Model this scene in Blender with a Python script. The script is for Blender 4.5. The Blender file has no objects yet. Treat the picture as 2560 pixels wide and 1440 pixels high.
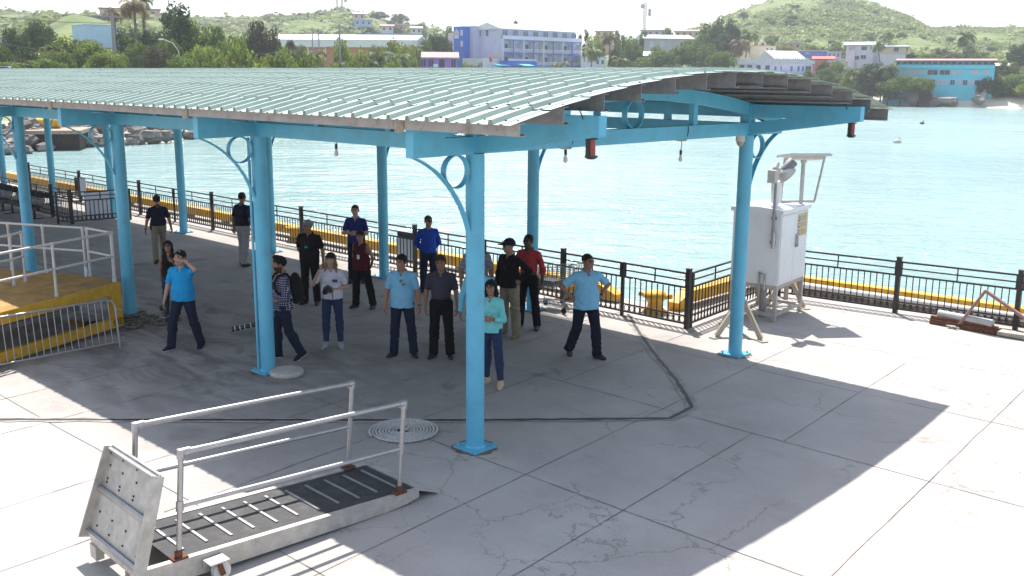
SUN_E, SKY_S, EXPO, CLOUD = 4.3, 0.108, 0.99, 0.25
WATER_A, WATER_B, WAVE = (0.22, 0.345, 0.33, 1), (0.32, 0.445, 0.425, 1), 0.8
HAZE = 0.0004
import bpy, math, random, time
import numpy as np
from mathutils import Vector, Matrix, Euler
T0 = time.time()
R = math.radians
rnd = random.Random(7)
SC = bpy.context.scene
COL = SC.collection

# ------------------------------------------------------------------ camera
H = 4.65
FPX, PITCH, ROLL, TH = 2486.85, 0.208537, 0.0075925, -0.762407
_cp, _sp = math.cos(PITCH), math.sin(PITCH)
FW = np.array([0, _cp, -_sp]); _up = np.array([0, _sp, _cp]); _rt = np.array([1.0, 0, 0])
RT = math.cos(ROLL) * _rt + math.sin(ROLL) * _up
UPV = -math.sin(ROLL) * _rt + math.cos(ROLL) * _up
CAM = np.array([0, 0, H])
UX = np.array([math.cos(TH), math.sin(TH), 0]); VX = np.array([-math.sin(TH), math.cos(TH), 0])
OA = np.array([-0.457, 12.065, 0.0])          # foot of the nearest canopy column

def G(x, y, z=0.0):
    """the place on the level z that the photograph shows at x, y"""
    d = FW + (x - 1280) / FPX * RT - (y - 720) / FPX * UPV
    return CAM + d * ((z - H) / d[2])

def AZ(x, r):
    """ground direction of photo column x (at the horizon) at distance r"""
    d = FW + (x - 1280) / FPX * RT - (190 - 720) / FPX * UPV
    d = d[:2] / np.linalg.norm(d[:2])
    return d * r

def ZY(x, y, r):
    """height seen at photo row y, column x, at distance r"""
    d = FW + (x - 1280) / FPX * RT - (y - 720) / FPX * UPV
    return H + d[2] * r / np.linalg.norm(d[:2])

def PW(u, v, z=0.0):
    return OA + UX * u + VX * v + np.array([0, 0, z])

def UV(P):
    return float((P - OA) @ UX), float((P - OA) @ VX)

cd = bpy.data.cameras.new('camera'); cam = bpy.data.objects.new('camera', cd); COL.objects.link(cam)
cam.matrix_world = Matrix(((RT[0], UPV[0], -FW[0], 0), (RT[1], UPV[1], -FW[1], 0), (RT[2], UPV[2], -FW[2], H), (0, 0, 0, 1)))
cd.sensor_width = 36; cd.lens = FPX / 2560 * 36; cd.clip_end = 6000; cd.clip_start = 0.1
SC.camera = cam

# ------------------------------------------------------------------ sun, sky
SUN = Vector(tuple(UX * -0.443 + VX * 0.359 + np.array([0, 0, 1.0]))).normalized()
SUN_EL = math.asin(SUN.z); SUN_AZ = math.atan2(SUN.x, SUN.y)
ld = bpy.data.lights.new('sun', 'SUN'); ld.energy = SUN_E; ld.angle = R(0.53); ld.color = (1, 0.965, 0.91)
lo = bpy.data.objects.new('sun', ld); COL.objects.link(lo)
lo.rotation_euler = (-SUN).to_track_quat('-Z', 'Y').to_euler(); lo.location = (0, 0, 40)
W = bpy.data.worlds.new('World'); SC.world = W; W.use_nodes = True
nt = W.node_tree; nt.nodes.clear()
def N(nt, t, **k):
    n = nt.nodes.new(t)
    for a, b in k.items(): setattr(n, a, b)
    return n
sky = N(nt, 'ShaderNodeTexSky', sky_type='NISHITA', sun_disc=False, sun_elevation=SUN_EL, sun_rotation=SUN_AZ, altitude=0, air_density=1.0, dust_density=1.2, ozone_density=1.0)
tc = N(nt, 'ShaderNodeTexCoord'); mp = N(nt, 'ShaderNodeMapping'); mp.inputs['Scale'].default_value = (1.0, 1.0, 5.0)
nz = N(nt, 'ShaderNodeTexNoise'); nz.inputs['Scale'].default_value = 2.2; nz.inputs['Detail'].default_value = 7; nz.inputs['Roughness'].default_value = 0.6
rp = N(nt, 'ShaderNodeValToRGB'); rp.color_ramp.elements[0].position = 0.30; rp.color_ramp.elements[1].position = 0.62
mx = N(nt, 'ShaderNodeMixRGB'); mx.inputs[2].default_value = (9.5, 9.8, 10.2, 1)
ml = N(nt, 'ShaderNodeMath', operation='MULTIPLY'); ml.inputs[1].default_value = CLOUD
bg = N(nt, 'ShaderNodeBackground'); bg.inputs['Strength'].default_value = SKY_S
wo = N(nt, 'ShaderNodeOutputWorld')
L = nt.links.new
L(tc.outputs['Generated'], mp.inputs[0]); L(mp.outputs[0], nz.inputs['Vector']); L(nz.outputs['Fac'], rp.inputs[0])
L(rp.outputs[0], ml.inputs[0]); L(ml.outputs[0], mx.inputs[0]); L(sky.outputs[0], mx.inputs[1]); L(mx.outputs[0], bg.inputs[0]); L(bg.outputs[0], wo.inputs[0])
SC.view_settings.view_transform = 'Standard'; SC.view_settings.look = 'None'; SC.view_settings.gamma = 1
SC.view_settings.use_curve_mapping = False; SC.view_settings.exposure = EXPO
SC.cycles.max_bounces = 7; SC.cycles.transparent_max_bounces = 16; SC.cycles.diffuse_bounces = 4

# ------------------------------------------------------------------ materials
def mat(name, col, rough=0.6, metal=0.0, var=0.12, vs=6.0, bump=0.0, bs=40.0, dirt=None, dirt_s=3.0, dirt_a=0.5, spec=0.5, streak=False, space='Object', obj_rand=0.0):
    m = bpy.data.materials.new(name); m.use_nodes = True
    t = m.node_tree; b = t.nodes['Principled BSDF']; L = t.links.new
    b.inputs['Roughness'].default_value = rough; b.inputs['Metallic'].default_value = metal
    b.inputs['Specular IOR Level'].default_value = spec
    c = N(t, 'ShaderNodeTexCoord'); src = c.outputs[space]
    if streak:
        mm = N(t, 'ShaderNodeMapping'); mm.inputs['Scale'].default_value = (1, 1, 0.12); L(src, mm.inputs[0]); src = mm.outputs[0]
    n = N(t, 'ShaderNodeTexNoise'); n.inputs['Scale'].default_value = vs; n.inputs['Detail'].default_value = 6; n.inputs['Roughness'].default_value = 0.65
    L(src, n.inputs['Vector'])
    r = N(t, 'ShaderNodeValToRGB')
    lo_ = [max(0, x * (1 - var * 1.6)) for x in col]; hi_ = [min(1, x * (1 + var)) for x in col]
    r.color_ramp.elements[0].color = (*lo_, 1); r.color_ramp.elements[1].color = (*hi_, 1)
    r.color_ramp.elements[0].position = 0.3; r.color_ramp.elements[1].position = 0.7
    L(n.outputs['Fac'], r.inputs[0]); out = r.outputs[0]
    if dirt:
        n2 = N(t, 'ShaderNodeTexNoise'); n2.inputs['Scale'].default_value = dirt_s; n2.inputs['Detail'].default_value = 9; n2.inputs['Roughness'].default_value = 0.7
        L(src, n2.inputs['Vector'])
        r2 = N(t, 'ShaderNodeValToRGB'); r2.color_ramp.elements[0].position = 0.52; r2.color_ramp.elements[1].position = 0.72
        L(n2.outputs['Fac'], r2.inputs[0])
        ml = N(t, 'ShaderNodeMath', operation='MULTIPLY'); ml.inputs[1].default_value = dirt_a; L(r2.outputs[0], ml.inputs[0])
        mx = N(t, 'ShaderNodeMixRGB'); mx.inputs[2].default_value = (*dirt, 1); L(ml.outputs[0], mx.inputs[0]); L(out, mx.inputs[1]); out = mx.outputs[0]
    if obj_rand:
        oi = N(t, 'ShaderNodeObjectInfo'); hs = N(t, 'ShaderNodeHueSaturation')
        mr = N(t, 'ShaderNodeMapRange'); mr.inputs['To Min'].default_value = 1 - obj_rand; mr.inputs['To Max'].default_value = 1 + obj_rand
        L(oi.outputs['Random'], mr.inputs['Value']); L(mr.outputs[0], hs.inputs['Value']); L(out, hs.inputs['Color']); out = hs.outputs[0]
    L(out, b.inputs['Base Color'])
    if bump:
        n3 = N(t, 'ShaderNodeTexNoise'); n3.inputs['Scale'].default_value = bs; n3.inputs['Detail'].default_value = 4
        L(src, n3.inputs['Vector'])
        bp = N(t, 'ShaderNodeBump'); bp.inputs['Strength'].default_value = bump; bp.inputs['Distance'].default_value = 0.02
        L(n3.outputs['Fac'], bp.inputs['Height']); L(bp.outputs[0], b.inputs['Normal'])
    return m

# ------------------------------------------------------------------ mesh building
def nrm(a):
    a = np.asarray(a, float); return a / (np.linalg.norm(a) + 1e-12)

def frame(d, up=(0, 0, 1)):
    d = nrm(d); up = np.asarray(up, float)
    if abs(d @ nrm(up)) > 0.98: up = np.array([1.0, 0, 0]) if abs(d[0]) < 0.9 else np.array([0, 1.0, 0])
    x = nrm(np.cross(up, d)); y = np.cross(d, x); return x, y, d

class MB:
    def __init__(s): s.v = []; s.f = []; s.mi = []; s.sm = []
    def add(s, v, f, m=0, smooth=False):
        b = len(s.v); s.v += [tuple(map(float, p)) for p in v]
        s.f += [tuple(b + i for i in q) for q in f]; s.mi += [m] * len(f); s.sm += [smooth] * len(f); return s
    def box(s, c, size, rz=0.0, m=0, rot=None):
        x, y, z = [k / 2 for k in size]
        p = np.array([(-x, -y, -z), (x, -y, -z), (x, y, -z), (-x, y, -z), (-x, -y, z), (x, -y, z), (x, y, z), (-x, y, z)])
        if rot is not None: p = p @ np.array(rot).T
        if rz:
            a, b = math.cos(rz), math.sin(rz); p = p @ np.array([[a, b, 0], [-b, a, 0], [0, 0, 1]])
        return s.add(p + np.asarray(c, float), [(0, 3, 2, 1), (4, 5, 6, 7), (0, 1, 5, 4), (1, 2, 6, 5), (2, 3, 7, 6), (3, 0, 4, 7)], m)
    def bb(s, a, b, m=0):
        a = np.asarray(a, float); b = np.asarray(b, float); return s.box((a + b) / 2, np.abs(b - a), m=m)
    def beam(s, p, q, w, h, up=(0, 0, 1), m=0):
        p = np.asarray(p, float); q = np.asarray(q, float); x, y, d = frame(q - p, up)
        v = [e + x * a * w / 2 + y * b * h / 2 for e in (p, q) for a, b in ((-1, -1), (1, -1), (1, 1), (-1, 1))]
        return s.add(v, [(0, 3, 2, 1), (4, 5, 6, 7), (0, 1, 5, 4), (1, 2, 6, 5), (2, 3, 7, 6), (3, 0, 4, 7)], m)
    def cyl(s, p, q, r, r2=None, n=12, m=0, caps=True):
        r2 = r if r2 is None else r2
        p = np.asarray(p, float); q = np.asarray(q, float); x, y, d = frame(q - p)
        a = np.linspace(0, 2 * math.pi, n, endpoint=False)
        v = [p + (x * math.cos(t) + y * math.sin(t)) * r for t in a] + [q + (x * math.cos(t) + y * math.sin(t)) * r2 for t in a]
        s.add(v, [(i, (i + 1) % n, n + (i + 1) % n, n + i) for i in range(n)], m, True)
        if caps:
            s.add(v[:n], [tuple(range(n))[::-1]], m); s.add(v[n:], [tuple(range(n))], m)
        return s
    def tube(s, pts, r, n=8, closed=False, m=0, caps=True, flat=None):
        P = [np.asarray(p, float) for p in pts]; k = len(P); V = []
        rr = r if hasattr(r, '__len__') else [r] * k
        x0 = None
        for i in range(k):
            a = P[(i - 1) % k] if (closed or i > 0) else P[i]; b = P[(i + 1) % k] if (closed or i < k - 1) else P[i]
            d = nrm(b - a)
            if x0 is None: x, y, _ = frame(d)
            else:
                x = nrm(x0 - d * (x0 @ d)); y = np.cross(d, x)
            x0 = x
            for j in range(n):
                t = 2 * math.pi * j / n; V.append(P[i] + (x * math.cos(t) + y * math.sin(t)) * rr[i])
        F = []
        for i in range(k if closed else k - 1):
            i2 = (i + 1) % k
            for j in range(n): F.append((i * n + j, i * n + (j + 1) % n, i2 * n + (j + 1) % n, i2 * n + j))
        s.add(V, F, m, True)
        if caps and not closed:
            s.add(V[:n], [tuple(range(n))[::-1]], m); s.add(V[-n:], [tuple(range(n))], m)
        return s
    def prism(s, poly, d, m=0):
        d = np.asarray(d, float); n = len(poly); P = [np.asarray(p, float) for p in poly]
        v = P + [p + d for p in P]
        f = [tuple(range(n))[::-1], tuple(range(n, 2 * n))] + [(i, (i + 1) % n, n + (i + 1) % n, n + i) for i in range(n)]
        return s.add(v, f, m)
    def lathe(s, prof, c=(0, 0, 0), n=16, m=0, axis=None):
        c = np.asarray(c, float); V = []
        X, Y, D = (np.array([1.0, 0, 0]), np.array([0, 1.0, 0]), np.array([0, 0, 1.0])) if axis is None else frame(axis)
        for r, z in prof:
            for j in range(n):
                t = 2 * math.pi * j / n; V.append(c + X * r * math.cos(t) + Y * r * math.sin(t) + D * z)
        F = [(i * n + j, i * n + (j + 1) % n, (i + 1) * n + (j + 1) % n, (i + 1) * n + j) for i in range(len(prof) - 1) for j in range(n)]
        s.add(V, F, m, True)
        s.add(V[:n], [tuple(range(n))[::-1]], m); s.add(V[-n:], [tuple(range(n))], m)
        return s
    def ball(s, c, r, n=10, m=0, sc=(1, 1, 1)):
        prof = [(max(1e-3, math.sin(math.pi * i / n)), -math.cos(math.pi * i / n)) for i in range(n + 1)]
        b = len(s.v); s.lathe(prof, (0, 0, 0), n + 2, m)
        for i in range(b, len(s.v)):
            p = s.v[i]; s.v[i] = (c[0] + p[0] * r * sc[0], c[1] + p[1] * r * sc[1], c[2] + p[2] * r * sc[2])
        return s
    def mesh(s, name, mats, smooth=None):
        me = bpy.data.meshes.new(name); me.from_pydata(s.v, [], s.f)
        mats = mats if isinstance(mats, (list, tuple)) else [mats]
        for k in mats: me.materials.append(k)
        me.polygons.foreach_set('material_index', s.mi)
        me.polygons.foreach_set('use_smooth', [bool(x) if smooth is None else smooth for x in s.sm]); me.update()
        return me
    def build(s, name, mats, parent=None, smooth=None, loc=None):
        return link(name, s.mesh(name, mats, smooth), parent, loc)

def link(name, me, parent=None, loc=None, rz=0.0):
    o = bpy.data.objects.new(name, me); COL.objects.link(o)
    if parent is not None: o.parent = parent
    if loc is not None: o.location = tuple(map(float, loc))
    if rz: o.rotation_euler.z = rz
    return o

def tag(o, label=None, cat=None, group=None, kind=None):
    if label: o['label'] = label
    if cat: o['category'] = cat
    if group: o['group'] = group
    if kind: o['kind'] = kind
    return o

def thing(name, label, cat, loc=(0, 0, 0), rz=0.0, group=None):
    o = bpy.data.objects.new(name, None); COL.objects.link(o); o.empty_display_size = 0.2
    o.location = tuple(map(float, loc)); o.rotation_euler = (0, 0, rz)
    return tag(o, label, cat, group)

def uvthing(name, label, cat, u=0, v=0, z=0, group=None, rz=0.0):
    return thing(name, label, cat, PW(u, v, z), TH + rz, group)

def copy(o, parent=None, loc=None, rz=None):
    c = o.copy(); COL.objects.link(c)
    c.parent = parent
    if loc is not None: c.location = tuple(map(float, loc))
    if rz is not None: c.rotation_euler.z = rz
    return c

def copy_tree(o, parent=None, loc=None, rz=None, label=None, group=None):
    c = copy(o, parent, loc, rz)
    if label: c['label'] = label
    if group: c['group'] = group
    for ch in o.children: copy_tree(ch, c)
    return c

def npmesh(name, V, F, mats, mi=None, smooth=False, col=None):
    """mesh from arrays; F is an (n, 4) or (n, 3) index array"""
    me = bpy.data.meshes.new(name); V = np.asarray(V, np.float32); F = np.asarray(F, np.int32); k = F.shape[1]
    me.vertices.add(len(V)); me.vertices.foreach_set('co', V.ravel())
    me.loops.add(F.size); me.loops.foreach_set('vertex_index', F.ravel())
    me.polygons.add(len(F)); me.polygons.foreach_set('loop_start', np.arange(0, F.size, k, dtype=np.int32))
    try: me.polygons.foreach_set('loop_total', np.full(len(F), k, np.int32))
    except Exception: pass
    for m in (mats if isinstance(mats, (list, tuple)) else [mats]): me.materials.append(m)
    if mi is not None: me.polygons.foreach_set('material_index', np.asarray(mi, np.int32))
    me.polygons.foreach_set('use_smooth', np.full(len(F), smooth, bool))
    me.update(calc_edges=True)
    if col is not None:
        a = me.color_attributes.new('tone', 'FLOAT_COLOR', 'POINT'); a.data.foreach_set('color', np.asarray(col, np.float32).ravel())
    return me
# ------------------------------------------------------------------ deck, water
M = {}
M['blue'] = mat('blue_paint', (0.115, 0.46, 0.65), 0.45, var=0.08, vs=2.5, dirt=(0.14, 0.20, 0.20), dirt_s=4.5, dirt_a=0.35, bump=0.12, bs=24)
M['galv'] = mat('galvanised_steel', (0.30, 0.29, 0.30), 0.5, metal=0.35, var=0.15, vs=9, dirt=(0.22, 0.15, 0.11), dirt_s=5, dirt_a=0.4)
M['alu'] = mat('aluminium', (0.44, 0.43, 0.43), 0.42, metal=0.7, var=0.10, vs=8, dirt=(0.40, 0.37, 0.32), dirt_s=7, dirt_a=0.5)
M['alu_rough'] = mat('weathered_aluminium', (0.50, 0.47, 0.43), 0.55, metal=0.35, var=0.16, vs=7, dirt=(0.36, 0.30, 0.22), dirt_s=5, dirt_a=0.55)
M['rust'] = mat('rust', (0.13, 0.05, 0.025), 0.85, var=0.4, vs=18, bump=0.4, bs=60)
M['rustpink'] = mat('faded_red_lead', (0.30, 0.16, 0.15), 0.75, var=0.2, vs=9, dirt=(0.14, 0.06, 0.03), dirt_s=9, dirt_a=0.7)
M['rubber'] = mat('black_rubber', (0.018, 0.018, 0.02), 0.75, var=0.2, vs=14, bump=0.2, bs=90)
M['mat_rubber'] = mat('ribbed_rubber_mat', (0.036, 0.034, 0.036), 0.7, var=0.25, vs=10, dirt=(0.11, 0.10, 0.095), dirt_s=4, dirt_a=0.6)
M['iron'] = mat('dark_bronze_paint', (0.028, 0.023, 0.021), 0.45, var=0.15, vs=10)
M['yellow'] = mat('yellow_paint', (0.66, 0.36, 0.022), 0.6, var=0.14, vs=4, dirt=(0.30, 0.17, 0.05), dirt_s=6, dirt_a=0.6, bump=0.15, bs=40)
M['yellow_deck'] = mat('worn_yellow_timber', (0.36, 0.19, 0.035), 0.75, var=0.25, vs=3, dirt=(0.09, 0.055, 0.025), dirt_s=2.2, dirt_a=0.8, bump=0.2, bs=25)
M['white'] = mat('white_enamel', (0.74, 0.74, 0.76), 0.35, var=0.03, vs=3, dirt=(0.55, 0.53, 0.5), dirt_s=5, dirt_a=0.25)
M['offwhite'] = mat('off_white_paint', (0.58, 0.56, 0.53), 0.5, var=0.08, vs=6, dirt=(0.32, 0.25, 0.18), dirt_s=9, dirt_a=0.5)
M['beige'] = mat('beige_steel', (0.40, 0.35, 0.28), 0.55, var=0.1, vs=6, dirt=(0.2, 0.12, 0.07), dirt_s=8, dirt_a=0.5)
M['tan'] = mat('tan_paint', (0.58, 0.47, 0.26), 0.55, var=0.05)
M['rope'] = mat('rope_fibre', (0.58, 0.56, 0.53), 0.9, var=0.2, vs=30, bump=0.6, bs=160)
M['rope_old'] = mat('old_rope', (0.20, 0.18, 0.14), 0.9, var=0.45, vs=14, bump=0.6, bs=120)
M['canvas'] = mat('hose_canvas', (0.52, 0.48, 0.44), 0.9, var=0.1, vs=14, bump=0.3, bs=90)
M['black'] = mat('black_plastic', (0.014, 0.014, 0.016), 0.4, var=0.1)
M['paper'] = mat('paper_notice', (0.68, 0.68, 0.76), 0.7, var=0.05)
M['ink'] = mat('dark_print', (0.05, 0.045, 0.09), 0.7, var=0.1)
M['grey_pipe'] = mat('grey_pipe', (0.42, 0.42, 0.41), 0.6, var=0.1)
M['white_pipe'] = mat('white_pipe', (0.66, 0.63, 0.6), 0.6, var=0.08, dirt=(0.4, 0.36, 0.3), dirt_s=3, dirt_a=0.5)

# concrete: pale slab with mould, hairline cracks and specks (object space = pier frame)
def concrete():
    m = bpy.data.materials.new('concrete_slab'); m.use_nodes = True; t = m.node_tree; b = t.nodes['Principled BSDF']; L = t.links.new
    b.inputs['Roughness'].default_value = 0.88; b.inputs['Specular IOR Level'].default_value = 0.25
    c = N(t, 'ShaderNodeTexCoord'); P = c.outputs['Object']
    def noise(s, d=6, r=0.6, src=P, dist=0.0):
        n = N(t, 'ShaderNodeTexNoise'); n.inputs['Scale'].default_value = s; n.inputs['Detail'].default_value = d; n.inputs['Roughness'].default_value = r
        n.inputs['Distortion'].default_value = dist; L(src, n.inputs['Vector']); return n
    def ramp(src, a, b_, c0=(0, 0, 0, 1), c1=(1, 1, 1, 1)):
        r = N(t, 'ShaderNodeValToRGB'); e = r.color_ramp.elements; e[0].position = a; e[1].position = b_; e[0].color = c0; e[1].color = c1; L(src, r.inputs[0]); return r.outputs[0]
    def mth(op, a, b_):
        n = N(t, 'ShaderNodeMath', operation=op)
        for i, k in enumerate((a, b_)):
            if isinstance(k, (int, float)): n.inputs[i].default_value = k
            else: L(k, n.inputs[i])
        return n.outputs[0]
    def mix(f, a, col):
        n = N(t, 'ShaderNodeMixRGB')
        if isinstance(f, float): n.inputs[0].default_value = f
        else: L(f, n.inputs[0])
        L(a, n.inputs[1]); n.inputs[2].default_value = (*col, 1); return n.outputs[0]
    base = ramp(noise(0.55, 8, 0.62).outputs['Fac'], 0.32, 0.70, (0.375, 0.34, 0.315, 1), (0.485, 0.445, 0.41, 1))
    f1 = ramp(noise(0.9, 10, 0.7, dist=0.6).outputs['Fac'], 0.52, 0.75)
    base = mix(mth('MULTIPLY', f1, 0.30), base, (0.26, 0.235, 0.21))
    mp = N(t, 'ShaderNodeMapping'); mp.inputs['Scale'].default_value = (1.0, 2.4, 1); mp.inputs['Rotation'].default_value = (0, 0, R(-35)); L(P, mp.inputs[0])
    brush = ramp(noise(1.6, 8, 0.7, mp.outputs[0]).outputs['Fac'], 0.5, 0.8)
    base = mix(mth('MULTIPLY', brush, 0.22), base, (0.28, 0.26, 0.25))
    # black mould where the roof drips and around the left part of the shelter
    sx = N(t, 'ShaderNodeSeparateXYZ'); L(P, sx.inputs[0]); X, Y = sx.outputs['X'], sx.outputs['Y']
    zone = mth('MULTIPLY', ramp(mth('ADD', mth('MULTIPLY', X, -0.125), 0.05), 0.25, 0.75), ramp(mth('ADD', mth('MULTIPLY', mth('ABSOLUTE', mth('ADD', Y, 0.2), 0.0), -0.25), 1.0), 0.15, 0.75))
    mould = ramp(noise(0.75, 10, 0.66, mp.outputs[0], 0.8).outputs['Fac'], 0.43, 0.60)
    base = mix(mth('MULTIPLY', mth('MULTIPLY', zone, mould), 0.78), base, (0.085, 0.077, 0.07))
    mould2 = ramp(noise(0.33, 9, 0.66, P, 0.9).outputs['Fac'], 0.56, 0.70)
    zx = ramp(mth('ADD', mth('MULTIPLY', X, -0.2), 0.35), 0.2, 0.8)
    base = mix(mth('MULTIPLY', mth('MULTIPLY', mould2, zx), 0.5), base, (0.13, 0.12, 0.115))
    # darker tone over the left slabs under the shelter, mottled by noise
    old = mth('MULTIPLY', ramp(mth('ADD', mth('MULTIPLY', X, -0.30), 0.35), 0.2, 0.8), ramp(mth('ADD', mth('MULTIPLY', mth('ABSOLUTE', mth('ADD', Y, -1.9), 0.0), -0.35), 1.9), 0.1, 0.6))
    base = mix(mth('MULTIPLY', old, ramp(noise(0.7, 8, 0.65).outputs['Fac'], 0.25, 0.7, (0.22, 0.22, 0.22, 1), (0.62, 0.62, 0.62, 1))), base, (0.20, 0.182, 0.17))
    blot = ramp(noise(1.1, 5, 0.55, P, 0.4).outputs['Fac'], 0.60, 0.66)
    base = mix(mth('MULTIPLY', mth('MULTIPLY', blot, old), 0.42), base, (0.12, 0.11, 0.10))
    # cracks
    nd = noise(2.1, 6, 0.7)
    va = N(t, 'ShaderNodeVectorMath', operation='SCALE'); va.inputs['Scale'].default_value = 0.55; L(nd.outputs['Color'], va.inputs[0])
    vb = N(t, 'ShaderNodeVectorMath', operation='ADD'); L(P, vb.inputs[0]); L(va.outputs[0], vb.inputs[1])
    vo = N(t, 'ShaderNodeTexVoronoi', feature='DISTANCE_TO_EDGE'); vo.inputs['Scale'].default_value = 0.80; L(vb.outputs[0], vo.inputs['Vector'])
    cr = ramp(vo.outputs['Distance'], 0.0, 0.009, (1, 1, 1, 1), (0, 0, 0, 1))
    cm = ramp(noise(0.45, 3, 0.5).outputs['Fac'], 0.46, 0.54)
    cz = ramp(mth('ADD', mth('MULTIPLY', X, 0.12), 0.55), 0.2, 0.6)
    base = mix(mth('MULTIPLY', mth('MULTIPLY', mth('MULTIPLY', cr, cm), cz), 0.7), base, (0.14, 0.115, 0.095))
    # specks of dirt and flaked paint
    v2 = N(t, 'ShaderNodeTexVoronoi'); v2.inputs['Scale'].default_value = 2.6; v2.inputs['Randomness'].default_value = 1.0; L(P, v2.inputs['Vector'])
    sp = ramp(v2.outputs['Distance'], 0.018, 0.045, (1, 1, 1, 1), (0, 0, 0, 1))
    wn = N(t, 'ShaderNodeSeparateXYZ'); L(v2.outputs['Color'], wn.inputs[0])
    sp = mth('MULTIPLY', sp, ramp(wn.outputs['X'], 0.72, 0.73))
    base = mix(mth('MULTIPLY', sp, 0.75), base, (0.07, 0.06, 0.06))
    fine = ramp(noise(38, 4, 0.6).outputs['Fac'], 0.3, 0.75, (0.90, 0.90, 0.90, 1), (1.06, 1.06, 1.06, 1))
    mm = N(t, 'ShaderNodeMixRGB', blend_type='MULTIPLY'); mm.inputs[0].default_value = 1; L(base, mm.inputs[1]); L(fine, mm.inputs[2])
    L(mm.outputs[0], b.inputs['Base Color'])
    bp = N(t, 'ShaderNodeBump'); bp.inputs['Strength'].default_value = 0.25; bp.inputs['Distance'].default_value = 0.01
    L(noise(22, 6, 0.7).outputs['Fac'], bp.inputs['Height']); L(bp.outputs[0], b.inputs['Normal'])
    return m
M['concrete'] = concrete()
M['joint'] = mat('joint_filler', (0.13, 0.115, 0.105), 0.9, var=0.5, vs=3)
M['seam'] = mat('black_joint_strip', (0.012, 0.012, 0.014), 0.6, var=0.3)
M['grout'] = mat('joint_grout', (0.36, 0.325, 0.29), 0.9, var=0.25, vs=4, dirt=(0.16, 0.14, 0.12), dirt_s=5, dirt_a=0.6)

ZW = -1.6
deck = MB()
poly = [(-60, -30), (14, -30), (14, 13.15), (6, 12.75), (-2.95, 12.32), (-2.95, 8.45), (-60, 8.55)]
deck.prism([(x, y, -1.0) for x, y in poly], (0, 0, 1.0))
dk = deck.build('pavement', M['concrete'], None, loc=PW(0, 0)); dk.rotation_euler.z = TH; tag(dk, 'pale concrete pier deck with cracks and mould stains', kind='structure')
pl = MB()
for x in np.arange(-56, 14, 5.0):
    for y in (-20, -10, 0, 7.6): pl.cyl((x, y, -6), (x, y, -1.0), 0.3, n=10)
for y in (9.2, 11.6): pl.cyl((-2.2, y, -6), (-2.2, y, -1.0), 0.3, n=10)
po = pl.build('pavement_piles', M['grout'], None, loc=PW(0, 0)); po.rotation_euler.z = TH; tag(po, kind='structure')

# slab joints: thin strips lying on the slab
jt = MB()
def strip(a, b, w, z=0.004):
    a = np.array(a, float); b = np.array(b, float); d = nrm(b - a); n = np.array([-d[1], d[0]]) * w / 2
    jt.add([(*(a - n), z), (*(b - n), z), (*(b + n), z), (*(a + n), z)], [(0, 1, 2, 3)])
def jline(a, b, w=0.014):
    a = np.array(a, float); b = np.array(b, float); k = max(2, int(np.linalg.norm(b - a) / 0.35)); p = a
    for i in range(1, k + 1):
        q = a + (b - a) * i / k + np.array([rnd.gauss(0, 0.004), rnd.gauss(0, 0.004)])
        strip(p, q, w * rnd.uniform(0.4, 0.8)); p = q
for k in range(-28, 7):
    u0 = 1.05 + 1.9 * k
    for v0, v1 in ((-14, -3.3), (-3.3, -0.15), (-0.15, 3.02), (3.02, 5.8), (5.8, 7.8)):
        if u0 < -7 and v0 > 3 and k % 2: continue
        s = 0.45 if (k % 2 and v0 < 0) else 0.0
        jline((u0 - 0.08 * v0 - s, v0), (u0 - 0.08 * v1 - s, v1), 0.015 if k > -4 else 0.018)
for v0 in (-9.2, -6.3, -3.31, -0.15, 3.02, 5.75): jline((-50, v0 - 0.02 * 40), (13, v0 + 0.01 * 13), 0.016)
jline((0.5, 8.2), (10, 8.5)); jline((-1.6, 9.6), (9, 10.1))
jo = jt.build('pavement_joints', M['joint'], None, loc=PW(0, 0)); jo.rotation_euler.z = TH; tag(jo, kind='structure')
# black rubber expansion joint with patched grout either side
sm = MB(); gm = MB()
SEAM = [UV(G(x, y)) for x, y in ((-420, 1052), (0, 1050), (500, 1051), (905, 1052), (1250, 1051), (1500, 1049), (1675, 1047), (1731, 1019), (1690, 950), (1640, 890), (1603, 840), (1570, 786))]
def ribbon(mb, pts, w, z):
    P = [np.array(p) for p in pts]; Vv = []
    for i, p in enumerate(P):
        a = P[max(0, i - 1)]; b = P[min(len(P) - 1, i + 1)]; d = nrm(b - a); n = np.array([-d[1], d[0]])
        ww = w * rnd.uniform(0.8, 1.25); Vv += [(*(p - n * ww / 2), z), (*(p + n * ww / 2), z)]
    mb.add(Vv, [(2 * i, 2 * i + 2, 2 * i + 3, 2 * i + 1) for i in range(len(P) - 1)])
def densify(pts, step=0.12, j=0.006):
    o = []
    for a, b in zip(pts[:-1], pts[1:]):
        a = np.array(a); b = np.array(b); k = max(1, int(np.linalg.norm(b - a) / step))
        for i in range(k): o.append(a + (b - a) * i / k + np.array([rnd.gauss(0, j), rnd.gauss(0, j)]))
    o.append(np.array(pts[-1])); return o
ribbon(gm, densify(SEAM, 0.16, 0.012), 0.16, 0.008)
ribbon(sm, densify(SEAM), 0.058, 0.012)
go = gm.build('pavement_joint_grout', M['grout'], None, loc=PW(0, 0)); go.rotation_euler.z = TH; tag(go, kind='structure')
so = sm.build('pavement_joint_seal', M['seam'], None, loc=PW(0, 0)); so.rotation_euler.z = TH; tag(so, kind='structure')

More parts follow.
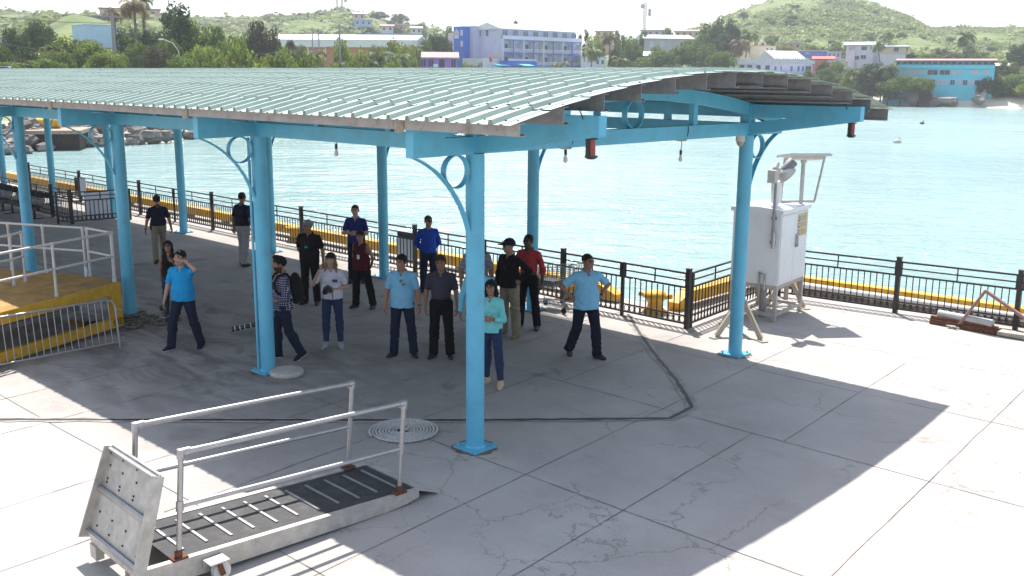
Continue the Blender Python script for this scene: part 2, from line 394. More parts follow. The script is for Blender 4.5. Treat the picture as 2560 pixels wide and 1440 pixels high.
def water():
    m = bpy.data.materials.new('sea_water'); m.use_nodes = True; t = m.node_tree; b = t.nodes['Principled BSDF']; L = t.links.new
    b.inputs['Roughness'].default_value = 0.16; b.inputs['IOR'].default_value = 1.33
    c = N(t, 'ShaderNodeTexCoord'); P = c.outputs['Object']
    n = N(t, 'ShaderNodeTexNoise'); n.inputs['Scale'].default_value = 0.022; n.inputs['Detail'].default_value = 4; L(P, n.inputs['Vector'])
    r = N(t, 'ShaderNodeValToRGB'); r.color_ramp.elements[0].position = 0.35; r.color_ramp.elements[1].position = 0.65
    r.color_ramp.elements[0].color = WATER_A; r.color_ramp.elements[1].color = WATER_B
    L(n.outputs['Fac'], r.inputs[0]); L(r.outputs[0], b.inputs['Base Color'])
    acc = None
    for sc, st, rot, sy in ((0.55, 0.55, 20, 0.45), (1.7, 0.28, -12, 0.5), (5.0, 0.10, 35, 0.6), (0.16, 0.9, 8, 0.5)):
        mp = N(t, 'ShaderNodeMapping'); mp.inputs['Scale'].default_value = (sy, 1, 1); mp.inputs['Rotation'].default_value = (0, 0, R(rot)); L(P, mp.inputs[0])
        k = N(t, 'ShaderNodeTexNoise'); k.inputs['Scale'].default_value = sc; k.inputs['Detail'].default_value = 3; k.inputs['Distortion'].default_value = 0.5; L(mp.outputs[0], k.inputs['Vector'])
        mu = N(t, 'ShaderNodeMath', operation='MULTIPLY'); mu.inputs[1].default_value = st; L(k.outputs['Fac'], mu.inputs[0])
        if acc is None: acc = mu.outputs[0]
        else:
            ad = N(t, 'ShaderNodeMath', operation='ADD'); L(acc, ad.inputs[0]); L(mu.outputs[0], ad.inputs[1]); acc = ad.outputs[0]
    bp = N(t, 'ShaderNodeBump'); bp.inputs['Strength'].default_value = 1.0; bp.inputs['Distance'].default_value = WAVE; L(acc, bp.inputs['Height']); L(bp.outputs[0], b.inputs['Normal'])
    return m
M['water'] = water()
wm = MB(); S = 1340
wm.add([(-S, -380, ZW), (S, -380, ZW), (S, S, ZW), (-S, S, ZW)], [(0, 1, 2, 3)])
tag(wm.build('water', M['water']), 'pale turquoise sea in the bay', kind='structure')
# ------------------------------------------------------------------ the blue shelter
AU, BV = 4.767, 6.246
VC, RISE, HALF, ZCREST = BV / 2, 0.57, 4.45, 4.745
RR = (HALF ** 2 + RISE ** 2) / (2 * RISE)
def zsheet(v): return ZCREST - (RR - math.sqrt(RR * RR - (v - VC) ** 2))
UEND, NB = 1.86, 9
ULEFT = -AU * (NB - 1) - 2.0

def roof_mat():
    m = bpy.data.materials.new('pale_green_roof_sheet'); m.use_nodes = True; t = m.node_tree; b = t.nodes['Principled BSDF']; L = t.links.new
    b.inputs['Roughness'].default_value = 0.42
    c = N(t, 'ShaderNodeTexCoord'); P = c.outputs['Object']
    n = N(t, 'ShaderNodeTexNoise'); n.inputs['Scale'].default_value = 1.3; n.inputs['Detail'].default_value = 8; n.inputs['Roughness'].default_value = 0.7; L(P, n.inputs['Vector'])
    r = N(t, 'ShaderNodeValToRGB'); e = r.color_ramp.elements; e[0].position = 0.35; e[1].position = 0.7; e[0].color = (0.385, 0.455, 0.39, 1); e[1].color = (0.475, 0.555, 0.48, 1)
    L(n.outputs['Fac'], r.inputs[0])
    n2 = N(t, 'ShaderNodeTexNoise'); n2.inputs['Scale'].default_value = 7; n2.inputs['Detail'].default_value = 8; n2.inputs['Roughness'].default_value = 0.75; L(P, n2.inputs['Vector'])
    r2 = N(t, 'ShaderNodeValToRGB'); r2.color_ramp.elements[0].position = 0.62; r2.color_ramp.elements[1].position = 0.78; r2.color_ramp.elements[1].color = (0.5, 0.5, 0.5, 1); L(n2.outputs['Fac'], r2.inputs[0])
    mx = N(t, 'ShaderNodeMixRGB'); mx.inputs[2].default_value = (0.30, 0.31, 0.27, 1); L(r2.outputs[0], mx.inputs[0]); L(r.outputs[0], mx.inputs[1])
    L(mx.outputs[0], b.inputs['Base Color']); return m
M['roof'] = roof_mat()
M['splice'] = mat('corroded_splice_plate', (0.36, 0.33, 0.28), 0.7, var=0.15, dirt=(0.2, 0.08, 0.03), dirt_s=7, dirt_a=0.9)
M['screw'] = mat('screw_head', (0.16, 0.14, 0.12), 0.5, metal=0.5)
M['gutter'] = mat('weathered_eave_channel', (0.40, 0.36, 0.35), 0.6, metal=0.2, var=0.12, vs=5, dirt=(0.20, 0.09, 0.045), dirt_s=6, dirt_a=0.7)

can = uvthing('canopy_shelter', 'long open shelter with pale green ribbed vault roof on sky blue columns', 'shelter')
# corrugated sheet: trapezoid ribs along the arc, every crimp overlapping the next by a few millimetres
RIB = 0.318
us, zs = [], []
u = UEND
while u > ULEFT:
    for du, dz in ((0.0, 0.0), (0.105, 0.0), (0.117, 0.012), (0.145, 0.012), (0.157, 0.0), (0.240, 0.0), (0.258, 0.048), (0.300, 0.048)):
        us.append(u - du); zs.append(dz)
    u -= RIB
us = np.array(us); zs = np.array(zs); nu = len(us)
cr = np.linspace(VC - HALF, VC + HALF, 15)
rows = []
for k in range(14):
    for t in (0.0, 0.5, 1.0):
        v = cr[k] + (cr[k + 1] - cr[k]) * t
        lift = (0.016 * (1 - t)) if k < 7 else 0.016 * t
        rows.append((v, zsheet(v) + lift, k))
V = []; 
# each rib's crimps are shifted a little, sheet by sheet
sheet = (np.arange(nu) // 24)
sh = np.array([rnd.uniform(-0.10, 0.10) for _ in range(sheet.max() + 1)])[sheet]
for v, z, k in rows:
    vv = np.clip(v + sh * (1 if 0 < k < 13 else 0), VC - HALF, VC + HALF)
    zz = ZCREST - (RR - np.sqrt(RR * RR - (vv - VC) ** 2)) + (z - zsheet(v))
    V.append(np.stack([us, vv, zz + zs], 1))
V = np.concatenate(V); nr = len(rows); F = []
ii = np.arange(nu - 1)
for r_ in range(nr - 1):
    a = r_ * nu + ii; F.append(np.stack([a, a + nu, a + nu + 1, a + 1], 1))
roof = link('roof', npmesh('roof', V, np.concatenate(F), M['roof']), can)
sd = roof.modifiers.new('thickness', 'SOLIDIFY'); sd.thickness = 0.004; sd.offset = -1
# screws over every purlin
PV = np.linspace(VC - HALF + 0.16, VC + HALF - 0.16, 14)
sc_ = MB(); u = UEND
while u > -24:
    for v in PV[:9]:
        for du in (0.05, 0.20):
            if rnd.random() < 0.8: sc_.box((u - du, v + rnd.uniform(-0.03, 0.03), zsheet(v) + 0.012), (0.02, 0.02, 0.018))
    u -= RIB
so_ = sc_.build('screws', M['screw'], roof)
tag(so_, kind='stuff')

for i, v in enumerate(PV):
    p = MB(); zt = zsheet(v) - 0.012; ue = UEND - 0.02; fl = 0.075; s = 1
    zl = zt - (0.13 if i == 0 else 0.185)
    edge = i in (0, 13)
    p.bb((ULEFT, v - 0.003, zl), (ue, v + 0.003, zt)); s = 1 if v < VC else -1; p.bb((ULEFT, v + 0.003 * s, zl), (ue, v + fl * s, zl + 0.006)); p.bb((ULEFT, v + 0.003 * s, zt - 0.006), (ue, v + fl * s, zt)); p.bb((ULEFT, v + (fl - .006) * s, zl + 0.006), (ue, v + fl * s, zl + 0.025))
    p.build('purlin', M['gutter'] if i == 0 else M['galv'], can)
# zinc eave strip with rust at the joints
zt = zsheet(PV[0])
for k in range(NB):
    e = MB(); e.box((-k * AU, PV[0] - 0.012, zt - 0.105), (0.15, 0.014, 0.15)); e.build('eave_splice', M['splice'], can)

# columns
cm_ = MB(); cm_.cyl((0, 0, 0.0), (0, 0, 3.75), 0.116, n=28)
col0 = cm_.build('column', M['blue'], can)
bm_ = MB(); bm_.box((0, 0, 0.014), (0.40, 0.40, 0.028))
for x in (-.15, .15):
    for y in (-.15, .15): bm_.cyl((x, y, 0.028), (x, y, 0.062), 0.016, n=6)
bm_.lathe([(0.135, 0.028), (0.117, 0.055)], n=24)
bp0 = bm_.build('base_plate', M['blue'], col0)
st_ = MB(); 
ang = np.linspace(0, 2 * math.pi, 22, endpoint=False)
st_.add([(0, 0, 0.006)] + [(math.cos(a) * 0.30 * rnd.uniform(0.75, 1.1), math.sin(a) * 0.30 * rnd.uniform(0.75, 1.1), 0.006) for a in ang], [(0, 1 + i, 1 + (i + 1) % 22) for i in range(22)])
st0 = st_.build('rust_stain', mat('rust_stained_grout', (0.20, 0.13, 0.085), 0.9, var=0.35, vs=9), col0)
# bracket: quarter bow and ring under the outer cantilever
br = MB(); pts = []
for t in np.linspace(0, 1, 15):
    a = t * math.pi / 2; pts.append((0, -0.985 + 0.87 * (0.58 * math.sin(a) + 0.42 * t), 3.748 - 0.93 * (0.58 * (1 - math.cos(a)) + 0.42 * t)))
for p, q in zip(pts[:-1], pts[1:]): br.beam(p, q, 0.085, 0.014, up=np.cross(np.array(q) - np.array(p), (1, 0, 0)))
br0 = br.build('bracket_bow', M['blue'], can)
rg = MB(); cy, cz_, rad = -0.325, 3.552, 0.195
for a, b in zip(np.linspace(0, 2 * math.pi, 25)[:-1], np.linspace(0, 2 * math.pi, 25)[1:]):
    p = (0, cy + rad * math.cos(a), cz_ + rad * math.sin(a)); q = (0, cy + rad * math.cos(b), cz_ + rad * math.sin(b))
    rg.beam(p, q, 0.085, 0.013, up=(0, math.cos((a + b) / 2), math.sin((a + b) / 2)))
rg0 = rg.build('bracket_ring', M['blue'], can)
for i in range(NB):
    for j in range(2):
        if (i, j) != (0, 0):
            c = copy(col0, can, (-AU * i, BV * j, 0))
            for ch in col0.children: copy(ch, c)
        loc = (-AU * i, BV * j, 0)
        if j == 0:
            if i: copy(br0, can, loc); copy(rg0, can, loc)
        else:
            copy(br0, can, loc, math.pi); copy(rg0, can, loc, math.pi)

# cross frames: tie, arched chord, cantilever ends, posts
def arch_pts(v0, v1, off, n=24):
    return [(v, zsheet(v) - 0.20 - off) for v in np.linspace(v0, v1, n)]
BWD = 0.125
f = MB(); vend = -1.03
f.bb((-BWD / 2, vend + 0.18, 3.75), (BWD / 2, BV - vend - 0.18, 3.955))
fr_tie = f.build('tie_beam', M['blue'], can)
f = MB(); top = arch_pts(vend + 0.1, BV - vend - 0.1, 0.0); bot = arch_pts(vend + 0.1, BV - vend - 0.1, 0.20)
for k in range(len(top) - 1):
    (a, za), (b, zb) = top[k], top[k + 1]; (_, ya), (_, yb) = bot[k], bot[k + 1]
    x = BWD / 2 - 0.003
    f.add([(-x, a, ya), (x, a, ya), (x, b, yb), (-x, b, yb), (-x, a, za), (x, a, za), (x, b, zb), (-x, b, zb)], [(0, 3, 2, 1), (4, 5, 6, 7), (1, 2, 6, 5), (3, 0, 4, 7)])
fr_arch = f.build('arched_chord', M['blue'], can)
fr_more = []
for s in (0, 1):
    a, b = (vend, vend + 0.42) if s == 0 else (BV - vend - 0.42, BV - vend)
    f = MB(); f.bb((-BWD / 2 - 0.004, a, 3.747), (BWD / 2 + 0.004, b, zsheet(vend) - 0.14)); fr_more.append(f.build('cantilever_end', M['blue'], can))
for v in (1.6, BV - 1.6):
    f = MB(); f.bb((-0.045, v - 0.055, 3.955), (0.045, v + 0.055, zsheet(v) - 0.39)); fr_more.append(f.build('king_post', M['blue'], can))
for v in (0, BV):
    f = MB(); f.bb((-0.09, v - 0.09, 3.953), (0.09, v + 0.09, zsheet(v) - 0.22)); fr_more.append(f.build('column_head', M['blue'], can))
f = MB(); cz2 = (3.955 + zsheet(VC) - 0.40) / 2; rad = (zsheet(VC) - 0.40 - 3.955) / 2 + 0.004
for a, b in zip(np.linspace(0, 2 * math.pi, 33)[:-1], np.linspace(0, 2 * math.pi, 33)[1:]):
    p = (0, VC + rad * math.cos(a), cz2 + rad * math.sin(a)); q = (0, VC + rad * math.cos(b), cz2 + rad * math.sin(b))
    f.beam(p, q, 0.09, 0.013, up=(0, math.cos((a + b) / 2), math.sin((a + b) / 2)))
fr_ring = f.build('frame_ring', M['blue'], can)
for i in range(1, NB):
    for o in [fr_tie, fr_arch, fr_ring] + fr_more: copy(o, can, (-AU * i, 0, 0))
# long beams on each column row, ending in a tapered cantilever at the near end
for j in range(2):
    y = BV * j; f = MB(); w = 0.06; uE = 1.95
    f.bb((ULEFT, y - w, 3.752), (-0.06, y + w, 3.952))
    zt0, zt1 = zsheet(0) - 0.215, zsheet(0) - 0.215
    f.build('long_beam_lower', M['blue'], can)
    f = MB(); f.bb((ULEFT, y - w + 0.004, zt0 - 0.205), (-0.02, y + w - 0.004, zt0)); f.build('long_beam_upper', M['blue'], can)
    f = MB()
    ze0, ze1 = 4.04, zt0
    f.prism([(0.02, y - w, zt0 - 0.205), (1.2, y - w, zt0 - 0.205), (uE - 0.3, y - w, ze0 + 0.03), (uE - 0.3, y - w, zt0), (0.02, y - w, zt0)], (0, 2 * w, 0))
    f.prism([(0.02, y - w - 0.003, 3.752), (uE - 0.02, y - w - 0.003, ze0 - 0.006), (uE - 0.02, y - w - 0.003, ze0 + 0.17), (0.02, y - w - 0.003, 3.95)], (0, 2 * w + 0.006, 0))
    f.bb((uE - 0.33, y - w - 0.006, ze0 + 0.0), (uE, y + w + 0.006, zt0 + 0.004))
    f.build('end_cantilever', M['blue'], can)
    for i in range(NB - 1):
        for k in (1 / 3, 2 / 3):
            x = -AU * (i + k); f = MB(); f.bb((x - 0.05, y - 0.05, 3.952), (x + 0.05, y + 0.05, zt0 - 0.205)); f.build('spacer_post', M['blue'], can)
# conduit pipe up the second column
f = MB(); f.cyl((-AU - 0.10, -0.11, 0.03), (-AU - 0.10, -0.11, 3.72), 0.022, n=10); f.build('conduit', M['blue'], can)

# ------------------------------------------------------------------ lamps hanging from the shelter
M['glass'] = mat('frosted_bulb', (0.62, 0.6, 0.58), 0.15, var=0.02)
M['redglass'] = mat('red_lens', (0.28, 0.012, 0.014), 0.12, var=0.1, spec=0.8)
M['cable'] = mat('black_cable', (0.02, 0.02, 0.022), 0.6)
def bulb(u, v, drop, label, plate=True):
    t = uvthing('light_bulb', label, 'bulb', u, v, 3.75, 'bare bulbs hanging under the shelter beams')
    if plate:
        m = MB(); m.lathe([(0.07, -0.022), (0.085, -0.012), (0.085, -0.002)], n=16); m.build('ceiling_rose', M['beige'], t)
    m = MB(); m.tube([(0, 0, -0.0), (0.012, 0, -drop * 0.5), (0, 0, -drop)], 0.006, 6)
    m.tube([(0, 0.01, 0.0), (0.05, 0.064, 0.01), (0.08, 0.07, 0.12), (0.07, 0.068, 0.2)], 0.006, 6); m.build('cord', M['cable'], t)
    m = MB(); m.cyl((0, 0, -drop), (0, 0, -drop - 0.07), 0.02, n=12); m.build('socket', M['black'], t)
    m = MB(); m.lathe([(0.013, 0), (0.018, -0.02), (0.03, -0.055), (0.031, -0.075), (0.022, -0.095), (0.004, -0.104)], (0, 0, -drop - 0.07), 16); m.build('glass_bulb', M['glass'], t)
bulb(-3.0 * 0.9 - 0.15, 0.05, 0.03, 'bare bulb under the long front beam, left of the nearest column', False)
bulb(0.0, 1.67, 0.03, 'bare bulb under the end tie beam, nearer the big red lantern')
bulb(0.0, 4.35, 0.16, 'bare bulb on a long cord under the middle of the end tie beam')
def lantern(u, v, ztop, label):
    t = uvthing('red_lantern', label, 'lantern', u, v, ztop, 'red signal lanterns under the shelter ends')
    m = MB(); m.bb((-.045, -.045, -0.205), (-.022, .045, -0.025)); m.bb((-.022, -.045, -0.205), (.012, -.022, -0.025))
    m.box((0, 0, -0.21), (0.10, 0.10, 0.025)); m.box((0, 0, -0.228), (0.07, 0.07, 0.018)); m.box((0, 0, -0.02), (0.10, 0.10, 0.014)); m.cyl((0, 0, -0.015), (0, 0, 0.0), 0.015, n=8)
    m.build('housing', M['black'], t)
    m = MB(); m.cyl((0.006, 0.004, -0.2), (0.006, 0.004, -0.025), 0.038, n=20)
    for z in (-0.06, -0.10, -0.14, -0.18): m.cyl((0.006, 0.004, z - 0.004), (0.006, 0.004, z + 0.004), 0.041, n=20)
    m.build('lens', M['redglass'], t)
    m = MB(); m.tube([(-.04, 0, -0.02), (-.09, 0, 0.01), (-.08, -0.03, 0.12), (-0.07, -0.07, 0.2), (-0.12, -0.075, 0.30)], 0.006, 6); m.build('cable', M['cable'], t)
lantern(1.80, 0.0, 4.028, 'large red lantern under the near beam end, wired from the roof')
lantern(1.80, BV, 4.028, 'smaller looking red lantern under the far beam end over the water')
t = uvthing('security_camera', 'cream dome camera under the tie beam beside the far end column', 'camera', 0.0, BV - 0.20, 3.75)
m = MB(); m.cyl((0, 0, 0), (0, 0, -0.10), 0.075, n=18); m.build('mount', M['offwhite'], t)
m = MB(); m.lathe([(0.062, -0.10), (0.055, -0.14), (0.03, -0.172), (0.004, -0.18)], n=16); m.build('dome', M['beige'], t)
# ------------------------------------------------------------------ railings
def rail_panel(L_, h=1.06):
    """one railing panel along +x from 0 to L_"""
    m = MB(); n = max(2, int(round(L_ / 0.128)))
    for z, w in ((h, 0.034), (h - 0.135, 0.026), (h - 0.27, 0.034), (0.24, 0.026), (0.09, 0.034)): m.bb((0, -w / 2, z - w / 2), (L_, w / 2, z + w / 2))
    for k in range(1, n):
        x = L_ * k / n; m.bb((x - 0.009, -0.009, 0.09), (x + 0.009, 0.009, h - 0.27))
    for x in (0.02, L_ / 2, L_ - 0.02): m.bb((x - 0.011, -0.011, h - 0.27), (x + 0.011, 0.011, h))
    for k in range(n):
        c = L_ * (k + 0.5) / n; r = 0.052
        a = np.linspace(0, 2 * math.pi, 11)[:-1]
        m.tube([(c + r * math.cos(t), 0, 0.165 + 0.064 * math.sin(t)) for t in a], 0.0085, 4, closed=True)
    return m
def railing(label, pts, wide, cat='railing', group=None, h=1.06):
    u0, v0 = pts[0]; t = uvthing('railing', label, cat, u0, v0, 0, group)
    for i, (u, v) in enumerate(pts):
        w = 0.085 if wide[i] else 0.056; hh = h + (0.085 if wide[i] else 0.02)
        m = MB(); m.bb((u - u0 - w / 2, v - v0 - w / 2, 0), (u - u0 + w / 2, v - v0 + w / 2, hh))
        if wide[i]: m.bb((u - u0 - w / 2 - 0.008, v - v0 - w / 2 - 0.008, hh), (u - u0 + w / 2 + 0.008, v - v0 + w / 2 + 0.008, hh + 0.018))
        m.build('post', M['iron'], t)
    for i in range(len(pts) - 1):
        a = np.array(pts[i]); b = np.array(pts[i + 1]); L_ = np.linalg.norm(b - a) - 0.09; d = (b - a) / np.linalg.norm(b - a)
        o = rail_panel(L_, h).build('panel', M['iron'], t); s = a + d * 0.045 - np.array([u0, v0]); o.location = (*s, 0); o.rotation_euler.z = math.atan2(d[1], d[0])
    return t
bp_ = [(-1.62, 7.18), (-3.17, 7.18)] + [(-4.74 - 2.375 * k, 7.18) for k in range(13)]
railing('long dark bronze railing along the water edge behind the people', bp_, [True, False] + [k % 2 == 0 for k in range(13)], group='dark bronze railings round the pier')
railing('short dark bronze railing running back from the corner beside the white cabinet', [(-1.62, 7.30), (-1.78, 9.15), (-1.93, 10.95)], [False, False, True], group='dark bronze railings round the pier')
railing('dark bronze railing right of the white cabinet, in front of the yellow rail', [(-1.83, 11.06), (0.645, 11.33), (2.87, 11.60), (5.1, 11.87), (7.4, 12.15)], [False, True, True, True, True], group='dark bronze railings round the pier')
railing('dark inner railing behind the row of black seats', [(-23.6, 4.75), (-25.0, 4.75), (-27.4, 4.75), (-29.8, 4.75), (-32.2, 4.75), (-34.6, 4.75)], [False, True, True, True, True, True], h=1.0)
railing('dark gate like railing with a pale banner, crossing behind the blue column', [(-23.35, 4.25), (-23.0, 4.55), (-22.75, 6.35)], [False, True, False], h=1.0)

def notice(label, c, w, h, head, rz=0.0, name='paper_notice'):
    t = uvthing(name, label, 'notice', c[0], c[1], c[2], rz=rz)
    m = MB(); m.box((0, 0, 0), (w, 0.006, h)); m.build('sheet', M['paper'], t)
    m = MB(); m.box((0, 0, h * 0.5 - head / 2 - 0.02), (w * 0.94, 0.010, head)); m.build('header', M['ink'], t)
    return t
notice('white notice with dark header behind the railing bars, right of a back column', (-9.89, 7.215, 0.60), 0.62, 0.66, 0.15)
notice('dark printed notice behind railing bars left of a post at far left', (-28.75, 7.215, 0.58), 0.5, 0.62, 0.5)
notice('white notice hung in front of railing bars right of a post at far left', (-28.10, 7.14, 0.60), 0.5, 0.66, 0.02)
notice('pale lilac banner tied over the dark gate railing', (-22.9, 5.35, 0.55), 0.78, 0.9, 0.02, rz=R(90 - 8))

# ------------------------------------------------------------------ yellow edge rails, bollards, pipe
def kerb(name, label, pts, zt, w=0.27, h=0.24, slope=(True, True), group='yellow edge rails'):
    u0, v0 = pts[0]; t = uvthing(name, label, 'edge rail', u0, v0, 0, group)
    P = [np.array(p) - np.array(pts[0]) for p in pts]
    m = MB()
    d0 = nrm(P[1] - P[0]); d1 = nrm(P[-1] - P[-2])
    core = [P[0] + d0 * 0.45 * slope[0]] + P[1:-1] + [P[-1] - d1 * 0.45 * slope[1]]
    for a, b in zip(core[:-1], core[1:]): m.beam((*a, zt - h / 2), (*b, zt - h / 2), w, h)
    if slope[0]: m.beam((*P[0], 0.07), (*(core[0] + d0 * 0.02), zt - h / 2), w, h * 0.95)
    if slope[1]: m.beam((*(core[-1] - d1 * 0.02), zt - h / 2), (*P[-1], 0.07), w, h * 0.95)
    m.build('rail', M['yellow'], t)
    m = MB()
    for a, b in zip(core[:-1], core[1:]):
        L_ = np.linalg.norm(b - a); n = max(1, int(L_ / 2.2))
        for k in range(n + 1):
            c = a + (b - a) * k / n; m.box((*c, (zt - h) / 2), (0.2, 0.2, zt - h), rz=math.atan2(*(b - a)[::-1]))
    m.build('block', M['grout'], t); return t
kerb('edge_rail', 'long yellow painted edge rail behind the railing along the water', [(-3.95, 8.05), (-44, 8.15)], 0.36, slope=(True, False))
kerb('edge_rail', 'yellow edge rail with a sloping end behind the corner railing', [(-2.66, 8.25), (-2.70, 11.9)], 0.36, slope=(True, False))
kerb('edge_rail', 'yellow edge rail behind the right railing, a white pipe beneath it', [(-2.55, 12.10), (13, 12.95)], 0.29, slope=(False, False))
t = uvthing('pipe', 'long white pipe lying in front of the right yellow rail', 'pipe', -1.5, 11.72)
m = MB(); m.cyl((-0.1, 0.0, 0.165), (13.5, 0.78, 0.165), 0.085, n=12); m.build('barrel', M['white_pipe'], t)
m = MB(); m.beam((-0.2, 0.02, 0.04), (13.5, 0.80, 0.04), 0.12, 0.08); m.build('bearer', mat('stained_bearer', (0.27, 0.21, 0.17), 0.9, var=0.4), t)
def bollard(u, v, label):
    t = uvthing('mooring_bollard', label, 'bollard', u, v, 0, 'yellow mooring bollards', rz=0.3)
    m = MB(); m.lathe([(0.26, 0), (0.25, 0.03), (0.19, 0.06), (0.155, 0.12), (0.15, 0.2), (0.19, 0.27), (0.235, 0.31), (0.24, 0.36), (0.20, 0.42), (0.10, 0.455), (0.01, 0.46)], n=20); m.build('post', M['yellow'], t)
    for s in (-1, 1):
        m = MB(); m.lathe([(0.05, 0), (0.045, 0.08), (0.058, 0.15), (0.055, 0.18), (0.01, 0.19)], (0.17 * s, 0, 0.32), 12, axis=(s, 0, 0.25)); m.build('horn', M['yellow'], t)
bollard(-2.85, 7.86, 'yellow horned bollard behind the railing at the corner')
bollard(-15.35, 7.70, 'yellow bollard behind the railing left of the grey haired man')
bollard(-4.9, 7.62, 'yellow bollard behind the railing by the shopping cart')

# ------------------------------------------------------------------ white instrument cabinet
CA = math.atan2(-0.11, 0.99)           # local x = away from camera along the doors
t = uvthing('instrument_cabinet', 'white two door instrument cabinet on grey legs by the corner railing', 'cabinet', -0.68, 8.82, 0, rz=math.pi / 2 + 0.11)
Wc, Dc = 1.37, 0.98                    # x: 0..Wc along the doors, y: 0..Dc to the back
m = MB(); m.bb((0, 0, 0.72), (Wc, Dc, 2.12)); m.build('body', M['white'], t)
m = MB(); m.prism([(-0.03, -0.05, 2.12), (-0.03, -0.05, 2.20), (-0.03, Dc / 2, 2.245), (-0.03, Dc + 0.05, 2.20), (-0.03, Dc + 0.05, 2.12)], (Wc + 0.06, 0, 0)); m.build('lid', M['white'], t)
for k in range(2):
    m = MB(); m.bb((0.03 + k * 0.66, -0.018, 0.76), (0.68 + k * 0.66, 0.004, 2.08)); d = m.build('door', M['white'], t)
    if k == 1:
        m = MB(); m.tube([(0.76, -0.02, 1.62), (0.76, -0.06, 1.62), (0.78, -0.06, 1.42)], 0.012, 6); m.bb((0.745, -0.035, 1.42), (0.775, -0.018, 1.66)); m.cyl((0.76, -0.04, 1.40), (0.76, -0.04, 1.46), 0.022, n=8); m.build('handle', M['galv'], d)
        sg = MB(); sg.bb((0.80, -0.026, 1.60), (1.29, -0.019, 2.05)); so = sg.build('sign', M['tan'], t)
        bl = mat('seal_blue', (0.10, 0.16, 0.36), 0.6); gr = mat('seal_grey', (0.24, 0.24, 0.26), 0.6)
        for q, zc in enumerate((1.95, 1.82, 1.68)):
            e = MB(); e.cyl((0.88, -0.0265, zc), (0.88, -0.029, zc), 0.055, n=18); s1 = e.build('seal', (bl, gr, gr)[q], so)
            e = MB()
            for r_ in range(3): e.bb((0.97 + 0.02 * (r_ % 2), -0.029, zc + 0.03 - r_ * 0.032), (1.24 - 0.03 * ((r_ + q) % 3), -0.0265, zc + 0.041 - r_ * 0.032))
            e.build('printing', gr, so)
            e = MB(); e.cyl((0.875, -0.0295, zc + 0.008), (0.875, -0.031, zc + 0.008), 0.022, n=10); e.build('seal_centre', M['paper'], so)
for x in (0.0, Wc - 0.07):
    for y in (0.0, Dc - 0.07):
        m = MB(); m.bb((x, y, 0), (x + 0.07, y + 0.07, 0.72)); m.build('leg', M['alu_rough'], t)
m = MB()
for y in (0.01, Dc - 0.06): m.bb((0.07, y, 0.64), (Wc - 0.07, y + 0.05, 0.715)); m.bb((0.07, y, 0.10), (Wc - 0.07, y + 0.05, 0.16))
for x in (0.01, Wc - 0.06): m.bb((x, 0.07, 0.64), (x + 0.05, Dc - 0.07, 0.715)); m.bb((x, 0.07, 0.10), (x + 0.05, Dc - 0.07, 0.16))
m.build('stand_frame', M['alu_rough'], t)
m = MB(); m.cyl((0.3, 0.4, 0.0), (0.3, 0.4, 0.72), 0.07, n=14); m.build('well_pipe', M['galv'], t)
m = MB(); m.tube([(-0.03, 0.25, 0.62), (-0.03, 0.25, 0.92), (-0.03, 0.36, 0.96), (-0.03, 0.36, 0.6)], 0.022, 8); m.build('conduit_loop', M['alu_rough'], t)
# horn mast on the left wall
m = MB(); m.cyl((-0.05, 0.13, 1.50), (-0.05, 0.13, 2.86), 0.026, n=12); m.bb((-0.05, 0.08, 1.55), (-0.002, 0.18, 1.60)); m.bb((-0.05, 0.08, 2.02), (-0.002, 0.18, 2.06)); m.build('mast', M['galv'], t)
m = MB(); m.cyl((-0.05, 0.11, 1.46), (-0.05, 0.11, 1.78), 0.04, n=12); m.build('mast_sleeve', M['alu'], t)
m = MB(); m.bb((-0.13, 0.06, 2.78), (-0.02, 0.20, 3.0)); m.cyl((-0.14, 0.13, 2.80), (0.06, 0.13, 2.80), 0.03, n=10); m.cyl((-0.12, 0.13, 3.0), (-0.03, 0.13, 3.09), 0.05, n=12); m.build('horn_bracket', M['offwhite'], t)
m = MB(); m.bb((-0.30, 0.05, 2.74), (-0.16, 0.20, 2.98)); m.cyl((-0.23, 0.12, 2.60), (-0.23, 0.12, 2.74), 0.012, n=6); m.build('driver_box', M['offwhite'], t)
m = MB(); m.lathe([(0.02, 0), (0.06, 0.0), (0.13, 0.06), (0.19, 0.17), (0.18, 0.17), (0.11, 0.06)], (0.04, 0.06, 2.98), 20, axis=(0.42, -0.45, -0.62)); m.build('horn_bell', M['offwhite'], t)
m = MB(); m.lathe([(0.095, 0), (0.105, 0.24), (0.09, 0.255), (0.01, 0.26)], (0.08, 0.03, 2.95), 18, axis=(0.46, -0.48, 0.74)); m.build('siren_can', mat('dull_grey_can', (0.20, 0.20, 0.22), 0.5), t)
m = MB(); m.cyl((0.28, 0.25, 2.30), (0.28, 0.25, 2.72), 0.10, n=18); m.cyl((0.28, 0.25, 2.22), (0.28, 0.25, 2.30), 0.05, n=12); m.bb((0.05, 0.2, 2.26), (0.5, 0.3, 2.28)); m.build('sensor_drum', M['white'], t)
